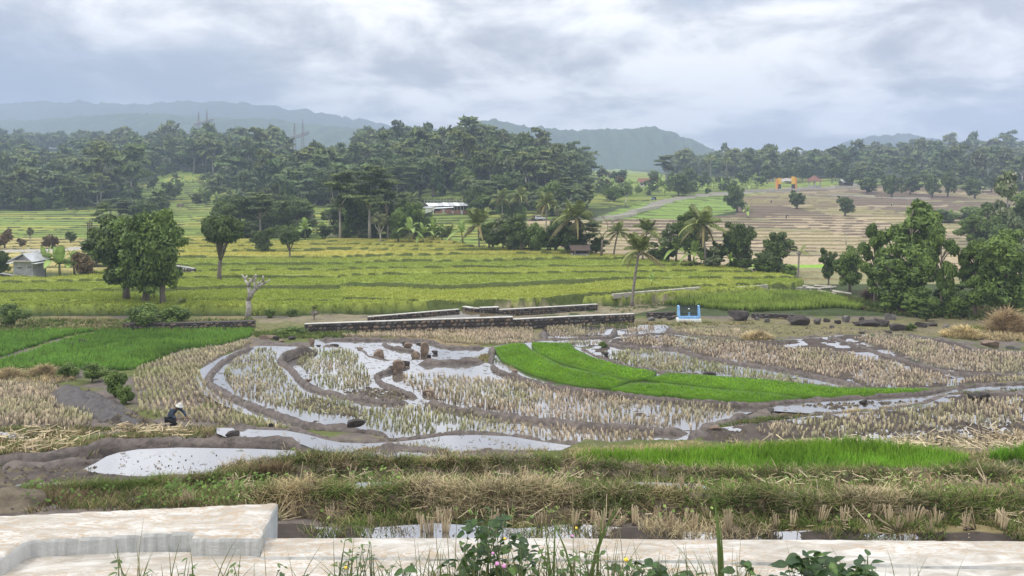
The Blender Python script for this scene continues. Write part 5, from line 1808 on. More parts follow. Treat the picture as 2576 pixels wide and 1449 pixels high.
# ------------------------------------------------------------------ stone walls of the canal
BM_ = {}


def block_mesh(i, mat):
    if (i, mat) not in BM_:
        me = BLOCK[i].copy()
        me.materials.append(MATS[mat])
        BM_[(i, mat)] = me
    return BM_[(i, mat)]


def stone_wall(pts, thick, rows, sw, label, name='stone_wall', cap=.05, mats=('dark_stone', 'grey_stone', 'brown_stone'), capmat='white_cap', nmax=300, proud=.06, jit=.35):
    """pts: (px, row of the foot, row of the top)"""
    g0 = G(pts[0][0], pts[0][1])
    o = empty(name, g0)
    P3 = []
    for bx, by, ty in pts:
        g = G(bx, by)
        P3.append((g, (by - ty) * g.y / F))
    body, capb = MB(), MB()
    cnt_ = 0
    for (a, ha), (b, hb) in zip(P3[:-1], P3[1:]):
        d = Vector((b.x - a.x, b.y - a.y, 0))
        L = d.length
        d.normalize()
        nrm = Vector((d.y, -d.x, 0))
        if nrm.y > 0:
            nrm = -nrm
        A, B = a - g0, b - g0
        bk = -nrm * thick

        def pr(mb, za0, za1, zb0, zb1, ov):
            q = [A + nrm * ov + Vector((0, 0, za0)), B + nrm * ov + Vector((0, 0, zb0)), B + bk - nrm * ov + Vector((0, 0, zb0)), A + bk - nrm * ov + Vector((0, 0, za0)),
                 A + nrm * ov + Vector((0, 0, za1)), B + nrm * ov + Vector((0, 0, zb1)), B + bk - nrm * ov + Vector((0, 0, zb1)), A + bk - nrm * ov + Vector((0, 0, za1))]
            mb.add(q, [(3, 2, 1, 0), (4, 5, 6, 7), (0, 1, 5, 4), (1, 2, 6, 5), (2, 3, 7, 6), (3, 0, 4, 7)])
        pr(body, -.4, ha - cap, -.4, hb - cap, 0)
        pr(capb, ha - cap, ha, hb - cap, hb, .04)
        ang = math.atan2(d.y, d.x)
        for r in range(rows):
            s = random.uniform(0, sw * .5)
            while s < L - sw * .3 and cnt_ < nmax:
                wv = sw * random.uniform(1 - jit, 1 + jit)
                t = (s + wv / 2) / L
                if t > 1:
                    break
                hh = (ha + (hb - ha) * t - cap)
                rh = hh / rows
                p = A.lerp(B, t) + nrm * (proud * .0) + Vector((0, 0, (r + .5) * rh + random.uniform(-.06, .06) * rh))
                st_ = link('stone', block_mesh(random.randrange(8), random.choice(mats)), None, o)
                st_.location = p
                st_.scale = (wv * 1.12, proud * 4, rh * random.uniform(1.0, 1.2))
                st_.rotation_euler = (0, random.uniform(-.15, .15), ang)
                s += wv
                cnt_ += 1
    body.build('core', 'wall_mortar', o)
    capb.build('coping', capmat, o)
    return tag(o, label, 'stone wall')


stone_wall([(766, 840, 815), (1030, 834, 806), (1290, 829, 797)], .24, 3, .36, 'long dark stone retaining wall with thin white coping, left stretch above the stubble', nmax=190)
stone_wall([(1291, 829, 803), (1450, 822, 797), (1596, 812, 790)], .24, 3, .36, 'lower right stretch of the white capped stone retaining wall', nmax=110)
stone_wall([(926, 807, 796), (1040, 801, 788), (1156, 794, 778)], .22, 3, .24, 'canal wall of small round stones with pale coping, left of the inlet', nmax=150, jit=.15)
stone_wall([(1163, 791, 773), (1186, 794, 775), (1209, 793, 776)], .35, 3, .24, 'short curved canal wall inside the inlet', nmax=60, jit=.15)
stone_wall([(1210, 795, 774), (1256, 793, 772)], .4, 3, .24, 'stubby block of wall right of the canal inlet', nmax=40, jit=.15)
stone_wall([(1257, 795, 779), (1380, 790, 773), (1503, 783, 767)], .22, 3, .24, 'canal wall of small round stones with bluish coping, right of the inlet', nmax=170, jit=.15)
stone_wall([(310, 832, 815), (450, 832, 814), (640, 828, 810)], .5, 3, .34, 'old dry stone bank without coping below the mango trees', nmax=150, cap=.02, capmat='wall_mortar', jit=.5)
stone_wall([(1890, 800, 790), (2000, 804, 792)], .4, 2, .4, 'loose stone edging right of the blue sluice', nmax=30, cap=.02, capmat='wall_mortar', jit=.5)
stone_wall([(1630, 800, 788), (1700, 798, 786)], .4, 2, .4, 'loose stone edging left of the blue sluice', nmax=30, cap=.02, capmat='wall_mortar', jit=.5)
stone_wall([(0, 714, 706), (120, 711, 703), (330, 706, 700)], .5, 2, .5, 'low grey stone footing in front of the hut', nmax=70, cap=.06, capmat='cement', jit=.4)
stone_wall([(440, 700, 682), (486, 702, 692)], .5, 2, .5, 'bit of white rubble wall right of the mango trees', nmax=30, mats=('white_cap', 'grey_stone'), capmat='cement', jit=.4)
m, nt, bs = new_mat('canal_water')
bs.inputs['Base Color'].default_value = (0.12, 0.095, 0.055, 1)
bs.inputs['Roughness'].default_value = 0.12
g = [G(960, 809), G(1156, 798), G(1164, 792), G(1209, 795), G(1290, 800), G(1240, 803), G(1000, 813)]
me = bpy.data.meshes.new('water')
me.from_pydata([(p.x, p.y, max(q.z for q in g) + .03) for p in g], [], [tuple(range(7))])
me.update()
if me.polygons[0].normal.z < 0:
    me.flip_normals()
tag(link('water', me, 'canal_water'), kind='structure')
# pale kerb of the field canal
simple_mat('kerb_cement', (0.42, 0.39, 0.33), rough=.85, var=.25, scale=2)


def kerb(pts, w_, h_, label):
    mb = MB()
    gs = [G(a, b) for a, b in pts]
    o0 = gs[0].copy()
    for a, b in zip(gs[:-1], gs[1:]):
        d = (b - a)
        mid = (a + b) / 2 - o0
        mb.box(mid.x, mid.y, mid.z + h_ / 2 - .1, d.length, w_, h_ + .2, math.atan2(d.y, d.x))
    o = mb.build('kerb', 'kerb_cement')
    o.location = o0
    return tag(o, label, 'kerb')


kerb([(1540, 766), (1650, 757), (1760, 749), (1930, 737), (2028, 731)], .3, .22, 'pale cement kerb running along the lower edge of the rice to the water gate')

# concrete water gate at the tip of the rice field
o = empty('water_gate', G(2060, 734))
base = Vector(o.location)
kk = base.y / F


def wg(px, row, dy=0.0):
    return P(px, row, base.y + dy) - base


for i, (px, r0, r1, dy) in enumerate(((2030, 734, 724, .2), (2038, 735, 725, -.2), (2061, 735, 726, -.3), (2094, 734, 722, .2))):
    mb = MB()
    c = wg(px, (r0 + r1) / 2, dy)
    mb.box(c.x, c.y, c.z, .20 if i < 2 else .30, .2, (r0 - r1) * kk)
    mb.build('post', 'kerb_cement', o)
for a, b, dy in (((2028, 724), (2061, 725.5), -.1), ((2059, 725.5), (2103, 722), .0), ((2020, 719.5), (2046, 723.5), .9), ((2048, 718.5), (2093, 721.5), 1.2)):
    mb = MB()
    mb.tube([wg(*a, dy), wg(*b, dy)], [.13, .13], 4)
    mb.build('beam', 'kerb_cement', o)
for a, b in (((2059, 732), (2104, 740.5)), ((2095, 732.5), (2142, 740))):
    mb = MB()
    A, B = wg(*a, -.3), wg(*b, -2.2)
    mb.tube([A, B], [.15, .15], 4)
    mb.build('wing_coping', 'kerb_cement', o)
    mb = MB()
    mb.quad(A + Vector((0, .05, 0)), B + Vector((0, .05, 0)), B + Vector((0, .05, -.8)), A + Vector((0, .05, -.8)))
    mb.quad(A + Vector((0, .25, 0)), B + Vector((0, .25, 0)), B + Vector((0, .25, -.8)), A + Vector((0, .25, -.8)))
    mb.build('wing_wall', 'wall_mortar', o)
tag(o, 'low concrete water gate of posts and beams at the tip of the rice field', 'water gate')

# ------------------------------------------------------------------ blue sluice with its grille
simple_mat('blue_paint', (0.25, 0.47, 0.76), rough=.5, var=.18, scale=4, bump=.15)
simple_mat('white_paint', (0.74, 0.75, 0.73), rough=.6, var=.12, scale=3, bump=.1)
simple_mat('dark_iron', (0.055, 0.06, 0.075), rough=.6, var=.4, scale=20, metal=.3)
g = G(1733, 809)
k = g.y / F
o = empty('sluice', g)
wd = 55 * k
MB().box(0, .1, .05, wd * 1.07, .75, .34).build('plinth', 'white_paint', o, bevel=.03)
MB().box(0, .02, .31, wd * .94, .46, .17).build('sill', 'blue_paint', o, bevel=.01)
for s in (-1, 1):
    mb = MB()
    x = s * wd * .46
    mb.add([(x - .075, -.2, .395), (x + .075, -.2, .395), (x + .075, .34, .395), (x - .075, .34, .395), (x - .06, -.06, 1.22), (x + .06, -.06, 1.22), (x + .06, .34, 1.22), (x - .06, .34, 1.22)],
           [(3, 2, 1, 0), (4, 5, 6, 7), (0, 1, 5, 4), (1, 2, 6, 5), (2, 3, 7, 6), (3, 0, 4, 7)])
    mb.build('pillar', 'blue_paint', o, bevel=.01)
MB().box(0, -.1, .56, .085, .09, .33).build('middle_post', 'blue_paint', o)
for zz0 in (.42, .58, .95, 1.08):
    MB().box(0, .2, zz0, wd * .84, .03, .04).build('rail', 'dark_iron', o)
bar = MB().box(0, 0, 0, .03, .03, .86).mesh('grille_bar')
bar.materials.append(MATS['dark_iron'])
for i in range(22):
    q = link('grille_bar', bar, None, o)
    q.location = (-wd * .40 + wd * .80 * i / 21, .2, .78 + .06 * (i % 2))
mb = MB()
mb.tube([(0, .02, .7), (0, .02, 1.12)], [.02, .02], 6)
mb.build('spindle', 'dark_iron', o)
bm = bmesh.new()
bmesh.ops.create_uvsphere(bm, u_segments=12, v_segments=8, radius=.075)
me = bpy.data.meshes.new('handwheel')
bm.to_mesh(me)
bm.free()
q = link('handwheel', me, 'white_paint', o)
q.location = (0, .02, .98)
q.scale = (1, 1, .6)
tag(o, 'light blue sluice frame with iron grille on a white plinth', 'sluice')

# ------------------------------------------------------------------ buildings
simple_mat('roof_metal', (0.70, 0.71, 0.72), rough=.5, var=.22, scale=1.2, metal=.0)
simple_mat('roof_grey', (0.42, 0.43, 0.44), rough=.6, var=.25, scale=1.2)  # duller grey sheet roofing
simple_mat('rust_sheet', (0.27, 0.135, 0.095), rough=.8, var=.45, scale=2.5)
simple_mat('roof_tile', (0.19, 0.085, 0.062), rough=.75, var=.3, scale=5)
simple_mat('house_wall', (0.62, 0.60, 0.55), rough=.8, var=.15, scale=2)
simple_mat('dark_wood', (0.08, 0.06, 0.05), rough=.9, var=.3, scale=4)  # plain dark brown for poles, doors, vents and shelter walls
simple_mat('thatch', (0.10, 0.075, 0.06), rough=.95, var=.4, scale=7, bump=.6)

# cement hut with a gabled roof
g = G(58, 711)
k = g.y / F
o = empty('cement_hut', g, -.10)
W_, H_ = 53 * k, 42 * k
D_ = W_ * .8
wl = MB().box(0, D_ / 2, H_ / 2 - .1, W_, D_, H_ + .2).build('wall', 'cement', o)
for sx, wv, zr in ((-.18, .22, .58), (.27, .05, .63), (.37, .05, .63)):
    MB().box(sx * W_, -.012, zr * H_, wv * W_, .03, .07 * H_).build('vent', 'dark_wood', wl)
for s in (-1, 1):
    mb = MB()
    mb.add([(s * W_ * .62, -.5, H_ * .98), (s * W_ * .62, D_ + .5, H_ * .98), (0, D_ + .5, H_ * 1.42), (0, -.0, H_ * 1.42)], [(0, 1, 2, 3)])
    q = mb.build('roof_slope', 'roof_grey', o)
    sm = q.modifiers.new('t', 'SOLIDIFY')
    sm.thickness = .08
MB().quad((-W_ * .5, .25, H_), (W_ * .5, .25, H_), (0, .25, H_ * 1.38)).build('gable', 'cement', o)
MB().box(0, -.28, H_ * 1.0, W_ * 1.08, .5, .09).build('fascia', 'kerb_cement', o)
for s in (-1, 1):
    mb = MB()
    mb.box(s * W_ * .64, D_ * .3, H_ * .86, W_ * .26, D_ * .9, .07)
    q = mb.build('awning', 'white_paint', o)
MB().box(W_ * .1, -.6, .02, W_ * 1.4, 1.2, .12).build('slab', 'cement', o)
tag(o, 'small unpainted cement hut with gabled white roof by the bananas', 'hut')

# long metal roofed shed
g = G(1122, 541)
k = g.y / F
o = empty('long_shed', g)


def sp(px, row, dy=0.):
    return P(px, row, g.y + dy) - g


mb = MB()
for i in range(8):
    a0, a1 = 1072 + i * 13.6, 1072 + (i + 1) * 13.6
    q = MB().quad(sp(a0 - 2 + (i > 2) * 1 + 6, 518 - .5 * (i > 2), 0), sp(a1 + 4, 518 - .5 * (i > 2), 0), sp(a1 - 2, 510.5 - (i > 2), 3.6), sp(a0 - 2, 510.5 - (i > 2), 3.6)).build('roof_sheet', 'roof_metal' if i not in (2, 4, 6) else 'roof_grey', o)
    q.modifiers.new('t', 'SOLIDIFY').thickness = .1
MB().quad(sp(1061, 519, 0.1), sp(1080, 519, .1), sp(1071, 511, .1)).build('gable', 'dark_wood', o)
c = sp(1125, 528, 2.4)
MB().box(c.x, c.y, c.z + .2, 108 * k, .2, 22 * k).build('back_wall', 'dark_wood', o)
q = MB().quad(sp(1062, 522.5, -1.0), sp(1087, 522.5, -1.0), sp(1093, 518.8, .2), sp(1072, 519.3, .2)).build('porch_roof', 'roof_grey', o)
q.modifiers.new('t', 'SOLIDIFY').thickness = .1
for a, b, r0, r1, nm, mt in ((1070, 1086, 523, 537, 'white_wall', 'house_wall'), (1086.5, 1093, 520, 529, 'white_wall', 'house_wall'), (1088.5, 1091, 529, 539, 'door_post', 'house_wall')):
    c = sp((a + b) / 2, (r0 + r1) / 2, -.8)
    MB().box(c.x, c.y, c.z, (b - a) * k, .15, (r1 - r0) * k).build(nm, mt, o)
q = MB().quad(sp(1093, 524.6, -1.2), sp(1141, 521.8, -1.2), sp(1141, 519.8, .2), sp(1093, 522, .2)).build('lean_to_roof', 'roof_metal', o)
q.modifiers.new('t', 'SOLIDIFY').thickness = .08
for i in range(18):
    px = 1095 + i * 4.6
    if px > 1175:
        break
    top = 531 if px < 1105 else 526.5 if px < 1135 else 530 - (px - 1135) * .06
    c = sp(px + 2.2, (top + 540) / 2, -1.6 + .2 * (i % 2))
    MB().box(c.x, c.y, c.z, 4.9 * k, .06, (540 - top) * k).build('fence_sheet', 'rust_sheet' if i % 5 != 4 else 'roof_grey', o)
for px in (1143, 1150, 1158, 1166):
    MB().bar(sp(px, 536, -.2), sp(px, 519, -.2), .08).build('post', 'kerb_cement', o)
tag(o, 'long low shed with shining white metal roof and rusty sheet fence', 'shed')


def little_house(bx, by, w_, wall_h, roof_h, label, name, wallmat, roofmat, open_=False, rz=.35, over=1.25, hip=False, posts=False):
    g = G(bx, by)
    k = g.y / F
    o = empty(name, g, rz)
    W_, H_, R_ = w_ * k, wall_h * k, roof_h * k
    D_ = W_ * .75
    if open_:
        for sx in (-1, 1):
            for sy in (-1, 1):
                MB().box(sx * W_ * .45, sy * D_ * .45, H_ / 2, W_ * .07, W_ * .07, H_).build('post', wallmat, o)
        MB().box(0, 0, H_ * .12, W_, D_, H_ * .24).build('platform', 'cement', o)
    else:
        w0 = MB().box(0, 0, H_ / 2 - .2, W_, D_, H_ + .4).build('wall', wallmat, o)
        MB().box(W_ * .2, -D_ / 2 - .02, H_ * .45, W_ * .18, .06, H_ * .8).build('door', 'dark_wood', w0)
        MB().box(-W_ * .22, -D_ / 2 - .02, H_ * .55, W_ * .2, .06, H_ * .35).build('window', 'dark_wood', w0)
    a, b = W_ * over / 2, D_ * over / 2
    r = W_ * (.12 if hip else over / 2)
    for s in (-1, 1):
        q = MB().quad((-a, s * b, H_ * .96), (a, s * b, H_ * .96), (r, 0, H_ + R_), (-r, 0, H_ + R_)).build('roof_slope', roofmat, o)
        q.modifiers.new('t', 'SOLIDIFY').thickness = .12
        if hip:
            q = MB().quad((s * a, -b, H_ * .96), (s * a, b, H_ * .96), (s * r, 0, H_ + R_)).build('roof_slope', roofmat, o)
            q.modifiers.new('t', 'SOLIDIFY').thickness = .12
        elif not open_:
            MB().quad((s * W_ * .5, -D_ / 2, H_), (s * W_ * .5, D_ / 2, H_), (s * W_ * .5, 0, H_ + R_ * .8)).build('gable', wallmat, o)
    return tag(o, label, 'house' if 'house' in name else 'shelter')


little_house(1625, 472, 32, 12, 9, 'white walled house with red tiled gable roof among bananas', 'house', 'house_wall', 'roof_tile', rz=-.5)
little_house(2049, 474, 26, 16, 13, 'open pavilion with pyramid roof of red tiles beside the orange gate', 'pavilion', 'kerb_cement', 'roof_tile', True, .6, 1.35, True)
little_house(2128, 470, 26, 9, 6, 'grey roofed kiosk beside the parked things right of the pavilion', 'kiosk', 'dark_wood', 'roof_grey', False, .2)
little_house(2350 + 176, 470, 16, 10, 6, 'small pale house half hidden by the right wood', 'house', 'house_wall', 'roof_grey', False, .2)
little_house(2239 - 300, 458, 14, 9, 6, 'tiny white hut with red roof by the right wood', 'house', 'house_wall', 'roof_tile', False, .2)
little_house(1527, 448, 14, 8, 5, 'tiny field shelter left of the banana gardens', 'field_shelter', 'dark_wood', 'thatch', True, .2)
little_house(453, 528, 12, 5, 6, 'tiny dark field shelter on the left terraces', 'field_shelter', 'dark_wood', 'thatch', True, .2)
little_house(1059, 578, 18, 8, 8, 'tiny hut with pointed pale roof among the bananas', 'field_shelter', 'dark_wood', 'roof_metal', False, 1.5)
little_house(1458, 656, 40, 14, 10, 'dark thatched shelter hidden under the feathery tree by the rice', 'field_shelter', 'dark_wood', 'thatch', True, .1)
little_house(848, 584, 20, 10, 4, 'dark low shed beside the long pale trunk', 'shed', 'dark_wood', 'roof_grey', False, .1)
kerb([(820, 602), (858, 601)], .6, .3, 'white edged slab in front of the dark low shed')
# white slatted bench like railing
g = G(698, 606)
o = empty('white_railing', g)
k = g.y / F
for i in range(3):
    MB().box(0, 0, (5 + i * 3.2) * k, 13 * k, .06, 1.1 * k).build('rail', 'white_paint', o)
for s in (-1, 1):
    MB().box(s * 5.5 * k, .06, 7 * k, .08, .06, 14 * k).build('post', 'white_paint', o)
tag(o, 'low white railing of three rails in front of the dark clump', 'railing')

# orange gateway over the road
simple_mat('orange_paint', (0.68, 0.30, 0.085), rough=.6, var=.12, scale=2)
simple_mat('yellow_paint', (0.74, 0.45, 0.07), rough=.6, var=.12, scale=2)
simple_mat('black_paint', (0.04, 0.045, 0.06), rough=.5, var=.3, scale=2)
g = G(1977, 481)
k = g.y / F
o = empty('gateway', g)


def gp(px, row, dy=0.):
    return P(px, row, g.y + dy) - g


for sgn, c, top in ((-1, 1959, 449), (1, 1997, 445)):
    a = gp(c - sgn * -3.5, (top + 476) / 2, -.5)
    MB().box(a.x, a.y, a.z, 6 * k, 1.3, (476 - top - 3) * k).build('orange_pillar', 'orange_paint', o)
    a = gp(c - sgn * 1.5, (top + 462) / 2, -.9)
    MB().box(a.x, a.y, a.z, 6.5 * k, 1.2, (464 - top) * k).build('yellow_panel', 'yellow_paint', o)
    a = gp(c - sgn * 1.5, 470, -.85)
    MB().box(a.x, a.y, a.z, 6.4 * k, 1.1, 13 * k).build('black_panel', 'black_paint', o)
    a = gp(c, 478, -.6)
    MB().box(a.x, a.y, a.z, 13 * k, 2.2, 4 * k).build('foot', 'kerb_cement', o)
mb = MB()
aL, aM, aR = 1963, 1978, 1993
pts = [(aL, 451), (aM, 448), (aR, 449), (aR, 456.5), (aM, 455.5), (aL, 458.5)]
v0 = [gp(a, b, -.3) for a, b in pts] + [gp(a, b, .3) for a, b in pts]
mb.add(v0, [(0, 1, 4, 5), (1, 2, 3, 4), (11, 10, 7, 6), (10, 9, 8, 7), (0, 6, 7, 1), (1, 7, 8, 2), (5, 4, 10, 11), (4, 3, 9, 10), (0, 5, 11, 6), (2, 8, 9, 3)])
mb.build('arch_board', 'white_paint', o)
mb = MB()
mb.tube([gp(aL, 451.5, 0), gp(aM, 448.5, 0), gp(aR, 449.5, 0)], [.3, .3, .3], 4)
mb.build('arch_ridge', 'roof_tile', o)
tag(o, 'orange and yellow village gateway spanning the upper road', 'gateway')
mb = MB()
g = G(1970, 478)
k = g.y / F
mb.tube([(0, 0, -.2), (0, 0, 26 * k), (-3 * k, 0, 27 * k)], [.12, .1, .08], 5)
q = mb.build('street_lamp', 'kerb_cement')
q.location = g + Vector((0, 2.5, 0))
tag(q, 'thin grey lamp post seen inside the orange gateway', 'street lamp')
# low retaining walls along the upper road
kerb([(1850, 486), (1960, 484), (2100, 480), (2190, 474)], .4, 1.1, 'grey kerb wall of the upper road below the gateway')
kerb([(2085, 492), (2200, 498), (2340, 503)], .4, .5, 'pale kerb of the road under the row of dark trees')
kerb([(1540, 556), (1600, 541), (1670, 518)], .5, .9, 'stone edge of the climbing road above the green strip')

# poles on the left
for i, (px, r0, r1) in enumerate(((221, 620, 566), (226, 621, 562), (231, 621, 564))):
    g = G(px, r0)
    k = g.y / F
    mb = MB()
    mb.tube([(0, 0, -.2), (0, 0, (r0 - r1) * k)], [.13, .09], 6)
    q = mb.build('pole', 'dark_wood')
    q.location = g
    tag(q, ['left of three dark poles standing close together on the track', 'tallest middle pole of the three on the track', 'right of the three dark poles on the track'][i], 'pole')
# fence of pale stakes behind the long shed
g = G(1120, 512)
k = g.y / F
o = empty('stake_fence', g)
for i in range(14):
    MB().bar((( -52 + i * 8) * k, random.uniform(-.3, .3), -.2), ((-52 + i * 8 + random.uniform(-1, 1)) * k, 0, random.uniform(8, 13) * k), .07, .05, 4).build('stake', 'kerb_cement', o)
MB().bar((-52 * k, 0, 6 * k), (54 * k, 0, 6.5 * k), .05, n=4).build('rail', 'kerb_cement', o)
tag(o, 'thin fence of pale stakes behind the long shed', 'fence')

# power pylons in the haze
simple_mat('pylon_steel', (0.22, 0.19, 0.19), rough=.6, var=.2, scale=1)
for px, rb, rt, lab in ((513, 345, 273, 'left power pylon, two pointed masts rising over the forest'), (754, 385, 299, 'right power pylon, fainter, in the dip of the ridge')):
    Y = 760.
    k = Y / F
    o = empty('power_pylon', P(px, rb, Y))
    Hh = (rb - rt) * k
    mb = MB()
    for sx, hh in ((-5.5, .88), (3.0, 1.0)):
        for dx in (-.9, .9):
            mb.tube([(sx + dx * 1.6, dx, 0), (sx + dx * .8, 0, Hh * .55), (sx, 0, Hh * hh)], [.5, .42, .3], 4)
        for j in range(9):
            z0 = Hh * (.05 + .09 * j)
            mb.tube([(sx - 1.2, 0, z0), (sx + 1.2, 0, z0 + Hh * .08)], [.26, .26], 3)
    mb.build('mast', 'pylon_steel', o)
    mb = MB()
    for a in (-1.0, 1.0):
        mb.tube([(-10, -1.5, Hh * (.42 + a * .035)), (9, 1.5, Hh * (.60 + a * .035))], [.6, .6], 4)
    for j in range(10):
        t = j / 9
        z0 = Hh * (.42 + .18 * t)
        mb.tube([(-10 + 19 * t, -1.5 + 3 * t, z0 - Hh * .035), (-10 + 19 * min(1, t + .1), -1.5 + 3 * t, z0 + Hh * .05)], [.34, .34], 3)
    mb.build('crossarm', 'pylon_steel', o)
    tag(o, lab, 'pylon')

# ------------------------------------------------------------------ vehicles
simple_mat('car_white', (0.72, 0.74, 0.76), rough=.3, var=.06, scale=2, spec=.5)
simple_mat('car_glass', (0.02, 0.025, 0.03), rough=.1, var=.1, scale=2, spec=.6)
simple_mat('tyre', (0.02, 0.02, 0.02), rough=.8, var=.2, scale=6)
simple_mat('car_trim', (0.28, 0.30, 0.33), rough=.5, var=.15, scale=3)
g = G(1357, 557)
k = g.y / F
o = empty('parked_car', g + Vector((0, 0, .05)), .42)
s = 30 * k / 4.6
o.scale = (s, s, s)


def loft(secs, name, mat, par, bev=0.03):
    """side profile extruded across the car, narrowed to the top"""
    mb = MB()
    n = len(secs)
    vs = [(x, -hw, z) for x, z, hw in secs] + [(x, hw, z) for x, z, hw in secs]
    fs = [tuple(range(n)), tuple(range(2 * n - 1, n - 1, -1))]
    fs += [(i, n + i, n + (i + 1) % n, (i + 1) % n) for i in range(n)]
    mb.add(vs, fs)
    return mb.build(name, mat, par, False, bev)


loft([(-2.2, .42, .86), (2.25, .42, .86), (2.3, .75, .88), (2.2, 1.0, .86), (1.0, 1.12, .88), (-2.15, 1.12, .88), (-2.25, .8, .88)], 'body', 'car_white', o, .05)
loft([(-2.1, 1.1, .86), (.98, 1.1, .86), (.25, 1.72, .72), (-1.95, 1.78, .72)], 'cabin', 'car_white', o, .04)
loft([(-1.75, 1.18, .865), (.72, 1.18, .865), (.2, 1.62, .77), (-1.7, 1.64, .77)], 'side_window', 'car_glass', o, .01)
loft([(-2.13, 1.18, .7), (-2.06, 1.18, .7), (-1.93, 1.66, .62), (-1.99, 1.66, .62)], 'rear_window', 'car_glass', o, .005)
loft([(.99, 1.16, .76), (1.03, 1.16, .76), (.37, 1.68, .66), (.33, 1.66, .66)], 'windscreen', 'car_glass', o, .005)
loft([(-2.2, .52, .885), (2.2, .52, .885), (2.2, .64, .885), (-2.2, .64, .885)], 'side_trim', 'car_trim', o, .005)
MB().box(-2.28, 0, .5, .14, 1.7, .22).build('rear_bumper', 'tyre', o)
MB().box(2.3, 0, .5, .14, 1.7, .22).build('front_bumper', 'car_trim', o)
wm, rmm = MB(), MB()


def disc(mb, r, w_, n=18):
    mb.add([(math.cos(t) * r, y, math.sin(t) * r) for y in (-w_, w_) for t in [2 * PI * i / n for i in range(n)]],
           [tuple(range(n)), tuple(range(2 * n - 1, n - 1, -1))] + [(i, n + i, n + (i + 1) % n, (i + 1) % n) for i in range(n)])


disc(wm, .36, .12)
disc(rmm, .22, .135)
wme, rme = wm.mesh('tyre'), rmm.mesh('rim')
wme.materials.append(MATS['tyre'])
rme.materials.append(MATS['car_white'])
for x in (-1.4, 1.4):
    for y in (-.82, .82):
        q = link('wheel', wme, None, o)
        q.location = (x, y, .36)
        link('rim', rme, None, q)
q = link('spare_wheel', wme, None, o)
q.location = (-2.36, .1, .95)
q.rotation_euler = (0, 0, PI / 2)
link('rim', rme, None, q)
for y in (-.72, .72):
    MB().box(-2.26, y, .9, .06, .16, .3).build('tail_light', 'roof_tile', o)
tag(o, 'white off road car with spare wheel on its tail, parked on the track', 'car')
# dark three wheeler climbing the road
g = G(1645, 508)
k = g.y / F
o = empty('motor_tricycle', g, .3)
s = 13 * k / 2.6
o.scale = (s, s, s)
loft([(-1.2, .4, .55), (.9, .4, .55), (1.1, .8, .45), (.9, 1.5, .5), (-1.1, 1.6, .55), (-1.2, .8, .55)], 'cab', 'black_paint', o, .03)
loft([(-1.25, .5, .6), (-.1, .5, .6), (-.1, .95, .62), (-1.25, .95, .62)], 'cargo_box', 'blue_paint', o, .02)
for x, y in ((.95, 0), (-.8, -.5), (-.8, .5)):
    q = link('wheel', wme, None, o)
    q.location = (x, y, .36)
tag(o, 'dark blue covered motor tricycle climbing the road', 'tricycle')

# ------------------------------------------------------------------ people
simple_mat('skin', (0.20, 0.115, 0.075), rough=.6, var=.12, scale=8)
simple_mat('shirt_blue', (0.055, 0.075, 0.11), rough=.85, var=.35, scale=9, bump=.3)
simple_mat('trousers_dark', (0.018, 0.018, 0.022), rough=.9, var=.3, scale=9)
simple_mat('hat_cloth', (0.58, 0.57, 0.53), rough=.85, var=.15, scale=8, bump=.2)
simple_mat('shirt_red', (0.45, 0.10, 0.06), rough=.85, var=.2, scale=6)
simple_mat('shirt_pale', (0.55, 0.55, 0.52), rough=.85, var=.2, scale=6)
simple_mat('handle_wood', (0.07, 0.05, 0.035), rough=.7, var=.3, scale=12)


def skin_mesh(name, J, E, mat, parent=None, sub=2, root=0):
    me = bpy.data.meshes.new(name)
    me.from_pydata([j[:3] for j in J], E, [])
    o = link(name, me, mat, parent)
    md = o.modifiers.new('skin', 'SKIN')
    for i, j in enumerate(J):
        me.skin_vertices[0].data[i].radius = (j[3], j[3] if len(j) < 5 else j[4])
    me.skin_vertices[0].data[root].use_root = True
    sb = o.modifiers.new('sub', 'SUBSURF')
    sb.levels = sub
    sb.render_levels = sub
    return o


# the farmer, bent over in the ditch (sizes in metres of a grown man, x = the way he faces)
J = {'pel': (0, 0, .42, .135), 'sp1': (.07, 0, .60, .135), 'sp2': (.20, 0, .80, .15), 'chest': (.33, 0, .95, .15), 'neck': (.47, 0, 1.02, .06), 'head': (.57, 0, 1.06, .085), 'jaw': (.62, 0, 1.00, .07),
     'shL': (.36, -.19, .94, .075), 'elL': (.30, -.27, .66, .05), 'wrL': (.50, -.18, .49, .036), 'hdL': (.575, -.15, .47, .034),
     'shR': (.42, .19, .93, .075), 'elR': (.66, .24, .70, .05), 'wrR': (.84, .17, .52, .036), 'hdR': (.90, .14, .47, .034),
     'hiL': (.02, -.12, .40, .115), 'knL': (.42, -.17, .33, .075), 'anL': (.36, -.17, -.05, .05), 'toL': (.52, -.18, -.09, .045),
     'hiR': (.0, .12, .40, .115), 'knR': (.32, .20, .12, .075), 'anR': (-.08, .18, .0, .05), 'toR': (-.02, .18, -.10, .045)}
for s, hd, wrn in (('L', 'hdL', 'wrL'), ('R', 'hdR', 'wrR')):
    h = Vector(J[hd][:3])
    d = (h - Vector(J[wrn][:3])).normalized()
    side = Vector((0, 1, 0))
    for i in range(4):
        b = h + d * .035 + side * (-.03 + .02 * i)
        J['f%s%da' % (s, i)] = (*b, .0105)
        J['f%s%db' % (s, i)] = (*(b + d * (.03 + .006 * (i in (1, 2))) + Vector((0, 0, -.012))), .0095)
        J['f%s%dc' % (s, i)] = (*(b + d * .025 + Vector((-.012, 0, -.045))), .008)
    J['t%sa' % s] = (*(h + Vector((0, 0, .025)) + d * .01 + side * .035), .012)
    J['t%sb' % s] = (*(h + d * .05 + side * .035 + Vector((0, 0, .012))), .009)
JN = list(J)
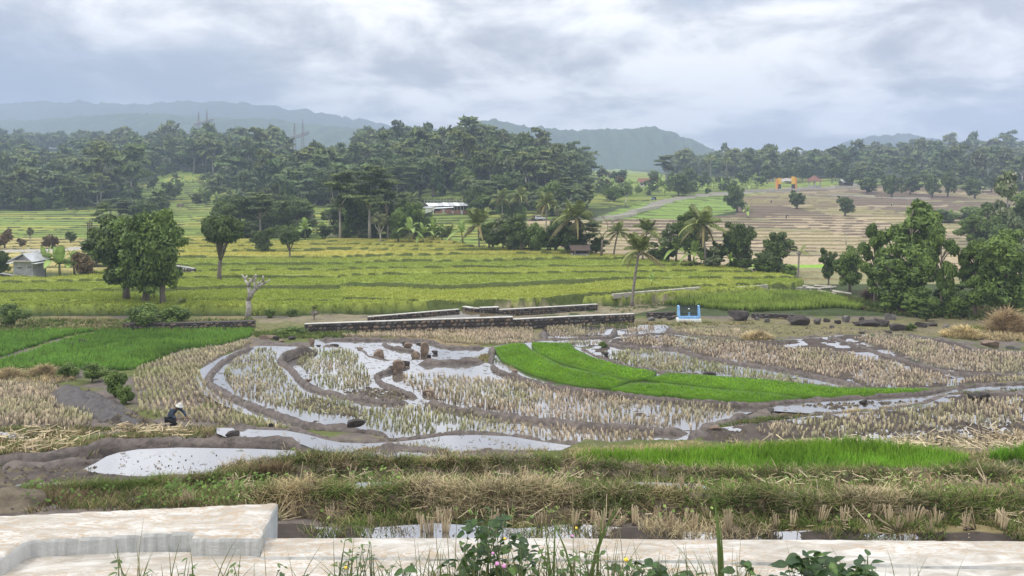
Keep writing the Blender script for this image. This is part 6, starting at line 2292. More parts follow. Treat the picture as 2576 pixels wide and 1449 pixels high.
EN = [('pel', 'sp1'), ('sp1', 'sp2'), ('sp2', 'chest'), ('chest', 'neck'), ('neck', 'head'), ('head', 'jaw')]
for s in 'LR':
    EN += [('chest', 'sh' + s), ('sh' + s, 'el' + s), ('el' + s, 'wr' + s), ('wr' + s, 'hd' + s), ('pel', 'hi' + s), ('hi' + s, 'kn' + s), ('kn' + s, 'an' + s), ('an' + s, 'to' + s)]
    for i in range(4):
        EN += [('hd' + s, 'f%s%da' % (s, i)), ('f%s%da' % (s, i), 'f%s%db' % (s, i)), ('f%s%db' % (s, i), 'f%s%dc' % (s, i))]
    EN += [('hd' + s, 't%sa' % s), ('t%sa' % s, 't%sb' % s)]
g = G(434, 1074)
k = g.y / F
far = empty('person', g + Vector((-.12, 0, .02)), -.12)
s = 60 * k / 1.22
far.scale = (s, s, s)
skin_mesh('body', [J[n] for n in JN], [(JN.index(a), JN.index(b)) for a, b in EN], 'skin', far)


def sub_skin(name, names, mat, grow, par):
    idx_ = [n for n in JN if n in names]
    ed = [(idx_.index(a), idx_.index(b)) for a, b in EN if a in idx_ and b in idx_]
    return skin_mesh(name, [(*J[n][:3], J[n][3] + grow) for n in idx_], ed, mat, par)


sub_skin('shirt', {'pel', 'sp1', 'sp2', 'chest', 'shL', 'elL', 'wrL', 'shR', 'elR', 'wrR'}, 'shirt_blue', .02, far)
sub_skin('trousers', {'pel', 'hiL', 'knL', 'anL', 'hiR', 'knR', 'anR'}, 'trousers_dark', .028, far)
mb = MB()
n = 20
prof = [(.205, -.035), (.15, .0), (.115, .02), (.108, .09), (.085, .115), (.0, .122)]
for r_, z_ in prof:
    mb.v += [(math.cos(2 * PI * i / n) * r_, math.sin(2 * PI * i / n) * r_, z_) for i in range(n)]
for a in range(len(prof) - 1):
    mb.f += [(a * n + i, a * n + (i + 1) % n, (a + 1) * n + (i + 1) % n, (a + 1) * n + i) for i in range(n)]
hat = mb.build('hat', 'hat_cloth', far, True)
hat.location = (.585, 0, 1.115)
hat.rotation_euler = (0, .30, 0)
hat.modifiers.new('t', 'SOLIDIFY').thickness = .008
for y in (-.03, .03):
    bm = bmesh.new()
    bmesh.ops.create_uvsphere(bm, u_segments=8, v_segments=6, radius=.012)
    me = bpy.data.meshes.new('eye')
    bm.to_mesh(me)
    bm.free()
    q = link('eye', me, 'white_paint', far)
    q.location = (.655, y, 1.06)
skin_mesh('nose', [(.655, 0, 1.05, .012), (.68, 0, 1.025, .017), (.668, 0, 1.01, .012)], [(0, 1), (1, 2)], 'skin', far, 1)
for y in (-.09, .09):
    skin_mesh('ear', [(.55, y, 1.07, .016, .008), (.55, y, 1.03, .013, .007)], [(0, 1)], 'skin', far, 1)
tag(far, 'farmer in white brimmed hat, dark blue shirt and dark trousers bending over in the ditch', 'person')
mb = MB()
R_ = Matrix.Rotation(-.12, 4, 'Z')
hl = empty('sickle', far.location, -.12)
hl.scale = (s, s, s)
mb.tube([(.52, -.16, .455), (.72, 0, .45), (.98, .16, .44)], [.018, .018, .016], 6)
mb.build('handle', 'handle_wood', hl, True)
mb = MB()
mb.tube([(.98, .16, .44), (1.03, .17, .36), (1.0, .15, .27)], [.012, .016, .004], 4)
mb.build('blade', 'dark_iron', hl, True)
tag(hl, 'dark wooden handled sickle held in both hands of the farmer', 'sickle')


def stander(bx, by, h_px, label, shirt, bend=0.0, rz=0.0):
    g = G(bx, by)
    k = g.y / F
    o = empty('person', g, rz)
    s = h_px * k / 1.68
    o.scale = (s, s, s)
    b = bend
    JJ = [(0, 0, .92, .13), (.03 + .25 * b, 0, 1.15, .13), (.04 + .5 * b, 0, 1.38 - .25 * b, .13), (.05 + .6 * b, 0, 1.5 - .32 * b, .055), (.07 + .72 * b, 0, 1.6 - .38 * b, .09),
          (.04 + .5 * b, -.19, 1.37 - .25 * b, .06), (.05 + .55 * b, -.25, 1.1 - .3 * b, .045), (.15 + .7 * b, -.2, .88 - .3 * b, .035),
          (.04 + .5 * b, .19, 1.37 - .25 * b, .06), (.05 + .55 * b, .25, 1.1 - .3 * b, .045), (.15 + .7 * b, .2, .88 - .3 * b, .035),
          (0, -.1, .86, .1), (.03, -.12, .48, .07), (-.02, -.12, .06, .045), (.1, -.13, .03, .04), (0, .1, .86, .1), (-.05, .12, .48, .07), (-.1, .12, .06, .045), (.02, .13, .03, .04)]
    EE = [(0, 1), (1, 2), (2, 3), (3, 4), (2, 5), (5, 6), (6, 7), (2, 8), (8, 9), (9, 10), (0, 11), (11, 12), (12, 13), (13, 14), (0, 15), (15, 16), (16, 17), (17, 18)]
    skin_mesh('body', JJ, EE, 'skin', o, 1)
    ti = [0, 1, 2, 5, 6, 8, 9]
    skin_mesh('shirt', [(*JJ[i][:3], JJ[i][3] + .02) for i in ti], [(ti.index(a), ti.index(c)) for a, c in EE if a in ti and c in ti], shirt, o, 1)
    li = [0, 11, 12, 13, 15, 16, 17]
    skin_mesh('trousers', [(*JJ[i][:3], JJ[i][3] + .025) for i in li], [(li.index(a), li.index(c)) for a, c in EE if a in li and c in li], 'trousers_dark', o, 1)
    return tag(o, label, 'person')


stander(1339, 560, 14, 'person in a red shirt standing left of the white car', 'shirt_red')
stander(1978, 550, 13, 'dark clothed person bending on the tan terraces', 'shirt_blue', 1.0)
stander(1868, 532, 12, 'dark clothed person standing on the ploughed strip beside the split trunk tree', 'shirt_blue')
stander(2243, 520, 9, 'person in a pale shirt bending on the upper ploughed terraces', 'shirt_pale', 1.0)
stander(1940, 511, 12, 'person in a pale shirt standing by the round dark tree', 'shirt_pale')

# ------------------------------------------------------------------ bushes and banks of the middle distance
for bx, by, w_, h_, pr, lab in ((172, 950, 70, 40, 'bush0', 'leafy weed bush at the left end of the bushes below the green rice'), (232, 962, 84, 52, 'bush1', 'yellowish leafy bush in the middle of the clump below the green rice'),
                                (290, 1000, 78, 74, 'bush2', 'tallest leafy bush beside the dug ditch'), (318, 1016, 50, 50, 'bush0', 'leafy bush nearest the stubble and the ditch'), (905, 738, 90, 26, 'bush1', 'tangle of creepers lying on the middle rice field'),
                                (955, 740, 50, 24, 'bush2', 'yellowish end of the creeper tangle on the middle rice'), (735, 843, 80, 24, 'bush0', 'dark green mound of weeds at the left end of the stone wall'), (680, 800, 40, 26, 'bush2', 'weeds at the rice edge right of the pollarded tree'),
                                (735, 797, 34, 22, 'bush0', 'spiky weeds on the bank, left of the tiny palm'), (2292, 832, 34, 22, 'bush1', 'bright grassy tuft growing on a rock in the stream'), (1517, 893, 26, 18, 'bush0', 'small green weed at the head of the greenish stubble')):
    T(pr, bx, by, w_, h_, 'bush', lab, 'bush')


def grass_area(poly, n, h, cset, K=4, wd=.012, lean=.9, z=None, slope_pts=None, spread=.05, clump=.5, seg=2, thr=.0, wet=False):
    """tufts thrown on the ground inside a photographed outline"""
    wp = [(lambda q: (q.x, q.y))(G(a, b)) for a, b in poly]
    a = np.array(wp)
    x = rng.uniform(a[:, 0].min(), a[:, 0].max(), n * 4)
    y = rng.uniform(a[:, 1].min(), a[:, 1].max(), n * 4)
    k = inside(wp, x, y)
    x, y = x[k], y[k]
    k = fbm(x * 1.3, y * 1.3, 71, 3) > thr
    for kk_ in () if wet else ('T', 'T2', 'U', 'O'):
        k &= ~inside(PW[kk_][0], x, y)
    x, y = x[k][:n], y[k][:n]
    n = len(x)
    t = np.clip((fbm(x * clump, y * clump, 72, 3) - .28) * 2.1 + rng.normal(0, .16, n), 0, .999)
    ci = (t * len(cset)).astype(int)
    tip = np.array(cset)[ci] * rng.uniform(.75, 1.2, (n, 1))
    return blades(n, np.c_[x, y, zt(x, y) - .02], np.full(n, h) * rng.uniform(.5, 1.3, n), wd, lean, K, tip * .4, tip, spread, seg=seg)


DRY, DRY2, GR1, GR2, BRN = (.58, .47, .26), (.42, .33, .18), (.15, .21, .05), (.22, .28, .08), (.22, .16, .09)
simple_mat('earth_bank', (0.125, 0.10, 0.07), rough=.9, var=.4, scale=3, bump=.9, detail=8, bscale=12)


def bank_ridge(pts, z, w_, h_, z2=None):
    return bund(pts, z, w_, h_, 'earth_bank', z2, 'bank', .5)


R1 = [(640, 1272), (760, 1258), (900, 1270), (1050, 1254), (1200, 1268), (1350, 1258), (1500, 1276), (1650, 1266), (1800, 1288), (1950, 1276), (2100, 1296), (2250, 1282), (2400, 1290), (2760, 1278)]
R2 = [(560, 1200), (640, 1188), (760, 1172), (900, 1178), (1060, 1180), (1250, 1180), (1440, 1182), (1560, 1196), (1800, 1212), (2100, 1212), (2760, 1205)]
bank_ridge(R1, -4.96, .50, .36)
bank_ridge(R2, -5.75, .50, .30)
bank_ridge([(40, 1252), (200, 1250), (330, 1240), (480, 1222), (620, 1205), (720, 1195)], -5.6, .42, .26)
bank_ridge([(-80, 1240), (0, 1262), (60, 1285), (120, 1300)], -5.2, .5, .2)


def ridge_pts(line, z, w_, n, h_):
    """points over a ridge, with their height on it"""
    p = np.array([tuple(onz(a, b, z)) for a, b in line])
    seg = np.r_[0, np.cumsum(np.linalg.norm(np.diff(p[:, :2], axis=0), axis=1))]
    s = rng.uniform(0, seg[-1], n)
    o = rng.normal(0, .55, n)
    o = np.clip(o, -1.5, 1.5)
    x = np.interp(s, seg, p[:, 0]) 
    y = np.interp(s, seg, p[:, 1]) + o * w_
    zz0 = z + h_ * .5 - (np.abs(o) ** 1.5) * h_ * .95
    return x, y, zz0


def ridge_grass(line, z, w_, h_, n, hh, cset, K=5, wd=.006, lean=1.1):
    x, y, zz0 = ridge_pts(line, z, w_, n, h_)
    t = np.clip((fbm(x * .9, y * .9, 82, 3) - .28) * 2.2 + rng.normal(0, .2, n), 0, .999)
    tip = np.array(cset)[(t * len(cset)).astype(int)] * rng.uniform(.7, 1.25, (n, 1))
    lump = .5 + fbm(x * 2.2, y * 3, 84, 3)
    return blades(n, np.c_[x, y, zz0 - .03], hh * lump * rng.uniform(.5, 1.3, n), wd, lean, K, tip * .35, tip, .06, seg=2)


MIXC = [(.60, .50, .30), BRN, (.10, .15, .035), GR1, DRY2, GR2, GR1, (.22, .31, .07), (.09, .065, .04), GR1, BRN, DRY]
near = [ridge_grass(R1, -4.96, .50, .36, 7000, .20, MIXC, 5, .0085, 1.5),
        ridge_grass(R2, -5.75, .50, .30, 5000, .20, MIXC, 5, .0085, 1.5),
        ridge_grass([(40, 1252), (200, 1250), (330, 1240), (480, 1222), (620, 1205), (720, 1195)], -5.6, .42, .26, 2600, .17, [GR1, GR2, GR1, DRY2, GR1, BRN], 5, .007, 1.1),
        grass_area([(560, 1190), (760, 1150), (900, 1165), (1400, 1166), (1480, 1178), (1600, 1195), (2000, 1212), (2640, 1200), (2640, 1250), (690, 1256), (560, 1230)], 5500, .17, MIXC, 5, .008, 1.5, thr=.40),
        grass_area([(690, 1275), (2640, 1285), (2640, 1340), (690, 1318)], 3200, .16, MIXC, 5, .006, 1.2, thr=.46),
        grass_area([(690, 1305), (2640, 1320), (2640, 1366), (690, 1362)], 1300, .15, MIXC, 5, .007, 1.1, thr=.47, wet=True),
        grass_area([(60, 1246), (300, 1246), (560, 1205), (700, 1205), (690, 1275), (60, 1290)], 2500, .15, [GR1, GR2, DRY2, GR1, BRN], 5, .007, 1.1, thr=.3)]
stuff('wild_grass', near, 'wild_grass', 'tangled dry and green grass covering the banks between wall and paddies')
mid = [grass_area([(-60, 1085), (240, 1078), (420, 1082), (560, 1076), (545, 1104), (250, 1118), (100, 1142), (-60, 1152)], 2400, .18, [DRY, DRY2, GR1, BRN, DRY2, GR1], 4, .014, 1.2, thr=.40),
       grass_area([(640, 838), (770, 826), (900, 842), (860, 852), (780, 852), (640, 850)], 900, .28, [GR2, GR1, GR2], 4, .03, .9),
       grass_area([(900, 834), (1290, 818), (1600, 812), (1900, 812), (1900, 818), (1290, 830), (900, 845)], 1300, .20, [GR1, DRY2, DRY, GR2], 4, .025, .9, thr=.4),
       grass_area([(-60, 805), (640, 805), (640, 835), (-60, 838)], 1700, .32, [GR1, GR2, DRY2, GR1], 4, .03, .9, thr=.3),
       grass_area([(1430, 1136), (1560, 1128), (1750, 1118), (1790, 1140), (1600, 1146), (1450, 1160)], 1500, .16, [DRY, DRY2, DRY, GR1], 4, .012, 1.3),
       grass_area([(900, 1124), (1070, 1112), (1300, 1112), (1430, 1130), (1300, 1136), (1160, 1142), (900, 1134)], 700, .14, [DRY, GR2, DRY2], 4, .012, 1.2, thr=.42),
       grass_area([(2370, 842), (2420, 826), (2600, 820), (2600, 860), (2480, 858)], 900, .35, [DRY, DRY, (.5, .4, .2), GR2], 4, .035, .9, thr=.3),
       grass_area([(1790, 1070), (1905, 1052), (2160, 1032), (2340, 1012), (2600, 990), (2600, 1000), (2350, 1024), (2160, 1044), (1905, 1072)], 1900, .16, [DRY, DRY2, BRN, GR1], 4, .014, 1.2, thr=.3),
       grass_area([(1900, 1118), (2240, 1100), (2640, 1080), (2640, 1090), (2240, 1112), (1900, 1130)], 1200, .18, [DRY, DRY2, GR1], 4, .012, 1.2, thr=.3),
       grass_area([(1780, 1128), (2130, 1116), (2320, 1138), (2640, 1145), (2640, 1175), (2440, 1160), (2200, 1118), (1950, 1130), (1780, 1140)], 1300, .2, [DRY, DRY2, GR1, DRY], 4, .011, 1.1, thr=.3),
       grass_area([(95, 972), (200, 985), (330, 1035), (420, 1076), (400, 1080), (300, 1045), (180, 1000)], 420, .22, [DRY, DRY2, GR1], 4, .016, 1.1, thr=.35),
       grass_area([(-60, 940), (150, 930), (190, 960), (100, 968), (-60, 962)], 500, .26, [DRY, DRY2, GR2], 4, .02, 1.0),
       grass_area([(1232, 918), (1290, 938), (1290, 945), (1230, 928), (1140, 912), (1210, 904)], 260, .18, [GR2, DRY2], 4, .016, .9),
       grass_area([(1640, 760), (1920, 740), (2030, 735), (2040, 742), (1920, 748), (1660, 772), (1560, 790), (1520, 784)], 700, .2, [DRY2, GR1, DRY], 4, .03, .9, thr=.3),
       grass_area([(2100, 745), (2600, 780), (2600, 815), (2300, 800), (2170, 780)], 1500, .4, [GR1, GR1, BRN, GR2], 4, .04, .9, thr=.3)]
stuff('wild_grass', mid, 'wild_grass', 'straw and weeds growing on the bunds and banks farther off')

# weeds and straw bits on the mud bunds
parts = []
for Q, w_, h_, mt in BUNDS:
    if mt != 'bund_mud':
        continue
    L_ = len(Q)
    n = int(L_ * 1.1)
    i_ = rng.integers(0, L_, n)
    k_ = fbm(Q[i_, 0] * .5, Q[i_, 1] * .5, 33, 3) > .5
    i_ = i_[k_]
    n = len(i_)
    if n < 3:
        continue
    o_ = rng.normal(0, w_ * .6, (n, 2))
    r_ = np.hypot(o_[:, 0], o_[:, 1])
    z_ = Q[i_, 2] + h_ * .45 - np.clip(r_ / w_ - .3, 0, 2) * h_ * 1.1
    c_ = np.array([GR1, DRY2, GR2, BRN, DRY])[rng.integers(0, 5, n)] * rng.uniform(.6, 1.1, (n, 1))
    parts.append(blades(n, np.c_[Q[i_, :2] + o_, z_ - .03], np.full(n, .11), .010, 1.2, 4, c_ * .4, c_, .05, seg=2))
stuff('bund_weeds', parts, 'wild_grass', 'sparse weeds and straw bits clinging to the mud bunds')

# dug mud ditch beside the farmer
for pts, zz0 in (([(135, 972), (200, 988), (260, 1010), (310, 1038), (350, 1058), (420, 1080)], -9.3), ([(150, 985), (220, 1012), (270, 1040), (330, 1066), (400, 1082)], -9.1)):
    zz0 = G(*pts[3]).z + .06
    bund(pts, zz0, .42, .16, 'wet_mud') if 'wet_mud' in MATS else (simple_mat('wet_mud', (0.055, 0.045, 0.04), rough=.5, var=.5, scale=5, bump=1.0, spec=.5, detail=8, bscale=9), bund(pts, zz0, .42, .16, 'wet_mud'))


# broad leaved weeds and loose straw on the near banks
def litter(poly, n, L, label, cset, name, wd, flat=True):
    wp = [(lambda q: (q.x, q.y))(G(a, b)) for a, b in poly]
    a = np.array(wp)
    x = rng.uniform(a[:, 0].min(), a[:, 0].max(), n * 5)
    y = rng.uniform(a[:, 1].min(), a[:, 1].max(), n * 5)
    k = inside(wp, x, y) & (fbm(x * 1.1, y * 1.1, 95, 3) > .46)
    x, y = x[k][:n], y[k][:n]
    n = len(x)
    z = zt(x, y) + rng.uniform(.03, .22, n)
    an = rng.uniform(0, 2 * PI, n)
    el = rng.normal(0, .22, n) if flat else rng.uniform(-.2, .9, n)
    l = L * rng.uniform(.4, 1.2, n)
    d = np.stack([np.cos(an) * np.cos(el), np.sin(an) * np.cos(el), np.sin(el)], 1) * l[:, None]
    c = np.stack([x, y, z], 1)
    up = np.stack([-np.sin(an), np.cos(an), 0 * an], 1) * wd + np.array([0, 0, wd * .6])
    if flat:
        V = np.stack([c - d / 2 - up / 2, c + d / 2 - up / 2, c + d / 2 + up / 2, c - d / 2 + up / 2], 1)
    else:
        V = np.stack([c, c + d / 2 - up / 2, c + d, c + d / 2 + up / 2], 1)
    cc = np.repeat(np.array(cset)[rng.integers(0, len(cset), n)] * rng.uniform(.75, 1.2, (n, 1)), 4, 0)
    return stuff(name, [(V.reshape(-1, 3), np.arange(4 * n).reshape(n, 4), cc)], 'wild_grass', label)


BK = [(560, 1195), (760, 1150), (900, 1168), (1440, 1168), (1600, 1200), (2000, 1214), (2640, 1200), (2640, 1345), (690, 1325), (560, 1250)]
litter(BK, 1500, .28, 'loose pale straw strewn over the near banks', [(.58, .50, .34), (.46, .38, .24), (.36, .28, .17)], 'straw_litter', .011)
litter(BK, 2600, .075, 'small broad leaved weeds among the grass of the near banks', [(.16, .25, .06), (.11, .18, .045), (.24, .33, .09)], 'leafy_weeds', .05, False)
litter([(40, 1235), (330, 1230), (620, 1200), (700, 1205), (690, 1275), (60, 1290)], 800, .075, 'small broad leaved weeds on the grassy bank left of the channel block', [(.16, .25, .06), (.11, .18, .045)], 'leafy_weeds', .05, False)
litter([(-60, 1085), (240, 1078), (560, 1076), (545, 1104), (250, 1118), (100, 1142), (-60, 1152)], 420, .45, 'trampled straw strewn on the ground in front of the farmer', [(.62, .52, .34), (.50, .41, .26), (.40, .31, .19)], 'straw_litter', .025)
litter([(1900, 1100), (2640, 1070), (2640, 1140), (2300, 1135), (2000, 1120)], 700, .4, 'trampled straw among the right hand stubble', [(.62, .52, .34), (.50, .41, .26)], 'straw_litter', .022)


# heaps of dry straw
def heap(bx, by, w_px, h_px, label, n=520, cset=((.62, .50, .30), DRY, DRY2), name='straw_heap'):
    g = G(bx, by)
    k = g.y / F
    W_, H_ = w_px * k, h_px * k
    a = rng.uniform(0, 2 * PI, n)
    r = rng.uniform(0, 1, n) ** .6
    x, y = np.cos(a) * r * W_ / 2, np.sin(a) * r * W_ / 2.6
    z = H_ * (1 - r ** 1.6) * rng.uniform(.35, 1, n)
    c = np.array(cset)[rng.integers(0, len(cset), n)] * rng.uniform(.7, 1.25, (n, 1))
    v, f, cc = blades(n, np.c_[x, y, z - .03], np.full(n, H_ * .6 + .05), .007 * max(1, k / .006), 1.6, 4, c * .5, c, .05, seg=2)
    o = link(name, np_mesh(name, v, f, 4, cc), 'wild_grass')
    o.location = g
    return tag(o, label, 'straw heap')


heap(1484, 1178, 56, 34, 'brown heap of dry straw at the left end of the near green rice')
heap(2536, 838, 78, 50, 'tall golden clump of dry grass at the right edge by the stream', 600, ((.62, .48, .27), (.50, .37, .21)))
heap(2420, 850, 90, 24, 'low golden dry grass left of the tall dry clump', 400, ((.72, .58, .29), (.60, .48, .26)))
heap(1905, 866, 74, 18, 'heap of brown straw between two stubble fields on the right', 360)
heap(2195, 750, 44, 24, 'pile of brushwood beside the thick trunk by the water gate', 260, ((.2, .12, .09), (.12, .09, .07)), 'brushwood_pile')
heap(110, 945, 60, 22, 'dry grass hump below the green rice on the left', 260)
heap(20, 955, 70, 24, 'dry grass hump at the left edge under the green rice', 260)

# ------------------------------------------------------------------ single cut clumps standing near the wall
def clump_mesh(seed, fan):
    r = np.random.default_rng(seed)
    mb = MB()
    n = int(r.integers(9, 15))
    for i in range(n):
        a = r.uniform(0, 2 * PI)
        l = r.uniform(.05, fan)
        h = r.uniform(.20, .36)
        p = Vector((math.cos(a) * .035 * r.uniform(.2, 1), math.sin(a) * .035 * r.uniform(.2, 1), -.05))
        q = p + Vector((math.cos(a) * l * h, math.sin(a) * l * h, h))
        mb.tube([p, q], [.0075, .0065], 4)
    me = mb.mesh('straws')
    me.materials.append(MATS['cut_straw'])
    return me


m, nt, bs = new_mat('cut_straw')
tcn = nt.new('ShaderNodeTexCoord')
sz = nt.new('ShaderNodeSeparateXYZ')
nt.set(sz.inputs[0], tcn.outputs['Object'])
wet = nt.ramp(nt.math('ADD', sz.outputs[2], nt.math('MULTIPLY', nt.noise(14, 3, .5, tcn.outputs['Object']), .09)), .05, .15)
oi = nt.new('ShaderNodeObjectInfo')
dryc = nt.mix(oi.outputs['Random'], (.50, .40, .26), (.36, .29, .18))
nt.set(bs.inputs['Base Color'], nt.mix(wet, (.075, .055, .04), dryc))
bs.inputs['Roughness'].default_value = .8
CLM = [clump_mesh(i, .18 if i < 4 else .9) for i in range(7)]


def stub_clump(bx, by, sc_, lie=False):
    g = G(bx, by)
    o = link('rice_stubble_clump', CLM[random.randrange(4) if not lie else random.randrange(4, 7)])
    o.location = g
    o.scale = (sc_, sc_, sc_)
    o.rotation_euler = (random.uniform(-.3, .3) + (1.1 if lie else 0), random.uniform(-.25, .25), random.uniform(0, 6.28))
    return tag(o, 'cut clump of pale rice straw standing in the near mud behind the wall' if not lie else 'broken clump of rice straw lying fanned out on the near mud', 'rice stubble',
               'standing straw clumps behind the wall' if not lie else 'fallen straw clumps behind the wall')


for bx, by in ((735, 1312), (775, 1300), (830, 1315), (905, 1305), (1075, 1302), (1105, 1318), (1150, 1310), (1270, 1302), (1345, 1300), (1440, 1296), (1510, 1345), (1600, 1312), (1655, 1318), (1745, 1335), (1830, 1340), (1990, 1330), (2070, 1325), (2125, 1330), (2200, 1320), (2285, 1330), (2345, 1325), (2430, 1335), (2520, 1335),
               (590, 1228), (620, 1222), (650, 1210), (690, 1222), (730, 1206), (880, 1205), (890, 1235), (960, 1190), (1060, 1228), (1180, 1200), (1215, 1228), (1310, 1205), (1322, 1222), (1480, 1215), (1690, 1250), (1720, 1236), (1770, 1248), (1935, 1290), (2030, 1295), (2110, 1240), (2180, 1265), (2260, 1250), (2350, 1255), (2480, 1240), (2540, 1262), (2440, 1208), (2300, 1215),
               (490, 1270), (455, 1275), (1560, 1285), (1380, 1240), (1000, 1215), (800, 1235), (2240, 1305), (2400, 1300), (2560, 1300)):
    stub_clump(bx + random.uniform(-6, 6), by, random.uniform(.75, 1.05))
for i in range(34):
    stub_clump(random.uniform(720, 2560), random.uniform(1318, 1352), random.uniform(.7, 1.0))
for bx, by in ((1090, 1205), (1130, 1212), (1240, 1200), (1020, 1205), (960, 1222), (1420, 1230), (2010, 1330), (2110, 1338), (2250, 1342), (2450, 1345), (2480, 1222), (2420, 1230), (1530, 1330), (700, 1318), (1450, 1310), (1330, 1240), (760, 1228), (1160, 1222), (2550, 1222), (2380, 1280), (1950, 1345)):
    stub_clump(bx, by, random.uniform(.8, 1.1), True)

# ------------------------------------------------------------------ the concrete channel wall at our feet
m, nt, bs = new_mat('stained_concrete')
ge = nt.new('ShaderNodeNewGeometry')
mp = nt.new('ShaderNodeMapping')
mp.inputs['Scale'].default_value = (1.0, 3.2, 3.2)
nt.set(mp.inputs['Vector'], ge.outputs['Position'])
n1_ = nt.noise(3.0, 10, .66, mp.outputs[0], 1.0)
n2_ = nt.noise(14, 9, .7, mp.outputs[0], 1.6)
n3_ = nt.noise(1.1, 4, .5, mp.outputs[0], .3)
c1_ = nt.mix(nt.ramp(n1_, .36, .66), (.35, .315, .265), (.59, .57, .53))
c1_ = nt.mix(nt.math('MULTIPLY', nt.ramp(n2_, .47, .60), nt.ramp(n3_, .36, .56)), c1_, (.40, .30, .20))
c1_ = nt.mix(nt.math('MULTIPLY', nt.ramp(nt.noise(1.7, 10, .7, ge.outputs['Position'], 1.5), .56, .72), .55), c1_, (.27, .255, .20))
c1_ = nt.mix(nt.math('MULTIPLY', nt.ramp(n1_, .60, .70), nt.ramp(n3_, .58, .42)), c1_, (.42, .41, .39))
sx = nt.new('ShaderNodeSeparateXYZ')
nt.set(sx.inputs[0], ge.outputs['True Normal'])
vert = nt.ramp(sx.outputs[2], .3, .7)
streak = nt.new('ShaderNodeMapping')
streak.inputs['Scale'].default_value = (9, 2, .7)
nt.set(streak.inputs['Vector'], ge.outputs['Position'])
cside = nt.mix(nt.ramp(nt.noise(2.0, 7, .6, streak.outputs[0], .4), .3, .7), (.34, .35, .34), (.56, .56, .54))
nt.set(bs.inputs['Base Color'], nt.mix(vert, cside, c1_))
bs.inputs['Roughness'].default_value = .82
b_ = nt.new('ShaderNodeBump')
b_.inputs['Strength'].default_value = .55
b_.inputs['Distance'].default_value = .012
nt.set(b_.inputs['Height'], nt.math('ADD', nt.math('MULTIPLY', n2_, .7), nt.math('MULTIPLY', nt.noise(45, 6, .6, ge.outputs['Position']), .5)))
nt.set(bs.inputs['Normal'], b_.outputs[0])


def prism_px(poly, z1, z0, name, parent=None, bevel=.012):
    w_ = wpoly(poly, z1)
    a = sum(w_[i][0] * w_[(i + 1) % len(w_)][1] - w_[(i + 1) % len(w_)][0] * w_[i][1] for i in range(len(w_)))
    if a < 0:
        w_ = w_[::-1]
    o = MB().prism(w_, z0, z1).build(name, 'stained_concrete', parent)
    md = o.modifiers.new('mass', 'REMESH')
    md.mode = 'VOXEL'
    md.voxel_size = .02
    md = o.modifiers.new('worn', 'DISPLACE')
    if 'worn' not in bpy.data.textures:
        tx = bpy.data.textures.new('worn', 'CLOUDS')
        tx.noise_scale = .10
        tx.noise_depth = 4
    md.texture = bpy.data.textures['worn']
    md.texture_coords = 'GLOBAL'
    md.strength = .009
    md.mid_level = .5
    return o


cw = empty('channel_wall', (0, 4.2, -2.6))
bpy.context.view_layer.update()


def cpart(*a, **kw):
    o = prism_px(*a, **kw)
    o.parent = cw
    o.matrix_parent_inverse = Matrix.Translation((0, -4.2, 2.6))
    return o


cpart([(655, 1351), (1100, 1349), (1700, 1353), (2576, 1358), (3100, 1361), (3100, 1432), (2576, 1425), (2200, 1418), (1700, 1408), (1200, 1402), (655, 1399)], -2.15, -5.2, 'coping')
cpart([(-500, 1318), (-250, 1308), (0, 1295), (350, 1278), (700, 1262), (655, 1351), (478, 1352), (497, 1333), (280, 1345), (67, 1356), (8, 1398), (-500, 1402)], -2.063, -5.2, 'raised_block')
cpart([(-500, 1384), (0, 1384), (497, 1384), (655, 1397), (1200, 1402), (1700, 1408), (2200, 1418), (2576, 1425), (3100, 1432), (3100, 1530), (-500, 1530)], -2.17, -2.75, 'ledge')
tag(cw, 'whitewashed concrete channel wall with a raised notched block on the left, in front', 'wall')
w0 = rng.uniform(0, 1, (6, 2))
vg = MB()
xs = np.linspace(-5.5, 5.5, 45)
ys = np.linspace(1.2, 3.72, 12)
vs = [(float(x), float(y), -2.28 + .10 * float(vnoise(x * 2, y * 2, 4)) + max(0, 3.0 - y) * .12) for y in ys for x in xs]
fs = [(j * 45 + i, j * 45 + i + 1, (j + 1) * 45 + i + 1, (j + 1) * 45 + i) for j in range(11) for i in range(44)]
vg.add(vs, fs)
tag(vg.build('verge', 'earth_bank', None, True), kind='structure')

# ------------------------------------------------------------------ weeds in front of the wall
attr_mat('near_leaf', rough=.45, spec=.4, trans=.25, var=.18, scale=30, bump=.25, bscale=120, dist=.002)


def leaf_mesh(nm, L, W_, col, fold=.25, tipw=.0, seed=0, n=7):
    r = np.random.default_rng(seed)
    t = np.linspace(0, 1, n)
    wv = W_ * np.sin(PI * np.clip(t ** .75, 0, 1)) ** .9
    V, Cc = [], []
    for i in range(n):
        y = -.22 * L * t[i] ** 2
        V += [(L * t[i], -wv[i] / 2, y + fold * wv[i] / 2), (L * t[i], 0, y), (L * t[i], wv[i] / 2, y + fold * wv[i] / 2)]
        c = np.array(col) * r.uniform(.85, 1.15)
        Cc += [c, c * 1.25, c * .95]
    f = []
    for i in range(n - 1):
        for s_ in (0, 1):
            f.append((i * 3 + s_, i * 3 + s_ + 1, i * 3 + s_ + 4, i * 3 + s_ + 3))
    me = np_mesh(nm, np.array(V), np.array(f), 4, np.array(Cc), True)
    me.materials.append(MATS['near_leaf'])
    return me


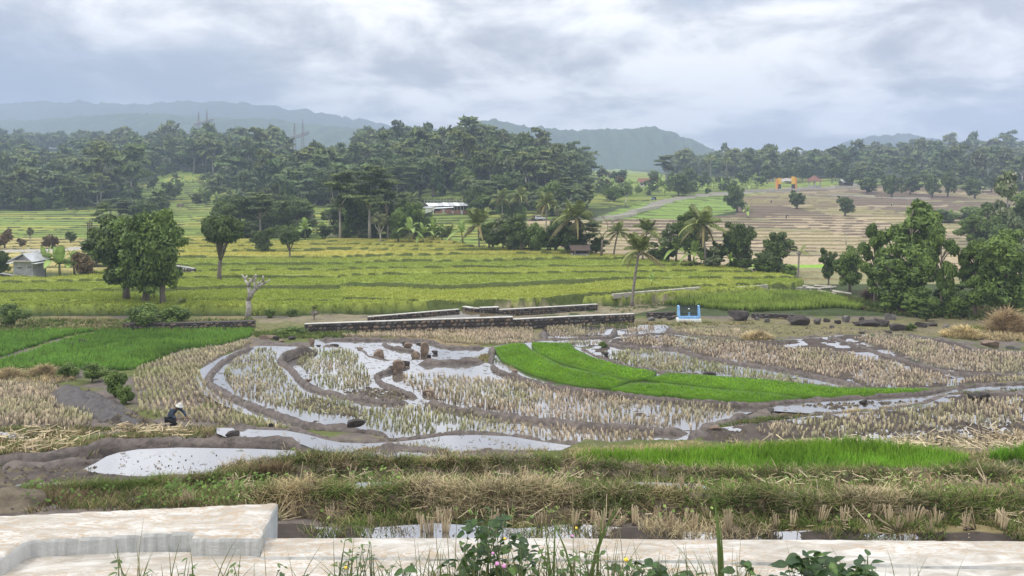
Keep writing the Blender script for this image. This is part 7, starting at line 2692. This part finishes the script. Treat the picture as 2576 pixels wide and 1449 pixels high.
VL = [leaf_mesh('leaf', 1, .62, c, .3, seed=i) for i, c in enumerate(((.035, .075, .018), (.05, .10, .022), (.085, .15, .03), (.03, .062, .02)))]
SL = [leaf_mesh('leaf', 1, .34, c, .3, seed=9 + i) for i, c in enumerate(((.07, .12, .03), (.10, .16, .04), (.05, .09, .03)))]
simple_mat('green_stem', (.10, .13, .05), rough=.6, var=.3, scale=20)
simple_mat('pink_petal', (.62, .28, .50), rough=.6, var=.15, scale=60)
simple_mat('yellow_petal', (.80, .55, .05), rough=.6, var=.1, scale=60)


def vine(pxs, Yv, n, size, label, name='vine', leaves=VL, stems=7, name2='leaf', flowers=(), bright=.3, cat='plant'):
    """pxs: outline in the photograph filled by the plant at depth Yv"""
    a = np.array(pxs, float)
    base = P(float(a[:, 0].mean()), 1500, Yv)
    base.z = -2.27
    o = empty(name, base)
    pts = []
    while len(pts) < n:
        x, y = random.uniform(a[:, 0].min(), a[:, 0].max()), random.uniform(a[:, 1].min(), a[:, 1].max())
        if inside(pxs, np.array([x]), np.array([y]))[0]:
            pts.append(P(x, y, Yv + random.uniform(-.16, .16)) - base)
    pts.sort(key=lambda p: p.z)
    mb = MB()
    for p in pts[::-1][:stems * 2:2] + random.sample(pts, min(len(pts), stems)):
        r0 = Vector((p.x * .55 + random.uniform(-.05, .05), random.uniform(-.05, .05), -.02))
        md = r0.lerp(p, .55) + Vector((random.uniform(-.04, .04), random.uniform(-.03, .03), .02))
        mb.tube([r0, md, p], [.004, .003, .0018], 5)
    mb.build('stem', 'green_stem', o, True)
    for i, p in enumerate(pts):
        f = link(name2, leaves[random.choices(range(len(leaves)), [1, 1, bright, 1][:len(leaves)])[0]], None, o)
        f.location = p
        f.rotation_euler = (random.uniform(-.7, .7), random.uniform(-.5, .55), random.uniform(0, 6.28))
        s_ = size * random.uniform(.6, 1.25)
        f.scale = (s_, s_, s_)
    for fx, fy, r_, mt in flowers:
        bm = bmesh.new()
        bmesh.ops.create_icosphere(bm, subdivisions=2, radius=1)
        for v in bm.verts:
            v.co *= random.uniform(.82, 1.12)
        me = bpy.data.meshes.new('flower')
        bm.to_mesh(me)
        bm.free()
        f = link('flower', me, mt, o)
        f.location = P(fx, fy, Yv - .2) - base
        f.scale = (r_, r_, r_ * .8)
    return tag(o, label, cat)


vine([(1165, 1350), (1185, 1310), (1230, 1283), (1280, 1298), (1310, 1340), (1345, 1385), (1370, 1470), (1100, 1470), (1120, 1420), (1150, 1395)], 3.72, 250, .056, 'dark leafy vine with pink flower heads climbing in front of the wall, tallest', flowers=((1251, 1418, .012, 'pink_petal'), (1268, 1424, .012, 'pink_petal'), (1270, 1355, .007, 'yellow_petal'), (1240, 1392, .008, 'pink_petal')))
vine([(1330, 1400), (1400, 1372), (1480, 1385), (1560, 1400), (1640, 1440), (1660, 1480), (1320, 1480)], 3.66, 170, .05, 'pale green small leaved weeds right of the tall vine', name='weed', leaves=SL, flowers=((1450, 1328, .006, 'yellow_petal'), (1575, 1408, .012, 'yellow_petal'), (1440, 1348, .007, 'pink_petal')))
vine([(1560, 1425), (1640, 1405), (1700, 1430), (1760, 1440), (1780, 1480), (1550, 1480)], 3.70, 60, .07, 'scattered broad leaves along the foot of the wall right of the weeds')
vine([(1945, 1470), (1960, 1410), (2010, 1395), (2080, 1400), (2140, 1420), (2200, 1440), (2220, 1475)], 3.68, 130, .075, 'low dark leafy vine spreading before the right part of the wall')
vine([(1820, 1470), (1840, 1415), (1870, 1400), (1900, 1440), (1910, 1475)], 3.72, 14, .065, 'few dark leaves between the two right hand vines')
vine([(1005, 1425), (1020, 1398), (1035, 1410), (1030, 1470), (1010, 1470)], 3.76, 6, .075, 'two bright heart shaped leaves standing alone left of the vine')
vine([(2165, 1405), (2180, 1385), (2195, 1400), (2200, 1470), (2180, 1470)], 3.74, 5, .07, 'single round leaf on a long stalk above the low vine')
for i, (x, t_) in enumerate(((296, 1402), (378, 1424), (470, 1402), (590, 1410), (700, 1385), (868, 1340), (770, 1430), (875, 1395))):
    vine([(x - 14, t_ + 12), (x, t_), (x + 14, t_ + 12), (x + 18, 1480), (x - 18, 1480)], 3.74 + .02 * (i % 3), 13, .042,
         ['first', 'second', 'third', 'fourth', 'fifth', 'tallest slim', 'low', 'bushy'][i] + ' small leaved upright weed from the left in front of the pale ledge', name='weed', leaves=SL, stems=2)
vine([(830, 1440), (870, 1380), (930, 1350), (960, 1400), (1000, 1430), (1000, 1480), (820, 1480)], 3.7, 60, .04, 'fine leaved yellow flowered weed in front of the wall, left of the heart leaves', name='weed', leaves=SL, flowers=((870, 1428, .008, 'yellow_petal'),))

# tall grass blades and stalks
def near_blades(lst, wd, c, name, label):
    parts = []
    for x0, x1, y1, Yv in lst:
        a = P(x0, 1500, Yv)
        a.z = -2.28
        b = P(x1, y1, Yv + random.uniform(-.05, .05))
        n = 7
        V, Cc = [], []
        for i in range(n):
            t = i / (n - 1)
            p = a.lerp(b, t) + Vector((math.sin(t * PI) * (x0 - x1) * .0006, 0, math.sin(t * PI) * .02))
            w_ = wd * (1 - t ** 2 * .9) * .5
            V += [(p.x - w_, p.y, p.z), (p.x + w_, p.y + w_ * .7, p.z)]
            cc = np.array(c) * (.6 + .6 * t) * random.uniform(.85, 1.15)
            Cc += [cc, cc]
        f = [(2 * i, 2 * i + 1, 2 * i + 3, 2 * i + 2) for i in range(n - 1)]
        parts.append((np.array(V), np.array(f), np.array(Cc)))
    return stuff(name, parts, 'near_leaf', label)


L1 = []
for i in range(420):
    x = random.choice([random.uniform(830, 1900), random.uniform(1100, 1700), random.uniform(280, 2400)])
    L1.append((x, x + random.gauss(0, 45), random.triangular(1330, 1455, 1440), random.uniform(3.5, 3.85)))
near_blades(L1, .007, (.17, .20, .07), 'wild_grass', 'thin green grass blades rising in front of the wall')
L2 = [(x + random.uniform(-30, 30), x, y, 3.7) for x, y in ((362, 1300), (1246, 1222), (1300, 1180), (1330, 1155), (1440, 1205), (1490, 1215), (1545, 1240), (1395, 1270), (1090, 1260), (1115, 1250), (1155, 1230), (1360, 1190), (1560, 1310), (1865, 1330), (1975, 1350), (2050, 1385), (1460, 1330), (720, 1370), (660, 1340), (640, 1400), (340, 1335), (1240, 1300), (1270, 1290), (1040, 1330))]
near_blades(L2, .005, (.34, .31, .17), 'wild_grass', 'long pale grass stalks standing up across the wall')
near_blades([(1475, 1590, 1215, 3.7), (1480, 1570, 1250, 3.72), (1500, 1520, 1265, 3.7), (1392, 1398, 1290, 3.66), (1390, 1370, 1330, 3.66), (1450, 1380, 1290, 3.68), (1810, 1795, 1240, 3.9), (1815, 1800, 1255, 3.9), (1820, 1810, 1300, 3.9), (1400, 1340, 1350, 3.68)], .016, (.15, .21, .06), 'wild_grass', 'broad green grass blades leaning across the wall')

# ------------------------------------------------------------------ say where each look-alike stands
LAND = [('the squat palm', 1205, 590), ('the long shed', 1122, 525), ('the white car', 1357, 550), ('the bushy palm', 1447, 590), ('the thatched shelter', 1458, 648), ('the nearest palm', 1605, 650), ('the drooping palm', 1772, 620),
        ('the forked dark tree', 1942, 650), ('the water gate', 2070, 728), ('the tall open tree', 2285, 640), ('the dry grass clump', 2528, 805), ('the big stream boulder', 2230, 812), ('the yellow flecked tree', 2535, 500), ('the orange gateway', 1977, 462),
        ('the red roofed house', 1625, 462), ('the motor tricycle', 1645, 500), ('the three far palms', 1482, 410), ('the brown cliff', 1115, 425), ('the highest tree', 1192, 350), ('the leaning palm', 748, 485), ('the bright hilltop field', 800, 386),
        ('the left pylon', 513, 320), ('the right pylon', 754, 345), ('the layered albizias', 920, 520), ('the long pale trunk', 855, 570), ('the spreading tree', 553, 620), ('the big mango tree', 330, 650), ('the cement hut', 62, 690), ('the three poles', 226, 590),
        ('the terrace shelter', 453, 525), ('the upper left field', 130, 390), ('the thicket bananas', 2470, 545), ('the split trunk tree', 1854, 500), ('the lone olive tree', 2126, 520), ('the pavilion', 2049, 460), ('the kiosk', 2128, 462), ('the row of dark trees', 2330, 465),
        ('the raised block', 690, 1280), ('the tall vine', 1240, 1340), ('the rough brown block', 2344, 1275), ('the straw heap', 1484, 1165), ('the muddy pool', 640, 1170), ('the blue sluice', 1733, 790), ('the huge boulder', 1868, 790), ('the pointed boulder', 2012, 805), ('the fallen straw', 1100, 1205), ('the near green rice', 2050, 1170)]
LOOK = {'mango': 'dense dark', 'bright': 'fresh green', 'bush': 'low bushy', 'teak': 'pale flecked', 'albizia': 'feathery layered', 'high': 'fork trunked', 'open': 'loose crowned', 'round': 'rounded dark', 'brown': 'reddish', 'pale': 'thin pale',
        'fround': 'rounded hazy', 'ftall': 'upright hazy', 'fteak': 'pale flecked hazy', 'falb': 'flat topped hazy'}
M2P = {}
for k_, v_ in PROTO.items():
    if isinstance(k_, str):
        M2P[v_[0].name] = k_.rstrip('0123456789')
tops = [o for o in SC.objects if o.parent is None and o.get('label')]
by = {}
for o in tops:
    by.setdefault(o['label'], []).append(o)
NOUN = {'bush': 'shrub', 'tree': 'tree', 'banana plant': 'banana plant', 'stone': 'stream rock', 'rice stubble': 'straw clump', 'palm': 'palm'}
fresh = {}
for lab, lst in by.items():
    if len(lst) < 2:
        continue
    for o in lst:
        x, y, z = o.location
        px, row = CX + F * x / y, HY - F * z / y
        h_ = 0
        look = ''
        for c_ in o.children:
            if c_.name.startswith('crown'):
                look = LOOK.get(M2P.get(c_.data.name, ''), '')
                h_ = o.scale[2] * F / y
        if 'fallen' in lab or 'broken' in lab:
            look = 'fallen fanned'
        elif o['category'] == 'rice stubble':
            look = 'upright' if abs(o.rotation_euler[0]) < .15 else 'leaning'
        elif o['category'] == 'stone':
            look = 'flat' if o.scale[2] < .45 * o.scale[0] else 'rounded'
        row -= h_ * .5
        nm, lx, ly = min(LAND, key=lambda q: abs(q[1] - px) + 1.6 * abs(q[2] - row))
        dx, dy = px - lx, row - ly
        d_ = math.hypot(dx, dy)
        near_ = 'just ' if d_ < 45 else 'well ' if d_ > 130 else ''
        side = ('right of' if dx > 0 else 'left of') if abs(dx) > 1.3 * abs(dy) else (('above' if dy < 0 else 'below') + (' and right of' if dx > 12 else ' and left of' if dx < -12 else ''))
        rel = h_ / 34.0
        size = '' if h_ == 0 else 'tall ' if h_ > 62 else 'small ' if h_ < 30 else ''
        fresh.setdefault('%s%s %s %s%s %s' % (size, look, NOUN.get(o['category'], o['category']), near_, side, nm), []).append((o, px, row, nm))
ORD = ['leftmost', 'second', 'third', 'fourth', 'fifth', 'sixth', 'seventh', 'eighth']


def give(lab, lst):
    lst.sort(key=lambda q: q[1])
    for i, (o, *_) in enumerate(lst):
        o['label'] = lab if len(lst) == 1 else '%s, %s' % (lab if len(lab.split()) < 14 else lab.replace(' hazy', '').replace('just ', '').replace('well ', '').replace(' and ', ' '), 'leftmost' if i == 0 else 'rightmost' if i == len(lst) - 1 else ORD[i] + ' from left')


for lab, lst in fresh.items():
    lab = ' '.join(lab.split())
    if len(lst) <= 8:
        give(lab, lst)
    else:
        lst.sort(key=lambda q: q[0].location.y)
        n_ = math.ceil(len(lst) / 8)
        step_ = math.ceil(len(lst) / n_)
        for r_ in range(n_):
            give(lab + (', front rank', ', second rank', ', third rank', ', rear rank')[min(r_, 3) if n_ < 4 or r_ < 3 else 3], lst[r_ * step_:(r_ + 1) * step_])
